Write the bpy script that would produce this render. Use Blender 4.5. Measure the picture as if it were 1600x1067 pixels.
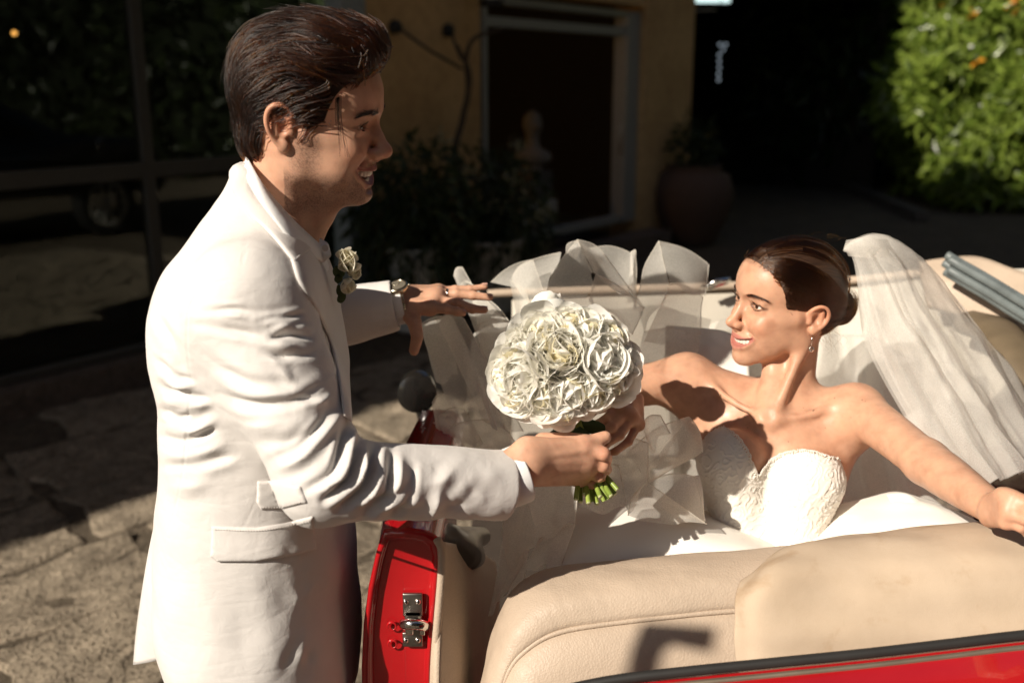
import bpy, bmesh, math, random, time
import numpy as np
from mathutils import Vector, Matrix, noise as mnoise

T0 = time.time()
random.seed(7)
RNG = np.random.default_rng(11)
for o in list(bpy.data.objects):
    bpy.data.objects.remove(o)
scene = bpy.context.scene
COL = scene.collection

# ------------------------------------------------------------------ camera
F_PX = 1556.0                       # focal length in pixels of the 1600 px wide photograph (35 mm lens)
CAM = np.array([0.0, 0.0, 1.70])
PITCH = math.radians(14.5)
cam_data = bpy.data.cameras.new("camera")
cam = bpy.data.objects.new("camera", cam_data)
COL.objects.link(cam)
cam.location = CAM
cam.rotation_euler = (math.radians(90) - PITCH, 0, 0)
cam_data.lens = 35.0
cam_data.sensor_width = 36.0
cam_data.clip_start = 0.02
cam_data.clip_end = 500
cam_data.dof.use_dof = True
cam_data.dof.focus_distance = 1.52
cam_data.dof.aperture_fstop = 2.8
scene.camera = cam

# ------------------------------------------------------------------ sun and sky
SUN_AZ = math.radians(49)           # the light travels this far to the right of straight ahead
SUN_EL = math.radians(33)
LIGHT = np.array([math.sin(SUN_AZ) * math.cos(SUN_EL), math.cos(SUN_AZ) * math.cos(SUN_EL), -math.sin(SUN_EL)])
world = bpy.data.worlds.new("World")
scene.world = world
world.use_nodes = True
wn = world.node_tree
wn.nodes.clear()
w_out = wn.nodes.new("ShaderNodeOutputWorld")
w_bg = wn.nodes.new("ShaderNodeBackground")
w_sky = wn.nodes.new("ShaderNodeTexSky")
w_sky.sky_type = 'NISHITA'
w_sky.sun_disc = False
w_sky.sun_elevation = SUN_EL
w_sky.sun_rotation = math.atan2(-LIGHT[0], -LIGHT[1])
w_bg.inputs[1].default_value = 0.05
wn.links.new(w_sky.outputs[0], w_bg.inputs[0])
wn.links.new(w_bg.outputs[0], w_out.inputs[0])
sun_data = bpy.data.lights.new("sun", 'SUN')
sun_data.energy = 5.0
sun_data.angle = math.radians(0.5)
sun_data.color = (1.0, 0.905, 0.775)
sun = bpy.data.objects.new("sun", sun_data)
COL.objects.link(sun)
sun.rotation_euler = Vector(LIGHT).to_track_quat('-Z', 'Y').to_euler()
scene.view_settings.view_transform = 'Standard'
scene.view_settings.look = 'None'
scene.view_settings.exposure = 0.40
scene.view_settings.gamma = 1.0
scene.view_settings.use_curve_mapping = False
scene.render.engine = 'CYCLES'
cy = scene.cycles
cy.max_bounces = 10
cy.diffuse_bounces = 6
cy.glossy_bounces = 4
cy.transmission_bounces = 6
cy.transparent_max_bounces = 24
cy.use_denoising = True
cy.sample_clamp_indirect = 6.0

# ------------------------------------------------------------------ small helpers
SP, CP = math.sin(PITCH), math.cos(PITCH)
def at(px, py, d):
    """Point of the place that the photograph shows at pixel (px, py), d metres in front of the lens."""
    X = (px - 800.0) / F_PX * d
    Y = (533.5 - py) / F_PX * d
    return np.array([CAM[0] + X, CAM[1] + CP * d + SP * Y, CAM[2] - SP * d + CP * Y])

def proj(p):
    p = np.asarray(p, float) - CAM
    d = CP * p[..., 1] - SP * p[..., 2]
    y = SP * p[..., 1] + CP * p[..., 2]
    return np.stack([800 + F_PX * p[..., 0] / d, 533.5 - F_PX * y / d, d], -1)

def nrm(v):
    v = np.asarray(v, float)
    return v / (np.linalg.norm(v) + 1e-12)

def ground_at(px, py, z=0.0):
    a = at(px, py, 1.0) - CAM
    return CAM + a * ((z - CAM[2]) / a[2])

def setp(o, label=None, cat=None, group=None, kind=None):
    if label: o["label"] = label
    if cat: o["category"] = cat
    if group: o["group"] = group
    if kind: o["kind"] = kind
    return o

def empty(name, loc, label=None, cat=None, group=None):
    o = bpy.data.objects.new(name, None)
    o.empty_display_size = 0.05
    COL.objects.link(o)
    o.location = [float(v) for v in loc]
    setp(o, label, cat, group)
    return o

def link(name, me, mat=None, parent=None, smooth=True):
    """A mesh in world coordinates as one object; a child keeps its place under its thing."""
    o = bpy.data.objects.new(name, me)
    COL.objects.link(o)
    if mat is not None and not me.materials:
        for m in (mat if isinstance(mat, (list, tuple)) else [mat]):
            me.materials.append(m)
    if len(me.polygons):
        me.polygons.foreach_set("use_smooth", np.full(len(me.polygons), bool(smooth)))
    if parent is not None:
        put_under(o, parent)
    return o

def world_of(o):
    m = Matrix.LocRotScale(o.location, o.rotation_euler, o.scale)
    if o.parent is not None:
        m = world_of(o.parent) @ o.matrix_parent_inverse @ m
    return m

def put_under(o, parent):
    o.parent = parent
    o.matrix_parent_inverse = world_of(parent).inverted()

def mesh_np(name, verts, faces):
    """verts (n,3); faces an (m,k) array, or a list of such arrays."""
    me = bpy.data.meshes.new(name)
    verts = np.asarray(verts, np.float32)
    if not isinstance(faces, list) or (len(faces) and not isinstance(faces[0], np.ndarray)):
        if isinstance(faces, np.ndarray):
            faces = [faces]
        else:
            me.from_pydata(verts.tolist(), [], [list(map(int, f)) for f in faces])
            me.update()
            return me
    faces = [np.asarray(f, np.int32) for f in faces if len(f)]
    me.vertices.add(len(verts))
    me.vertices.foreach_set("co", verts.ravel())
    loops = np.concatenate([f.ravel() for f in faces])
    tot = np.concatenate([np.full(len(f), f.shape[1], np.int32) for f in faces])
    start = np.concatenate([[0], np.cumsum(tot)[:-1]]).astype(np.int32)
    me.loops.add(len(loops))
    me.loops.foreach_set("vertex_index", loops)
    me.polygons.add(len(tot))
    me.polygons.foreach_set("loop_start", start)
    me.polygons.foreach_set("loop_total", tot)
    me.update(calc_edges=True)
    me.validate()
    return me

def grid_faces(nu, nv, wrap_u=False, wrap_v=False, base=0):
    iu = np.arange(nu if wrap_u else nu - 1)
    iv = np.arange(nv if wrap_v else nv - 1)
    a, b = np.meshgrid(iu, iv, indexing='ij')
    a2, b2 = (a + 1) % nu, (b + 1) % nv
    return (base + np.stack([a * nv + b, a2 * nv + b, a2 * nv + b2, a * nv + b2], -1).reshape(-1, 4)).astype(np.int32)

class MB:
    """Collects shapes into one mesh."""
    def __init__(s):
        s.v, s.f, s.n = [], {}, 0
    def add(s, v, f):
        v = np.asarray(v, float).reshape(-1, 3)
        fs = f if isinstance(f, list) else [f]
        for q in fs:
            q = np.asarray(q, np.int32)
            s.f.setdefault(q.shape[1], []).append(q + s.n)
        s.v.append(v)
        s.n += len(v)
        return s
    def box(s, c, size, R=None, bev=0.0):
        c = np.asarray(c, float); h = np.asarray(size, float) / 2
        bev = min(bev, h.min() * 0.9)
        if bev <= 0:
            v = np.array([[x, y, z] for x in (-1, 1) for y in (-1, 1) for z in (-1, 1)], float) * h
            f = np.array([[0, 1, 3, 2], [4, 6, 7, 5], [0, 4, 5, 1], [2, 3, 7, 6], [0, 2, 6, 4], [1, 5, 7, 3]])
            if R is not None: v = v @ np.asarray(R).T
            return s.add(v + c, f)
        bm = bmesh.new()
        bmesh.ops.create_cube(bm, size=1.0)
        for q in bm.verts: q.co = Vector((q.co.x * 2 * h[0], q.co.y * 2 * h[1], q.co.z * 2 * h[2]))
        bmesh.ops.bevel(bm, geom=list(bm.edges), offset=bev, segments=2, affect='EDGES', profile=0.6)
        return s.bm(bm, R, c)
    def bm(s, bm, R=None, c=(0, 0, 0)):
        bm.verts.index_update()
        v = np.array([q.co[:] for q in bm.verts], float)
        if R is not None: v = v @ np.asarray(R).T
        d = {}
        for f in bm.faces:
            d.setdefault(len(f.verts), []).append([q.index for q in f.verts])
        bm.free()
        return s.add(v + np.asarray(c, float), [np.array(q) for q in d.values()])
    def tube(s, pts, rad, n=8, caps=True, flat=None, up=None):
        """A tube along pts with radius (one number or one per point); flat squeezes it along its second axis."""
        pts = np.asarray(pts, float)
        m = len(pts)
        rad = np.broadcast_to(np.asarray(rad, float), (m,))
        t = np.gradient(pts, axis=0)
        t /= np.linalg.norm(t, axis=1)[:, None] + 1e-12
        ref = np.array(up if up is not None else ([0, 0, 1] if abs(t[0][2]) < 0.9 else [1, 0, 0]), float)
        v = []
        a = np.linspace(0, 2 * math.pi, n, endpoint=False)
        for i in range(m):
            side = np.cross(t[i], ref); side /= np.linalg.norm(side) + 1e-12
            ref2 = np.cross(side, t[i])
            if up is None: ref = ref2
            k = 1.0 if flat is None else flat
            v.append(pts[i] + rad[i] * (np.cos(a)[:, None] * side + k * np.sin(a)[:, None] * ref2))
        v = np.concatenate(v)
        fs = [grid_faces(m, n, wrap_v=True)]
        if caps:
            c0, c1 = len(v), len(v) + 1
            v = np.concatenate([v, pts[:1], pts[-1:]])
            i = np.arange(n); j = (i + 1) % n
            fs.append(np.stack([np.full(n, c0), i, j], -1))
            fs.append(np.stack([np.full(n, c1), (m - 1) * n + j, (m - 1) * n + i], -1))
        return s.add(v, fs)
    def lathe(s, prof, n=32, c=(0, 0, 0), R=None):
        prof = np.asarray(prof, float)
        a = np.linspace(0, 2 * math.pi, n, endpoint=False)
        v = np.stack([prof[:, 0][:, None] * np.cos(a), prof[:, 0][:, None] * np.sin(a), np.repeat(prof[:, 1][:, None], n, 1)], -1).reshape(-1, 3)
        if R is not None: v = v @ np.asarray(R).T
        return s.add(v + np.asarray(c, float), grid_faces(len(prof), n, wrap_v=True))
    def sheet(s, G):
        G = np.asarray(G, float)
        return s.add(G.reshape(-1, 3), grid_faces(G.shape[0], G.shape[1]))
    def mesh(s, name):
        return mesh_np(name, np.concatenate(s.v), [np.concatenate(q) for q in s.f.values()])
    def build(s, name, mat, parent=None, smooth=True):
        return link(name, s.mesh(name), mat, parent, smooth)

def auto_sharp(o, ang=35):
    """Smooth shading with creases kept where faces meet at more than ang degrees."""
    me = o.data
    bm = bmesh.new(); bm.from_mesh(me)
    bmesh.ops.remove_doubles(bm, verts=bm.verts, dist=1e-6)
    for e in bm.edges:
        if len(e.link_faces) == 2 and e.calc_face_angle(0) > math.radians(ang): e.smooth = False
    for f in bm.faces: f.smooth = True
    bm.to_mesh(me); bm.free()
    return o

def frame(x=None, z=None, y=None):
    """Rotation matrix whose columns are the axes, from x forward and z up."""
    x = nrm(x)
    y = nrm(np.cross(z, x))
    z = np.cross(x, y)
    return np.stack([x, y, z], -1)

def catmull(pts, n):
    pts = np.asarray(pts, float)
    m = len(pts)
    P = np.concatenate([[2 * pts[0] - pts[1]], pts, [2 * pts[-1] - pts[-2]]])
    t = np.linspace(0, m - 1 - 1e-9, n)
    i = t.astype(int); f = (t - i)[:, None]
    a, b, c, d = P[i], P[i + 1], P[i + 2], P[i + 3]
    return 0.5 * (2 * b + (c - a) * f + (2 * a - 5 * b + 4 * c - d) * f ** 2 + (3 * b - a - 3 * c + d) * f ** 3)

def sstep(a, b, x):
    t = np.clip((x - a) / (b - a), 0, 1)
    return t * t * (3 - 2 * t)

def fold_noise(p, seed=0, oct=3):
    """Smooth pseudo random field from summed sines, for (n,3) points in units of its own wavelength."""
    r = np.random.default_rng(1000 + seed)
    out = np.zeros(len(p)); amp, tot = 1.0, 0.0
    fr = 1.0
    for o in range(oct):
        for _ in range(4):
            k = r.normal(size=3); k *= 2 * math.pi * fr / np.linalg.norm(k) * r.uniform(0.7, 1.3)
            out += amp * np.sin(p @ k + r.uniform(0, 7))
            tot += amp * 0.5
        amp *= 0.5; fr *= 2.0
    return out / tot

# ------------------------------------------------------------------ material helpers
class NT:
    def __init__(s, name):
        s.m = bpy.data.materials.new(name)
        s.m.use_nodes = True
        s.t = s.m.node_tree
        s.t.nodes.clear()
        s.out = s.t.nodes.new("ShaderNodeOutputMaterial")
    def n(s, kind, **kw):
        q = s.t.nodes.new("ShaderNode" + kind)
        for k, v in kw.items(): setattr(q, k, v)
        return q
    def l(s, a, b):
        s.t.links.new(a, b)
    def bsdf(s, col=(.8, .8, .8), rough=.5, spec=.5, metal=0., sss=0., sss_r=(1, .3, .2), sss_scale=.004, sheen=0., coat=0., coat_r=.05, trans=0., ior=1.45):
        b = s.n("BsdfPrincipled")
        b.inputs["Base Color"].default_value = (*col, 1)
        b.inputs["Roughness"].default_value = rough
        b.inputs["Specular IOR Level"].default_value = spec
        b.inputs["Metallic"].default_value = metal
        b.inputs["IOR"].default_value = ior
        if sss:
            b.inputs["Subsurface Weight"].default_value = sss
            b.inputs["Subsurface Radius"].default_value = sss_r
            b.inputs["Subsurface Scale"].default_value = sss_scale
        if sheen:
            b.inputs["Sheen Weight"].default_value = sheen
            b.inputs["Sheen Roughness"].default_value = .4
        if coat:
            b.inputs["Coat Weight"].default_value = coat
            b.inputs["Coat Roughness"].default_value = coat_r
        if trans: b.inputs["Transmission Weight"].default_value = trans
        s.b = b
        s.l(b.outputs[0], s.out.inputs[0])
        return b
    def coord(s, scale=1., which="Object"):
        c = s.n("TexCoord")
        m = s.n("Mapping")
        sc = scale if isinstance(scale, (tuple, list)) else (scale,) * 3
        m.inputs["Scale"].default_value = sc
        s.l(c.outputs[which], m.inputs[0])
        return m.outputs[0]
    def noise(s, vec, scale, detail=4., rough=.55, dist=0.):
        q = s.n("TexNoise")
        q.inputs["Scale"].default_value = scale
        q.inputs["Detail"].default_value = detail
        q.inputs["Roughness"].default_value = rough
        q.inputs["Distortion"].default_value = dist
        if vec is not None: s.l(vec, q.inputs["Vector"])
        return q.outputs["Fac"]
    def ramp(s, fac, stops):
        q = s.n("ValToRGB")
        e = q.color_ramp.elements
        while len(e) > len(stops): e.remove(e[-1])
        while len(e) < len(stops): e.new(0.5)
        for k, (p, c) in enumerate(stops):
            e[k].position = p
            e[k].color = (*c, 1) if len(c) == 3 else c
        s.l(fac, q.inputs[0])
        return q.outputs[0]
    def bump(s, h, strength=.3, dist=.002, prev=None, to=None):
        q = s.n("Bump")
        q.inputs["Strength"].default_value = strength
        q.inputs["Distance"].default_value = dist
        s.l(h, q.inputs["Height"])
        if prev is not None: s.l(prev, q.inputs["Normal"])
        s.l(q.outputs[0], (to or s.b).inputs["Normal"])
        return q.outputs[0]
    def mix(s, fac, a, b, mode='MIX'):
        q = s.n("Mix", data_type='RGBA', blend_type=mode)
        for v, k in ((fac, 0), (a, 6), (b, 7)):
            if hasattr(v, "links"): s.l(v, q.inputs[k])
            elif k == 0: q.inputs[0].default_value = v
            else: q.inputs[k].default_value = (*v, 1)
        return q.outputs[2]
    def math(s, op, a, b=None, clamp=False):
        q = s.n("Math", operation=op)
        q.use_clamp = clamp
        for i, v in enumerate((a, b)):
            if v is None: continue
            if hasattr(v, "links"): s.l(v, q.inputs[i])
            else: q.inputs[i].default_value = v
        return q.outputs[0]
    def attr(s, name, out="Color"):
        q = s.n("Attribute")
        q.attribute_name = name
        return q.outputs[out]

def simple(name, col, rough=.5, var=.12, scale=20., bump=.0, bscale=200., **kw):
    t = NT(name)
    t.bsdf(col, rough, **kw)
    v = t.coord()
    f = t.noise(v, scale, 5)
    lo = tuple(c * (1 - var) for c in col); hi = tuple(min(1, c * (1 + var)) for c in col)
    t.l(t.ramp(f, [(.3, lo), (.7, hi)]), t.b.inputs["Base Color"])
    if bump: t.bump(t.noise(v, bscale, 3), bump, .001)
    return t.m

def set_attr(me, name, cols):
    a = me.attributes.new(name, 'FLOAT_COLOR', 'POINT')
    c = np.ones((len(me.vertices), 4), np.float32)
    c[:, :3] = cols
    a.data.foreach_set("color", c.ravel())
# ------------------------------------------------------------------ smooth modelling: distance fields meshed on sparse blocks
def _smin(a, b, k):
    if k <= 0: return np.minimum(a, b)
    h = np.maximum(k - np.abs(a - b), 0) / k
    return np.minimum(a, b) - h * h * k * 0.25

def _smax(a, b, k):
    return -_smin(-a, -b, k)

f32 = lambda a: np.asarray(a, np.float32)

class Sdf:
    def __init__(s, h, M=None, S=(1, 1, 1)):
        s.h = h; s.p = []
        s.set_frame(M, S)
    def set_frame(s, M=None, S=(1, 1, 1)):
        s.M = np.eye(4) if M is None else np.asarray(M, float)   # placing of the shapes that follow
        s.S = float(np.mean(S))
        s.R = s.M[:3, :3] / s.S
    def _pt(s, c):
        return s.M[:3, :3] @ np.asarray(c, float) + s.M[:3, 3]
    def ell(s, c, r, k=.01, op='u', rot=None):
        r = np.broadcast_to(np.asarray(r, float), (3,)) * s.S
        R = s.R if rot is None else s.R @ np.asarray(rot)
        c = s._pt(c)
        ext = np.abs(R) @ r
        c0, R, r, c = c, f32(R), f32(r), f32(c)
        def f(P):
            q = (P - c) @ R
            a = q / r
            k0 = np.sqrt((a * a).sum(-1)); a = a / r
            k1 = np.sqrt((a * a).sum(-1))
            return k0 * (k0 - 1) / np.maximum(k1, 1e-9)
        s.p.append((f, c0 - ext, c0 + ext, k * s.S, op)); return s
    def cap(s, a, b, ra, rb=None, k=.01, op='u', flat=None, fdir=None):
        rb = ra if rb is None else rb
        a, b = s._pt(a), s._pt(b); ra, rb = ra * s.S, rb * s.S
        m = max(ra, rb); lo_, hi_ = np.minimum(a, b) - m, np.maximum(a, b) + m
        a, ab = f32(a), f32(b - a); L2 = float(ab @ ab) + 1e-12; ra, rb = float(ra), float(rb)
        fd = None
        if flat is not None:
            fd = s.R @ nrm(fdir)
        def f(P):
            q = P - a
            t = np.clip(q @ ab / L2, 0, 1)
            v = q - t[..., None] * ab
            if fd is not None:
                v = v + (v @ fd)[..., None] * fd * (1.0 / flat - 1.0)
                return (np.sqrt((v * v).sum(-1)) - (ra + (rb - ra) * t)) * min(1.0, flat)
            return np.sqrt((v * v).sum(-1)) - (ra + (rb - ra) * t)
        s.p.append((f, lo_, hi_, k * s.S, op)); return s
    def chain(s, pts, rad, k=.004, op='u', n=0):
        """A bent round rod as one shape, so that its joints do not swell."""
        rad = np.broadcast_to(np.asarray(rad, float), (len(pts),))
        pts = np.asarray(pts, float)
        if n:
            c = catmull(np.column_stack([pts, rad]), n); pts, rad = c[:, :3], c[:, 3]
        pts = np.array([s._pt(p) for p in pts]); rad = rad * s.S
        p32, r32 = f32(pts), [float(x) for x in rad]
        def f(P):
            D = np.full(P.shape[:-1], 9., np.float32)
            for i in range(len(pts) - 1):
                a, ab = p32[i], p32[i + 1] - p32[i]
                q = P - a
                t = np.clip(q @ ab / (ab @ ab + 1e-12), 0, 1)
                v = q - t[..., None] * ab
                D = np.minimum(D, np.sqrt((v * v).sum(-1)) - (r32[i] + (r32[i + 1] - r32[i]) * t))
            return D
        m = rad.max()
        s.p.append((f, pts.min(0) - m, pts.max(0) + m, k * s.S, op)); return s
    def box(s, c, half, rnd=.005, k=.01, op='u', rot=None):
        half = np.asarray(half, float) * s.S; rnd *= s.S
        R = s.R if rot is None else s.R @ np.asarray(rot)
        c = s._pt(c); ext = np.abs(R) @ half
        def f(P):
            q = np.abs((P - c) @ R) - (half - rnd)
            return np.sqrt((np.maximum(q, 0) ** 2).sum(-1)) + np.minimum(q.max(-1), 0) - rnd
        s.p.append((f, c - ext, c + ext, k * s.S, op)); return s
    def plane(s, c, n, k=.002):
        """Keep only what lies behind the plane."""
        c, n = s._pt(c), nrm(s.R @ np.asarray(n, float))
        f = lambda P: -((P - c) @ n)
        s.p.append((f, np.full(3, -1e9), np.full(3, 1e9), k, 's')); return s
    def eval(s, P, centre=None, rad=0.0):
        """P (nb,m,3) with block centres, or (n,3)."""
        flat = centre is None
        if flat:
            P = np.asarray(P)[:, None, :]; centre = P[:, 0, :]
        D = np.full(P.shape[:2], 1.0, np.float32)
        km = max(q[3] for q in s.p)
        for f, lo, hi, k, op in s.p:
            gap = np.maximum(np.maximum(lo - centre, centre - hi), 0)
            ix = np.nonzero(np.sqrt((gap * gap).sum(-1)) < rad * 1.5 + k + km + (0.3 if flat and op == 'u' else 0.0) + 1e-6)[0]
            if not len(ix): continue
            d = f(P[ix]).astype(np.float32)
            D[ix] = _smin(D[ix], d, k) if op == 'u' else _smax(D[ix], -d, k)
        return D[:, 0] if flat else D
    def grad(s, P, e=5e-4):
        out = np.empty_like(P)
        for i in range(3):
            d = np.zeros(3); d[i] = e
            out[:, i] = s.eval(P + d) - s.eval(P - d)
        return out / (np.linalg.norm(out, axis=1)[:, None] + 1e-12)
    def mesh(s, name, smooth=1):
        h, B = s.h, 8
        bs = B * h
        los = np.array([p[1] for p in s.p if p[4] == 'u']); his = np.array([p[2] for p in s.p if p[4] == 'u'])
        lo = los.min(0) - 3 * h
        keys = set()
        for a, b, kk in zip(los, his, [p[3] for p in s.p if p[4] == 'u']):
            a, b = a - kk * .5, b + kk * .5
            i0 = np.floor((a - lo) / bs - .6).astype(int); i1 = np.floor((b - lo) / bs + .6).astype(int)
            g = np.stack(np.meshgrid(*[np.arange(i0[q], i1[q] + 1) for q in range(3)], indexing='ij'), -1).reshape(-1, 3)
            keys.update(map(tuple, g))
        bk = np.array(sorted(keys), int)
        cen = lo + (bk + .5) * bs
        d = s.eval(cen[:, None, :], cen, bs * 3)[:, 0]
        keep = np.abs(d) < bs * 2.2
        bk, cen = bk[keep], cen[keep]
        off = np.stack(np.meshgrid(*[np.arange(B + 1)] * 3, indexing='ij'), -1).reshape(-1, 3) * h
        V = np.empty((len(bk), (B + 1) ** 3), np.float32)
        for a in range(0, len(bk), 1500):
            P = f32((lo + bk[a:a + 1500] * bs)[:, None, :] + off)
            V[a:a + 1500] = s.eval(P, cen[a:a + 1500], bs * 1.3)
        V = V.reshape(-1, B + 1, B + 1, B + 1)
        neg = V < 0
        cnt = np.zeros((len(bk), B, B, B), np.int8)
        for i in (0, 1):
            for j in (0, 1):
                for k in (0, 1):
                    cnt += neg[:, i:i + B, j:j + B, k:k + B]
        act = np.nonzero((cnt > 0) & (cnt < 8))
        b, ci, cj, ck = act
        cells = bk[b] * B + np.stack([ci, cj, ck], -1)
        c0 = cells.min(0) - 1
        N = (cells.max(0) - c0 + 3).astype(np.int64)
        cid = lambda c: ((c[..., 0] - c0[0]).astype(np.int64) * N[1] + (c[..., 1] - c0[1])) * N[2] + (c[..., 2] - c0[2])
        acc = np.zeros((len(b), 3)); num = np.zeros(len(b))
        corner = [(i, j, k) for i in (0, 1) for j in (0, 1) for k in (0, 1)]
        val = {c: V[b, ci + c[0], cj + c[1], ck + c[2]].astype(float) for c in corner}
        for c in corner:
            for ax in range(3):
                if c[ax]: continue
                e = list(c); e[ax] = 1; e = tuple(e)
                va, vb = val[c], val[e]
                m = (va < 0) != (vb < 0)
                t = np.where(m, va / np.where(m, va - vb, 1), 0)
                q = np.repeat(np.array([c], float), len(b), 0); q[:, ax] += t
                acc += q * m[:, None]; num += m
        verts = lo + (cells + acc / num[:, None]) * h
        ids = cid(cells)
        order = np.argsort(ids); sid = ids[order]
        quads = []
        for ax in range(3):
            o1, o2 = [(1, 2), (2, 0), (0, 1)][ax]
            sl0 = [slice(0, B)] * 3; sl1 = [slice(0, B)] * 3
            sl1[ax] = slice(1, B + 1)
            n0, n1 = neg[(slice(None), *sl0)], neg[(slice(None), *sl1)]
            bb, i, j, k = np.nonzero(n0 != n1)
            inside = n0[bb, i, j, k]
            c = bk[bb] * B + np.stack([i, j, k], -1)
            qs = []
            for da, db in ((0, 0), (1, 0), (1, 1), (0, 1)):
                q = c.copy(); q[:, o1] -= da; q[:, o2] -= db
                w = cid(q)
                pos = np.clip(np.searchsorted(sid, w), 0, len(sid) - 1)
                qs.append(np.where(sid[pos] == w, order[pos], -1))
            qs = np.stack(qs, -1)
            good = (qs >= 0).all(1)
            qs, ins = qs[good], inside[good]
            qs[~ins] = qs[~ins][:, ::-1]
            quads.append(qs)
        quads = np.concatenate(quads)
        used = np.zeros(len(verts), bool); used[quads.ravel()] = True
        remap = np.cumsum(used) - 1
        verts, quads = verts[used], remap[quads]
        verts = laplace(verts, quads, smooth)
        return verts, quads.astype(np.int32)

def laplace(v, q, it, lam=.5):
    if not it: return v
    n = len(v)
    e = np.concatenate([q[:, [i, (i + 1) % q.shape[1]]] for i in range(q.shape[1])])
    e = np.concatenate([e, e[:, ::-1]])
    deg = np.bincount(e[:, 0], minlength=n).astype(float)
    for _ in range(it):
        s = np.stack([np.bincount(e[:, 0], weights=v[e[:, 1], k], minlength=n) for k in range(3)], -1)
        v = v + lam * (s / np.maximum(deg, 1)[:, None] - v)
    return v

def vnormals(v, q):
    fn = np.cross(v[q[:, 2]] - v[q[:, 0]], v[q[:, 3 if q.shape[1] > 3 else 1]] - v[q[:, 1 if q.shape[1] > 3 else 0]])
    out = np.zeros_like(v)
    for i in range(q.shape[1]):
        for k in range(3):
            out[:, k] += np.bincount(q[:, i], weights=fn[:, k], minlength=len(v))
    return out / (np.linalg.norm(out, axis=1)[:, None] + 1e-12)

def fit_pose(local, pix, M0, iters=60, fix_d=None, wt=None):
    """Rigid pose (4x4) that brings local landmarks onto the photograph's pixels; fix_d holds the origin's distance."""
    local = np.asarray(local, float); pix = np.asarray(pix, float)
    M = np.array(M0, float)
    def rot(w):
        a = np.linalg.norm(w)
        if a < 1e-12: return np.eye(3)
        k = w / a; K = np.array([[0, -k[2], k[1]], [k[2], 0, -k[0]], [-k[1], k[0], 0]])
        return np.eye(3) + math.sin(a) * K + (1 - math.cos(a)) * K @ K
    def res(x):
        R = rot(x[:3]) @ M[:3, :3]; t = M[:3, 3] + x[3:]
        q = proj(local @ R.T + t)
        r = ((q[:, :2] - pix) * (1 if wt is None else np.asarray(wt)[:, None])).ravel()
        if fix_d is not None: r = np.append(r, (proj(t[None])[0, 2] - fix_d) * 3000)
        return r
    for _ in range(iters):
        r0 = res(np.zeros(6)); J = np.empty((len(r0), 6))
        for i in range(6):
            x = np.zeros(6); x[i] = 1e-5
            J[:, i] = (res(x) - r0) / 1e-5
        dx = -np.linalg.solve(J.T @ J + np.eye(6) * 1e-3, J.T @ r0)
        dx *= min(1, .3 / (np.abs(dx).max() + 1e-9))
        M[:3, :3] = rot(dx[:3]) @ M[:3, :3]; M[:3, 3] += dx[3:]
    return M, res(np.zeros(6)).reshape(-1)[:len(pix) * 2].reshape(-1, 2)
# ------------------------------------------------------------------ cloth tools
from mathutils.bvhtree import BVHTree

def on_y(px, py, y):
    """Where the line of sight through a pixel meets the upright plane at world y."""
    a = at(px, py, 1.0) - CAM
    return CAM + a * (y / a[1])

def loft(S, levels, k=.02, pw=2.3, yaw=0.0):
    """Trunk-like shape: levels are (centre xyz, half depth a along the front, half width b); z must fall or rise."""
    L = sorted(levels, key=lambda q: q[0][2])
    z = np.array([q[0][2] for q in L]); cx = np.array([q[0][0] for q in L]); cyy = np.array([q[0][1] for q in L])
    A = np.array([q[1] for q in L]); B = np.array([q[2] for q in L])
    zz = np.linspace(z[0], z[-1], 200)
    def sm(v):
        w = catmull(np.column_stack([z, v]), 400)
        return np.interp(zz, w[:, 0], w[:, 1])
    cx, cyy, A, B = sm(cx), sm(cyy), sm(A), sm(B)
    zz, cx, cyy, A, B = map(f32, (zz, cx, cyy, A, B))
    ca, sa = math.cos(yaw), math.sin(yaw)
    def f(P):
        pz = np.clip(P[..., 2], zz[0], zz[-1])
        i = lambda v: np.interp(pz, zz, v).astype(np.float32)
        dx, dy = P[..., 0] - i(cx), P[..., 1] - i(cyy)
        dx, dy = ca * dx + sa * dy, -sa * dx + ca * dy
        a, b = i(A), i(B)
        r = (np.abs(dx / a) ** pw + np.abs(dy / b) ** pw) ** (1 / pw)
        d = (r - 1) * np.minimum(a, b) * .95
        over = np.maximum(np.maximum(P[..., 2] - zz[-1], zz[0] - P[..., 2]), 0)
        return np.where(over > 0, np.sqrt(np.maximum(d, 0) ** 2 + over ** 2), d)
    m = max(A.max(), B.max()) * 1.1
    S.p.append((f, np.array([cx.min() - m, cyy.min() - m, zz[0]]), np.array([cx.max() + m, cyy.max() + m, zz[-1]]), k, 'u'))

def px_dist(q, line):
    """Distance of projected points q (n,2) to a pixel polyline, and the position along it (0..1)."""
    line = np.asarray(line, float)
    d = np.full(len(q), 1e9); t = np.zeros(len(q))
    seg = np.linalg.norm(np.diff(line, axis=0), axis=1); cum = np.concatenate([[0], np.cumsum(seg)]); tot = cum[-1]
    for i in range(len(line) - 1):
        a, ab = line[i], line[i + 1] - line[i]
        u = np.clip((q - a) @ ab / (ab @ ab), 0, 1)
        r = np.linalg.norm(q - a - u[:, None] * ab, axis=1)
        m = r < d
        d[m] = r[m]; t[m] = (cum[i] + u[m] * seg[i]) / tot
    return d, t

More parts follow.
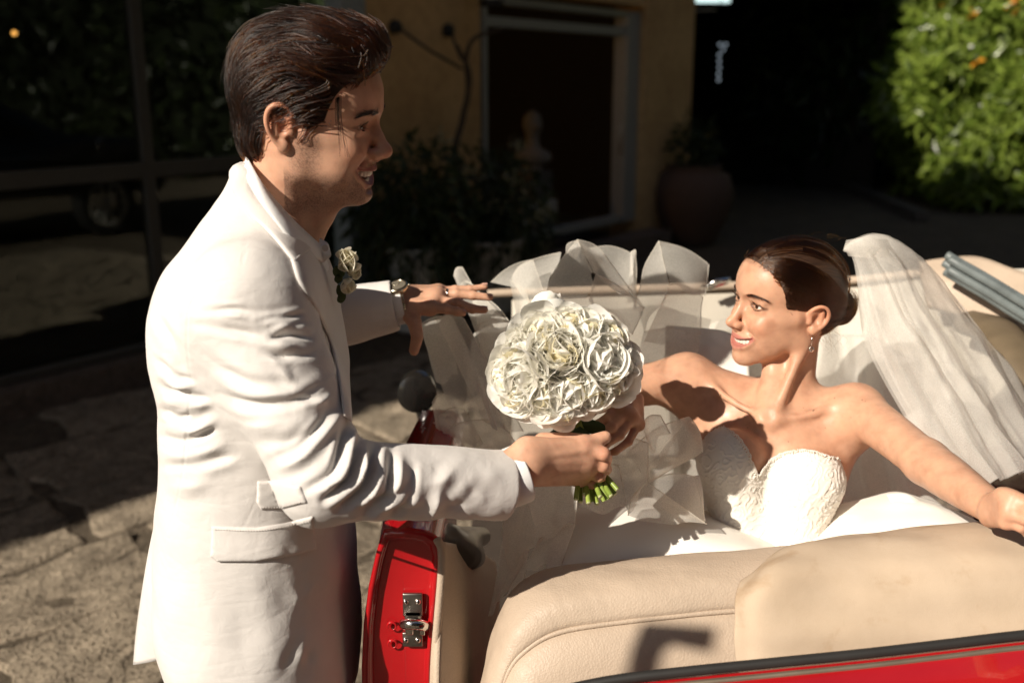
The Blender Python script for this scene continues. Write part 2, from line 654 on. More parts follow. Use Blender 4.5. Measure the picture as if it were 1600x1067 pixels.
def folds(v, q, lines, facing=True, mask=None):
    """Raise or sink folds of the cloth along lines measured in the photograph: (points, half width px, height m)."""
    N = vnormals(v, q)
    pr = proj(v)
    view = v - CAM; view /= np.linalg.norm(view, axis=1)[:, None]
    vis = sstep(.15, -.15, (N * view).sum(1)) if facing else np.ones(len(v))
    if mask is not None: vis = vis * mask
    disp = np.zeros(len(v))
    for pts, w, hgt in lines:
        pts = catmull(pts, 24) if len(pts) > 2 else np.asarray(pts, float)
        lo, hi = pts.min(0) - 4 * w, pts.max(0) + 4 * w
        ix = np.nonzero((pr[:, 0] > lo[0]) & (pr[:, 0] < hi[0]) & (pr[:, 1] > lo[1]) & (pr[:, 1] < hi[1]) & (vis > .01))[0]
        if not len(ix): continue
        d, t = px_dist(pr[ix, :2], pts)
        taper = np.sin(np.pi * np.clip(t, .02, .98)) ** .6 * (.8 + .35 * np.sin(t * 9 + pts[0, 0] * .7))
        prof = np.exp(-(d / w) ** 1.45) - .36 * np.exp(-((d - 2 * w) / w) ** 2)
        disp[ix] += hgt * prof * taper * vis[ix]
    return v + N * disp[:, None]

class Surface:
    """A mesh one can shoot at, to lay pieces on it."""
    def __init__(s, v, q):
        s.b = BVHTree.FromPolygons(v.tolist(), q.tolist())
    def hit(s, px, py, default_d=None):
        a = at(px, py, 1.0) - CAM
        r = s.b.ray_cast(Vector(CAM), Vector(nrm(a)))
        if r[0] is None:
            if default_d is not None: return at(px, py, default_d), -nrm(a)
            r = s.b.find_nearest(Vector(at(px, py, 1.4)))
        n = np.array(r[1])
        if n @ a > 0: n = -n
        return np.array(r[0]), n

def patch(name, surf, poly, off, thick, mat, parent, cell=3.0, edge_round=1.0, lift=None, smooth_it=3, default_d=None):
    """A flat piece of cloth (flap, lapel, pocket) with the outline poly (pixels), laid on a surface with thickness."""
    poly = np.asarray(poly, float)
    c = (poly.min(0) + poly.max(0)) / 2
    bm = bmesh.new()
    # dense outline
    P = []
    for i in range(len(poly)):
        a, b = poly[i], poly[(i + 1) % len(poly)]
        n = max(1, int(np.linalg.norm(b - a) / cell))
        P += [a + (b - a) * k / n for k in range(n)]
    vs = [bm.verts.new((p[0], p[1], 0)) for p in P]
    f = bm.faces.new(vs)
    bmesh.ops.triangulate(bm, faces=[f])
    for _ in range(8):
        es = [e for e in bm.edges if e.calc_length() > cell * 2.2 and not e.is_boundary]
        if not es: break
        bmesh.ops.subdivide_edges(bm, edges=es, cuts=1)
        bmesh.ops.triangulate(bm, faces=bm.faces[:])
        bmesh.ops.beautify_fill(bm, faces=bm.faces[:], edges=[e for e in bm.edges if not e.is_boundary])
    inner = [v for v in bm.verts if not v.is_boundary]
    for _ in range(3): bmesh.ops.smooth_vert(bm, verts=inner, factor=.5, use_axis_x=True, use_axis_y=True)
    bm.verts.index_update(); bm.normal_update()
    V = np.array([v.co[:] for v in bm.verts])[:, :2]
    bd = np.array([v.is_boundary for v in bm.verts])
    F = np.array([[v.index for v in f.verts] for f in bm.faces])
    bm.free()
    H = [surf.hit(*p, default_d) for p in V]
    pos = np.array([h[0] for h in H]); N = np.array([h[1] for h in H])
    for _ in range(2): N = laplace(N, F, 1)
    N /= np.linalg.norm(N, axis=1)[:, None]
    pos = laplace(pos, F, 0)
    d, _t = px_dist(V, np.vstack([poly, poly[:1]]))
    top = off + thick * np.clip(d / edge_round, 0, 1) ** .5 if edge_round else off + thick
    if lift is not None: top = top + lift(V)
    t = pos + N * np.broadcast_to(top, (len(V),))[:, None]
    b = pos + N * (off - .0008)
    if lift is not None: b = b + N * lift(V)[:, None]
    n = len(V)
    e = np.concatenate([F[:, [0, 1]], F[:, [1, 2]], F[:, [2, 0]]])
    key = np.sort(e, 1); u, inv, cnt = np.unique(key, axis=0, return_inverse=True, return_counts=True)
    be = e[cnt[inv.ravel()] == 1]
    side = np.stack([be[:, 1], be[:, 0], be[:, 0] + n, be[:, 1] + n], -1)
    # the projected outline is clockwise or not: keep the outside out
    fn = np.cross(t[F[:, 1]] - t[F[:, 0]], t[F[:, 2]] - t[F[:, 0]])
    if (fn * N[F[:, 0]]).sum() < 0:
        F = F[:, ::-1]; side = side[:, ::-1]
    me = mesh_np(name, np.vstack([t, b]), [np.vstack([F, F[:, ::-1] + n]), side])
    return link(name, me, mat, parent)

def surf(ctrl, nu, nv, is_px=True):
    """Smooth sheet through a grid of control points given as (px, py, distance)."""
    C = np.array([[at(*c) if is_px else c for c in row] for row in ctrl], float)
    A = np.stack([catmull(C[:, j], nu) for j in range(C.shape[1])], 1)
    return np.stack([catmull(A[i], nv) for i in range(nu)], 0)

def sheet_normals(G):
    du = np.gradient(G, axis=0); dv = np.gradient(G, axis=1)
    n = np.cross(du, dv)
    return n / (np.linalg.norm(n, axis=-1)[..., None] + 1e-12)

def wool_mat(name, col, rough=.85, bump=.25, sheen=.15, scale=1400, crease=.0):
    t = NT(name)
    t.bsdf(col, rough, spec=.25, sheen=sheen)
    v = t.coord()
    w = t.n("TexWave"); w.inputs["Scale"].default_value = scale * .35; w.inputs["Distortion"].default_value = 1.5
    t.l(v, w.inputs[0])
    n = t.noise(v, scale, 2)
    m = t.noise(v, 9, 5)
    t.l(t.ramp(m, [(.3, tuple(c * .96 for c in col)), (.7, tuple(min(1, c * 1.03) for c in col))]), t.b.inputs["Base Color"])
    b = t.bump(n, bump, .0006)
    b = t.bump(t.noise(v, 38, 4, .6, .8), .32, .0030, b)      # small crumples of linen
    mp = t.n("Mapping"); mp.inputs["Scale"].default_value = (1, 1, 2.6); mp.inputs["Rotation"].default_value = (.3, .5, .2); t.l(v, mp.inputs[0])
    cr = t.n("TexVoronoi"); cr.feature = 'DISTANCE_TO_EDGE'; cr.inputs["Scale"].default_value = 13; t.l(mp.outputs[0], cr.inputs["Vector"])
    t.bump(t.ramp(cr.outputs["Distance"], [(.0, (0, 0, 0)), (.16, (1, 1, 1))]), crease, .0022, b)
    return t.m

# ---- hands: joints are world points
def hand_shapes(S, wrist, knuckles, fingers, thumb, palm_r=.0135, fr=.0078, k=.010):
    """wrist: two points (thumb side, little side); knuckles: four points; fingers: four lists of further joints; thumb: joints."""
    w0, w1 = np.asarray(wrist[0]), np.asarray(wrist[1])
    for i, kn in enumerate(knuckles):
        base = w0 + (w1 - w0) * (i / 3)
        S.cap(base, kn, palm_r * 1.12, palm_r * .88, k * 1.6)
    for i in range(3):
        S.cap(knuckles[i], knuckles[i + 1], palm_r * .85, palm_r * .85, k)
    S.cap((w0 + w1) / 2, (np.asarray(knuckles[1]) + knuckles[2]) / 2, palm_r * 1.15, palm_r, k * 1.5)
    sc = [1.0, 1.04, 1.0, .86]
    for i, js in enumerate(fingers):
        pts = [np.asarray(knuckles[i])] + [np.asarray(j) for j in js]
        r = [fr * 1.22, fr * 1.08, fr * .98, fr * .80][:len(pts)]
        r = np.array(r) * sc[i]
        S.chain(pts, r, .0045)
        for j in range(1, len(pts) - 1):
            S.ell(pts[j], r[j] * 1.07, .003)
    tp = [np.asarray(t) for t in thumb]
    S.chain(tp, np.array([.0165, .0125, .0105, .0085])[:len(tp)] * (fr / .0078), .010)
    return S

def nail(mb, tip, prev, up, r):
    """A nail lying on the back of a finger end."""
    x = nrm(np.asarray(tip) - prev); u = np.asarray(up, float); u = nrm(u - x * (u @ x)); y = np.cross(u, x)
    n = 6; G = []
    for i in range(n):
        row = []
        s = i / (n - 1)
        for j in range(n):
            a = (j / (n - 1) - .5) * 1.9
            wd = r * .74 * (1 - .25 * abs(2 * s - 1) ** 3)
            p = np.asarray(tip) + x * (r * (-.75 + 1.45 * s)) + y * math.sin(a) * wd + u * (r * .86 * math.cos(a * .9) + r * .22 - r * .12 * s * s)
            row.append(p)
        G.append(row)
    mb.sheet(G)

def lay(paths, nu, nv, surface, offs, default_d, it=12):
    """Sheet between pixel paths (each a list of points, first to last across), laid over a surface at the offsets given across."""
    A = np.stack([catmull(np.asarray(p, float), nu) for p in paths], 1)
    G = np.stack([catmull(A[i], nv) for i in range(nu)], 0)
    D = np.empty((nu, nv)); ok = np.zeros((nu, nv), bool)
    for i in range(nu):
        for j in range(nv):
            a = at(*G[i, j], 1.0) - CAM
            r = surface.b.ray_cast(Vector(CAM), Vector(nrm(a)))
            if r[0] is not None:
                D[i, j] = proj(np.array(r[0]))[2]; ok[i, j] = abs(D[i, j] - default_d) < .16
    D[~ok] = default_d
    for _ in range(it):
        Q = np.pad(D, 1, mode='edge')
        S_ = (Q[:-2, 1:-1] + Q[2:, 1:-1] + Q[1:-1, :-2] + Q[1:-1, 2:]) / 4
        D = np.where(ok, np.minimum(D, .5 * D + .5 * S_) if _ > it // 2 else .6 * D + .4 * S_, S_)
    P = np.array([[at(*G[i, j], D[i, j]) for j in range(nv)] for i in range(nu)])
    N = sheet_normals(P)
    if (N * (P - CAM)).sum() > 0: N = -N
    o = catmull(np.asarray(offs, float)[:, None], nv)[:, 0]
    return P + N * o[None, :, None]

def cloth(name, G, mat, parent, thick=.002):
    o = MB().sheet(G).build(name, mat, parent)
    so = o.modifiers.new("thickness", 'SOLIDIFY'); so.thickness = thick; so.offset = 0
    return o
# ------------------------------------------------------------------ heads (local frame: x to the face, y to the left, z up, origin between the ear canals)
def head_base(S, g):
    fem = g == 'f'
    w = 0.93 if fem else 1.0
    # skull
    S.ell((-.004, 0, .047), (.096, .075 * w, .083), 0)
    S.ell((.044, 0, .052), (.051, .061 * w, .050), .03)
    S.ell((-.035, 0, .005), (.060, .058 * w, .055), .03)
    S.ell((.040, 0, -.015), (.051, .057 * w, .062), .025)
    # jaw
    jw = .0445 if fem else .050
    jz = -.040 if fem else -.048
    jr = .0120 if fem else .017
    for s in (1, -1):
        S.cap((.006, s * jw, jz), (.074, s * .012, -.083), jr, .0125, .022)
        S.cap((.002, s * (jw + .004), -.005), (.008, s * jw, jz), .016, jr, .02)
    S.ell((.052, 0, -.055), (.044, .040 * w, .036), .018)
    if fem: S.ell((.081, 0, -.083), (.0135, .015, .0135), .014)
    else:
        S.ell((.081, 0, -.084), (.0155, .021, .0145), .013)
    # cheekbones and smiling cheeks
    for s in (1, -1):
        S.cap((.064, s * .043 * w, -.008), (.022, s * .062 * w, .000), .013, .011, .018)
        S.ell((.0715, s * .0355 * w, -.0200), (.0190, .0185, .0170), .014)
        S.ell((.050, s * .046 * w, -.045), (.024, .011 if fem else .014, .024), .016)
    # brow ridge
    br = .0075 if fem else .0105
    for s in (1, -1):
        S.cap((.0865, s * .010, .0335), (.070, s * .043 * w, .0365), br, br * .8, .014)
    # mouth mound, muscle of the jaw
    S.ell((.0690, 0, -.050), (.0235, .034, .027), .014)
    for s in (1, -1):
        S.ell((.022, s * (.046 if fem else .050), -.024 if fem else -.028), (.034, .0135, .028 if fem else .034), .015)
    # nose
    nb = .0062 if fem else .0072
    S.cap((.0885, 0, .020), (.1065, 0, -.014), nb, nb * 1.3, .009)
    S.ell((.1110, 0, -.0195), (.0100, .0075, .0078) if fem else (.0105, .0105, .0088), .008)
    S.cap((.110, 0, -.024), (.099, 0, -.032), .0045, .005, .005)
    for s in (1, -1):
        S.ell((.0995, s * (.0098 if fem else .0120), -.0235), (.0100, .0055, .0068) if fem else (.0105, .0068, .0080), .006)
    # eye sockets
    for s in (1, -1):
        S.ell((.096, s * .031, .0155), (.0155, .0185, .0115), .012, 's')
        S.ell((.100, s * .013, .018), (.010, .006, .011), .008, 's')
    # eyelids over the eyeball, then the opening
    for s in (1, -1):
        S.ell((.0725, s * .0315, .0165), (.0145, .0150, .0138), .004)
        S.cap((.0865, s * .020, .0250), (.078, s * .043, .0245), .0035, .0032, .006)      # fold of the upper lid
        S.cap((.084, s * .020, .0075), (.077, s * .041, .0080), .0035, .0030, .008)       # lower lid bag (smiling)
        hgt = .0031 if fem else .0027
        tilt = .06
        c, sn = math.cos(s * tilt), math.sin(s * tilt)
        S.ell((.0875, s * .0318, .0160 if fem else .0155), (.0105, .0138, hgt), .0015, 's', rot=[[1, 0, 0], [0, c, -sn], [0, sn, c]])
    # nostrils
    for s in (1, -1):
        S.ell((.1045, s * .0062, -.0310), (.0062, .0034, .0040), .002, 's')
    return S

def head_shapes(S, g):
    fem = g == 'f'
    w = 0.93 if fem else 1.0
    head_base(S, g)
    # lips round an open smile
    up, lo, mid, mr = mouth_lines(fem)
    ul = .0038 if fem else .0032
    ll = .0052 if fem else .0042
    for s in (1, -1):
        f = np.array([1, s, 1])
        S.chain(np.array(up) * f, [.0024, ul * .85, ul, ul * 1.1, ul * .9], .0045, n=12)
        S.chain(np.array(lo) * f, [.0024, ll * .85, ll, ll * 1.05], .005, n=12)
        S.chain(np.array([(.0760, .0385, -.030), (.0660, .0435, -.042), (.0560, .0415, -.058)]) * f, [.0050, .0050, .002], .010, n=6)   # smile fold
        S.chain(np.array([(.0975, .0180, -.0280), (.0830, .0300, -.0345), (.0680, .0385, -.0440), (.0620, .0390, -.052)]) * f, [.0016, .0024, .0022, .0010], .006, 's', n=10)
        S.chain(np.array(mid) * f, mr, .002, 's', n=10)
    if not fem: S.ell((.0935, 0, -.0770), (.005, .014, .0045), .008, 's')
    S.ell((.064, 0, mid[-1][2] + .002), (.0220, .0245, mr[-1] * 1.15), .002, 's')
    # ears
    for s in (1, -1):
        ez = .78 if fem else 1.0; ex = .92 if fem else 1.0
        E = lambda x, y, z: (x * ex - .004, s * (.0655 * w + y * (.85 if fem else 1) + .002), z * ez + (-.001 if fem else .004))
        rim = [E(.006, .006, .010), E(.006, .010, .022), E(-.001, .016, .032), E(-.012, .020, .035), E(-.023, .022, .028), E(-.027, .022, .014), E(-.024, .020, -.001), E(-.017, .015, -.014), E(-.008, .010, -.022)]
        S.chain(rim, [.003, .0033, .0034, .0036, .0038, .0036, .0034, .0038, .0045], .005, n=26)
        S.ell(E(-.011, .010, .010), (.016 * ex, .0055, .023 * ez), .006)
        S.ell(E(-.006, .0095, -.021), (.008, .0048, .009), .005)
        S.ell(E(-.006, .016, .005), (.0085, .007, .012 * ez), .003, 's')
        S.ell(E(-.013, .019, .021), (.0085, .0045, .009), .003, 's')
        S.cap(E(-.018, .014, .020), E(-.016, .013, -.006), .003, .003, .004)
        S.ell(E(.004, .008, .000), (.0045, .004, .007), .003)
    return S

_mouth = {}
def mouth_lines(fem):
    """Lines of the lips, laid onto the face."""
    if fem in _mouth: return _mouth[fem]
    B = head_base(Sdf(.0013), 'f' if fem else 'm')
    def on(yz, off):
        yz = np.array(yz, float)
        lo, hi = np.full(len(yz), .03), np.full(len(yz), .125)
        for _ in range(24):
            m = (lo + hi) / 2
            d = B.eval(np.column_stack([m, yz]))
            lo, hi = np.where(d < 0, m, lo), np.where(d < 0, hi, m)
        return np.column_stack([lo + np.asarray(off), yz])
    c = (.0362, -.0395) if fem else (.0395, -.0390)
    up = on([c, (.0280, -.0440), (.0160, -.0468), (.0055, -.0466), (0, -.0472)], [-.0025, -.0022, -.0016, -.001, -.0014])
    if fem:
        lo = on([c, (.0290, -.0510), (.0160, -.0615), (0, -.0655)], [-.0025, -.0025, -.003, -.003])
        mid = on([(.0346, -.0406), (.0285, -.0466), (.0150, -.0535), (0, -.0560)], [.0005, -.001, -.001, -.001])
        mr = [.0014, .0044, .0064, .0070]
    else:
        lo = on([c, (.0315, -.0535), (.0170, -.0670), (0, -.0720)], [-.0025, -.003, -.004, -.004])
        mid = on([(.0380, -.0402), (.0300, -.0478), (.0155, -.0560), (0, -.0588)], [.0005, -.001, -.001, -.001])
        mr = [.0018, .0056, .0086, .0094]
    _mouth[fem] = up, lo, mid, mr
    return _mouth[fem]

def teeth(name, M, parent, mat, fem):
    """Upper (and a little of the lower) row, each tooth rounded, one mesh."""
    mb = MB()
    for row, (z0, hh, cx) in enumerate(((-.0510, .0092, .0), (-.0650, .0060, -.004))):
        if row == 1 and fem: continue
        for i in range(-6, 6):
            a = (i + .5) * .0066 / .030
            x = cx + .0570 + .0345 * math.cos(a * .88); y = .0300 * math.sin(a * .95)
            t = abs(i + .5)
            wd = (.0080, .0068, .0072, .0064, .0060, .006)[int(t)] * .5
            h2 = hh * (1.0, .93, 1.0, .9, .85, .8)[int(t)] * .5
            bm = bmesh.new()
            bmesh.ops.create_uvsphere(bm, u_segments=10, v_segments=8, radius=1)
            for q in bm.verts:
                c = np.array(q.co)
                c = np.sign(c) * np.abs(c) ** .62
                q.co = Vector((c[0] * .0030, c[1] * wd * 1.04, c[2] * h2 * 1.1))
            ca, sa = math.cos(a * .95), math.sin(a * .95)
            zz = z0 - (.0015 if row == 0 else 0) + .0040 * (t / 6) ** 2
            mb.bm(bm, [[ca, -sa, 0], [sa, ca, 0], [0, 0, 1]], (x, y, zz))
    # gum and dark inside of the mouth
    v = np.concatenate(mb.v) @ M[:3, :3].T + M[:3, 3]
    mb.v = [v]
    return mb.build(name, mat, parent)

def eyeball(name, M, s, gaze, parent, mat, iris_col):
    """Eyeball with iris and pupil as rings of its own mesh, looking along gaze (local)."""
    g = nrm(gaze)
    R = frame(g, (0, 0, 1))
    n = 24
    ths = [0, .10, .20, .205, .30, .40, .46, .50, .55, .7, 1.0, 1.4, 1.9, 2.5, math.pi]
    v = []; col = []
    for th in ths:
        for k in range(n):
            a = 2 * math.pi * k / n
            r = .0120
            if th < .5: r = .0120 + .0007 * (1 - (th / .5) ** 2)
            v.append(R @ np.array([r * math.cos(th), r * math.sin(th) * math.cos(a), r * math.sin(th) * math.sin(a)]))
            if th < .202: col.append((.004, .004, .004))
            elif th < .47: col.append(tuple(c * (1.0 if th < .42 else .45) for c in iris_col))
            elif th < .52: col.append(tuple(.25 + .3 * c for c in iris_col))
            else: col.append((.72, .66, .60))
    v = np.array(v) + np.array([.0725, s * .0315, .0160])
    v = v @ M[:3, :3].T + M[:3, 3]
    me = mesh_np(name, v, grid_faces(len(ths), n, wrap_v=True))
    set_attr(me, "tint", np.array(col))
    return link(name, me, mat, parent)

# ---- colour of the skin itself: lips, stubble, brows' base, blush, freckles (moves with the person, not with the light)
def face_paint(L, base, fem, seed):
    """L: vertices in the local frame of the head."""
    n = len(L)
    col = np.repeat(np.array([base]), n, 0)
    x, y, z = L[:, 0], np.abs(L[:, 1]), L[:, 2]
    nz = fold_noise(L / .03, seed, 3)
    col *= (1 + .05 * nz)[:, None]
    red = np.array([1.06, .86, .80])
    def blend(w, c):
        nonlocal col
        w = np.clip(w, 0, 1)[:, None]
        col = col * (1 - w) + np.asarray(c) * w
    def tint(w, k):
        nonlocal col
        w = np.clip(w, 0, 1)[:, None]
        col = col * (1 - w + w * np.asarray(k))
    g = lambda cx, cy, cz, r: np.exp(-((x - cx) ** 2 + (y - cy) ** 2 + (z - cz) ** 2) / r ** 2)
    tint(g(.076, .040, -.018, .018) * .8, red)
    tint(g(.112, 0, -.02, .012) * .8, red)
    tint(g(-.012, .085, .02, .03) * .9, red)
    # lips: distance to the lip lines
    def dseg(pts):
        P = np.stack([x, y, z], -1); d = np.full(n, 9.)
        pts = np.array(pts)
        for a, b in zip(pts[:-1], pts[1:]):
            ab = b - a; t = np.clip((P - a) @ ab / (ab @ ab), 0, 1)
            d = np.minimum(d, np.linalg.norm(P - a - t[:, None] * ab, axis=1))
        return d
    up, lo, mid, mr = mouth_lines(fem)
    lip = (.43, .165, .13) if fem else (.37, .155, .12)
    d1, d2 = dseg(up), dseg(lo)
    tc = np.clip((.0335 - y) / .033, 0, 1)
    blend(1 - sstep(.0030 + .0022 * tc, .0048 + .0024 * tc, d1), lip)
    blend(1 - sstep(.0036 + .0026 * tc, .0054 + .0028 * tc, d2), lip)
    inm = (x < np.interp(y, mid[::-1, 1], mid[::-1, 0]) - .0075) & (x > .040) & (y < .031) & (z < -.043) & (z > -.064)
    blend(inm * 1.0, (.10, .020, .016))
    # lashes line / lid edges darker
    lid = np.abs(np.sqrt(((y - .0318) / .0138) ** 2 + ((z - .016) / (.0042 if fem else .0034)) ** 2) - 1.05)
    blend((1 - sstep(.05, .35, lid)) * (x > .070) * (.75 if fem else .45), (.05, .022, .015))
    if fem:
        hl = np.sqrt(((x - .122) / .083) ** 2 + ((z - .018) / .080) ** 2)
        strk = .6 + .4 * fold_noise(np.column_stack([np.arctan2(y, z - .01) * 60, hl * 3, 0 * hl]) / 3, seed + 9, 3)
        blend(sstep(.88, 1.0, hl) * sstep(.040, .055, z) * .65 * np.clip(strk, 0, 1.2), (.05, .026, .015))
        blend(np.exp(-((y - .031) / .016) ** 2 - ((z - .0255) / .006) ** 2) * (x > .06) * .35, (.22, .09, .05))
    else:
        # stubble: jaw, chin, moustache, sideburn
        st = np.maximum.reduce([
            sstep(-.040, -.062, z) * (x < .092) * (x > -.01) * 1.0,
            np.exp(-((z + .041) / .006) ** 2) * sstep(.022, .016, y) * (x > .085),
            sstep(.030, .012, np.abs(x - .018)) * sstep(.02, .0, z) * sstep(-.1, -.03, z),
            np.exp(-((x - .085) / .016) ** 2 - ((z + .080) / .012) ** 2)])
        st *= sstep(-.135, -.10, z) * (d1 > .006) * (d2 > .0065)
        sp = .45 + .75 * np.random.default_rng(seed).random(n) ** 2
        blend(st * sp * .66, (.075, .045, .034))
    return np.clip(col, .003, 1)

def skin_mat(name, rough=.42, coat=.0):
    t = NT(name)
    t.bsdf((.5, .3, .2), rough, spec=.38, sss=.22, sss_r=(1.0, .32, .16), sss_scale=.006, coat=coat, coat_r=.28)
    c = t.attr("tint")
    v = t.coord()
    n1 = t.noise(v, 260, 4, .6)
    mot = t.ramp(t.noise(v, 38, 4), [(.28, (.84, .78, .76)), (.5, (.98, .97, .97)), (.72, (1.07, 1.06, 1.05))])
    t.l(t.mix(1.0, c, mot, 'MULTIPLY'), t.b.inputs["Base Color"])
    r = t.ramp(t.noise(v, 60, 4), [(.3, (rough * .8,) * 3), (.7, (rough * 1.25,) * 3)])
    t.l(r, t.b.inputs["Roughness"])
    b1 = t.bump(n1, .22, .0010)
    vo = t.n("TexVoronoi"); vo.inputs["Scale"].default_value = 900
    t.l(v, vo.inputs["Vector"])
    t.bump(vo.outputs["Distance"], .10, .0004, b1)
    return t.m

def tint_mat(name, rough=.1, coat=0., spec=.5):
    t = NT(name)
    t.bsdf((.5, .5, .5), rough, coat=coat, spec=spec)
    t.l(t.attr("tint"), t.b.inputs["Base Color"])
    return t.m

# ---- hair: curves that root in the skin
def hair_mat(name, melanin, rough=.28, red=.4):
    m = bpy.data.materials.new(name); m.use_nodes = True
    nt = m.node_tree; nt.nodes.clear()
    o = nt.nodes.new("ShaderNodeOutputMaterial")
    h = nt.nodes.new("ShaderNodeBsdfHairPrincipled")
    h.parametrization = 'MELANIN'
    h.inputs["Melanin"].default_value = melanin
    h.inputs["Melanin Redness"].default_value = red
    h.inputs["Roughness"].default_value = rough
    h.inputs["Radial Roughness"].default_value = rough * 1.2
    if "Random Color" in h.inputs: h.inputs["Random Color"].default_value = .25
    nt.links.new(h.outputs[0], o.inputs[0])
    return m

def strands(name, paths, r0, r1, mat, parent):
    """paths: (n,m,3) world points; one hair-curves object."""
    paths = np.asarray(paths, np.float32)
    n, m = paths.shape[:2]
    c = bpy.data.hair_curves.new(name)
    c.add_curves([m] * n)
    c.attributes["position"].data.foreach_set("vector", paths.ravel())
    a = c.attributes.get("radius") or c.attributes.new("radius", 'FLOAT', 'POINT')
    t = np.linspace(0, 1, m)
    a.data.foreach_set("value", np.tile((r0 + (r1 - r0) * t ** 1.5).astype(np.float32), n))
    c.materials.append(mat)
    o = bpy.data.objects.new(name, c)
    COL.objects.link(o)
    o["kind"] = "stuff"
    if parent is not None: put_under(o, parent)
    return o

def grow(S, roots, flow, steps, ds, h0, h1, rng, wob=.0, M=None):
    """Lay strands over the field S: start at roots, follow flow(p, t), ride from height h0 to h1 above it."""
    P = roots.copy(); out = [P.copy()]
    D = None
    for i in range(steps):
        t = (i + 1) / steps
        N = S.grad(P)
        F = flow(P, t)
        F = F - (F * N).sum(1)[:, None] * N * .92
        F /= np.linalg.norm(F, axis=1)[:, None] + 1e-9
        F += rng.normal(0, wob, F.shape)
        D = F if D is None else D * .45 + F * .55
        D /= np.linalg.norm(D, axis=1)[:, None] + 1e-9
        P = P + D * (ds if np.ndim(ds) == 0 else ds[:, None])
        h = h0 + (h1 - h0) * np.asarray(t)
        d = S.eval(P)
        P = P + N * ((h - d) * .6)[:, None]
        out.append(P.copy())
    return np.stack(out, 1)
# ------------------------------------------------------------------ poses of the two heads, from landmarks
def landmarks():
    return {'tragus': (.002, .070, .000), 'eye': (.083, .031, .016), 'tip': (.1215, 0, -.020), 'sub': (.103, 0, -.034),
            'corner': (.066, .0335, -.0415), 'chin': (.096, 0, -.083), 'menton': (.080, 0, -.0975), 'gonion': (.006, .064, -.056),
            'nasion': (.0935, 0, .020), 'glab': (.097, 0, .036)}
LM = landmarks()
def pose_of(px, side, yaw, c, d, wt={}):
    loc, pix = [], []
    for k, v in px.items():
        s = side
        kk = k
        if k.startswith('far_'): kk = k[4:]; s = -side
        l = np.array(LM[kk]); l[1] *= s
        loc.append(l); pix.append(v)
    M0 = np.eye(4)
    M0[:3, :3] = frame((math.cos(yaw), math.sin(yaw), 0), (0, 0, 1))
    M0[:3, 3] = at(*c, d)
    return fit_pose(loc, pix, M0, fix_d=d, wt=[wt.get(k, 1) for k in px])
MAN_PX = {'tragus': (459, 212), 'eye': (574, 204), 'tip': (613, 238), 'sub': (590, 250), 'corner': (556, 268), 'chin': (582, 309),
          'menton': (557, 322), 'gonion': (482, 292), 'nasion': (597, 195), 'glab': (601, 176)}
M_MAN, _r1 = pose_of(MAN_PX, -1, math.radians(-10), (459, 212), 1.40)
def turn_head(M, yaw, lm, px):
    """Turn the head about its own upright axis, then slide it so that the landmark stays on its pixel."""
    c, s = math.cos(yaw), math.sin(yaw)
    M = M.copy(); M[:3, :3] = M[:3, :3] @ np.array([[c, -s, 0], [s, c, 0], [0, 0, 1]])
    q = M[:3, :3] @ np.array(lm) + M[:3, 3]
    M[:3, 3] += at(*px, proj(q)[2]) - q
    return M
M_MAN = turn_head(M_MAN, math.radians(-8), LM['tip'], (613, 239))
BRIDE_PX = {'tragus': (1268, 508), 'eye': (1179, 474), 'far_eye': (1150, 461), 'tip': (1138, 506), 'sub': (1149, 517), 'corner': (1183, 531),
            'chin': (1158, 563), 'menton': (1170, 574), 'gonion': (1246, 549), 'nasion': (1150, 470), 'glab': (1152, 449)}
M_BRIDE, _r2 = pose_of(BRIDE_PX, 1, math.radians(200), (1268, 508), 1.78, {'tragus': 2, 'eye': 2, 'far_eye': 2, 'tip': 2, 'sub': .3, 'gonion': .3, 'chin': .5, 'nasion': .5})
# ------------------------------------------------------------------ the place: wall frame (s along the facade, t out from it, h up)
P0 = ground_at(0, 650)
WU = nrm(np.array([.589, .808, 0])); WN = np.array([WU[1], -WU[0], 0])
def W(s, t, h): return P0 + WU * s + WN * t + np.array([0, 0, h])
RW = np.stack([WU, WN, [0, 0, 1]], -1)
def on_wall(px, py, t=0.0):
    a = at(px, py, 1.0) - CAM
    k = ((P0 + WN * t - CAM) @ WN) / (a @ WN)
    p = CAM + a * k - P0
    return float(p @ WU), float(p[2])
def wbox(mb, s0, s1, t0, t1, h0, h1, bev=0.0):
    return mb.box(W((s0 + s1) / 2, (t0 + t1) / 2, (h0 + h1) / 2), (abs(s1 - s0), abs(t1 - t0), abs(h1 - h0)), RW, bev)

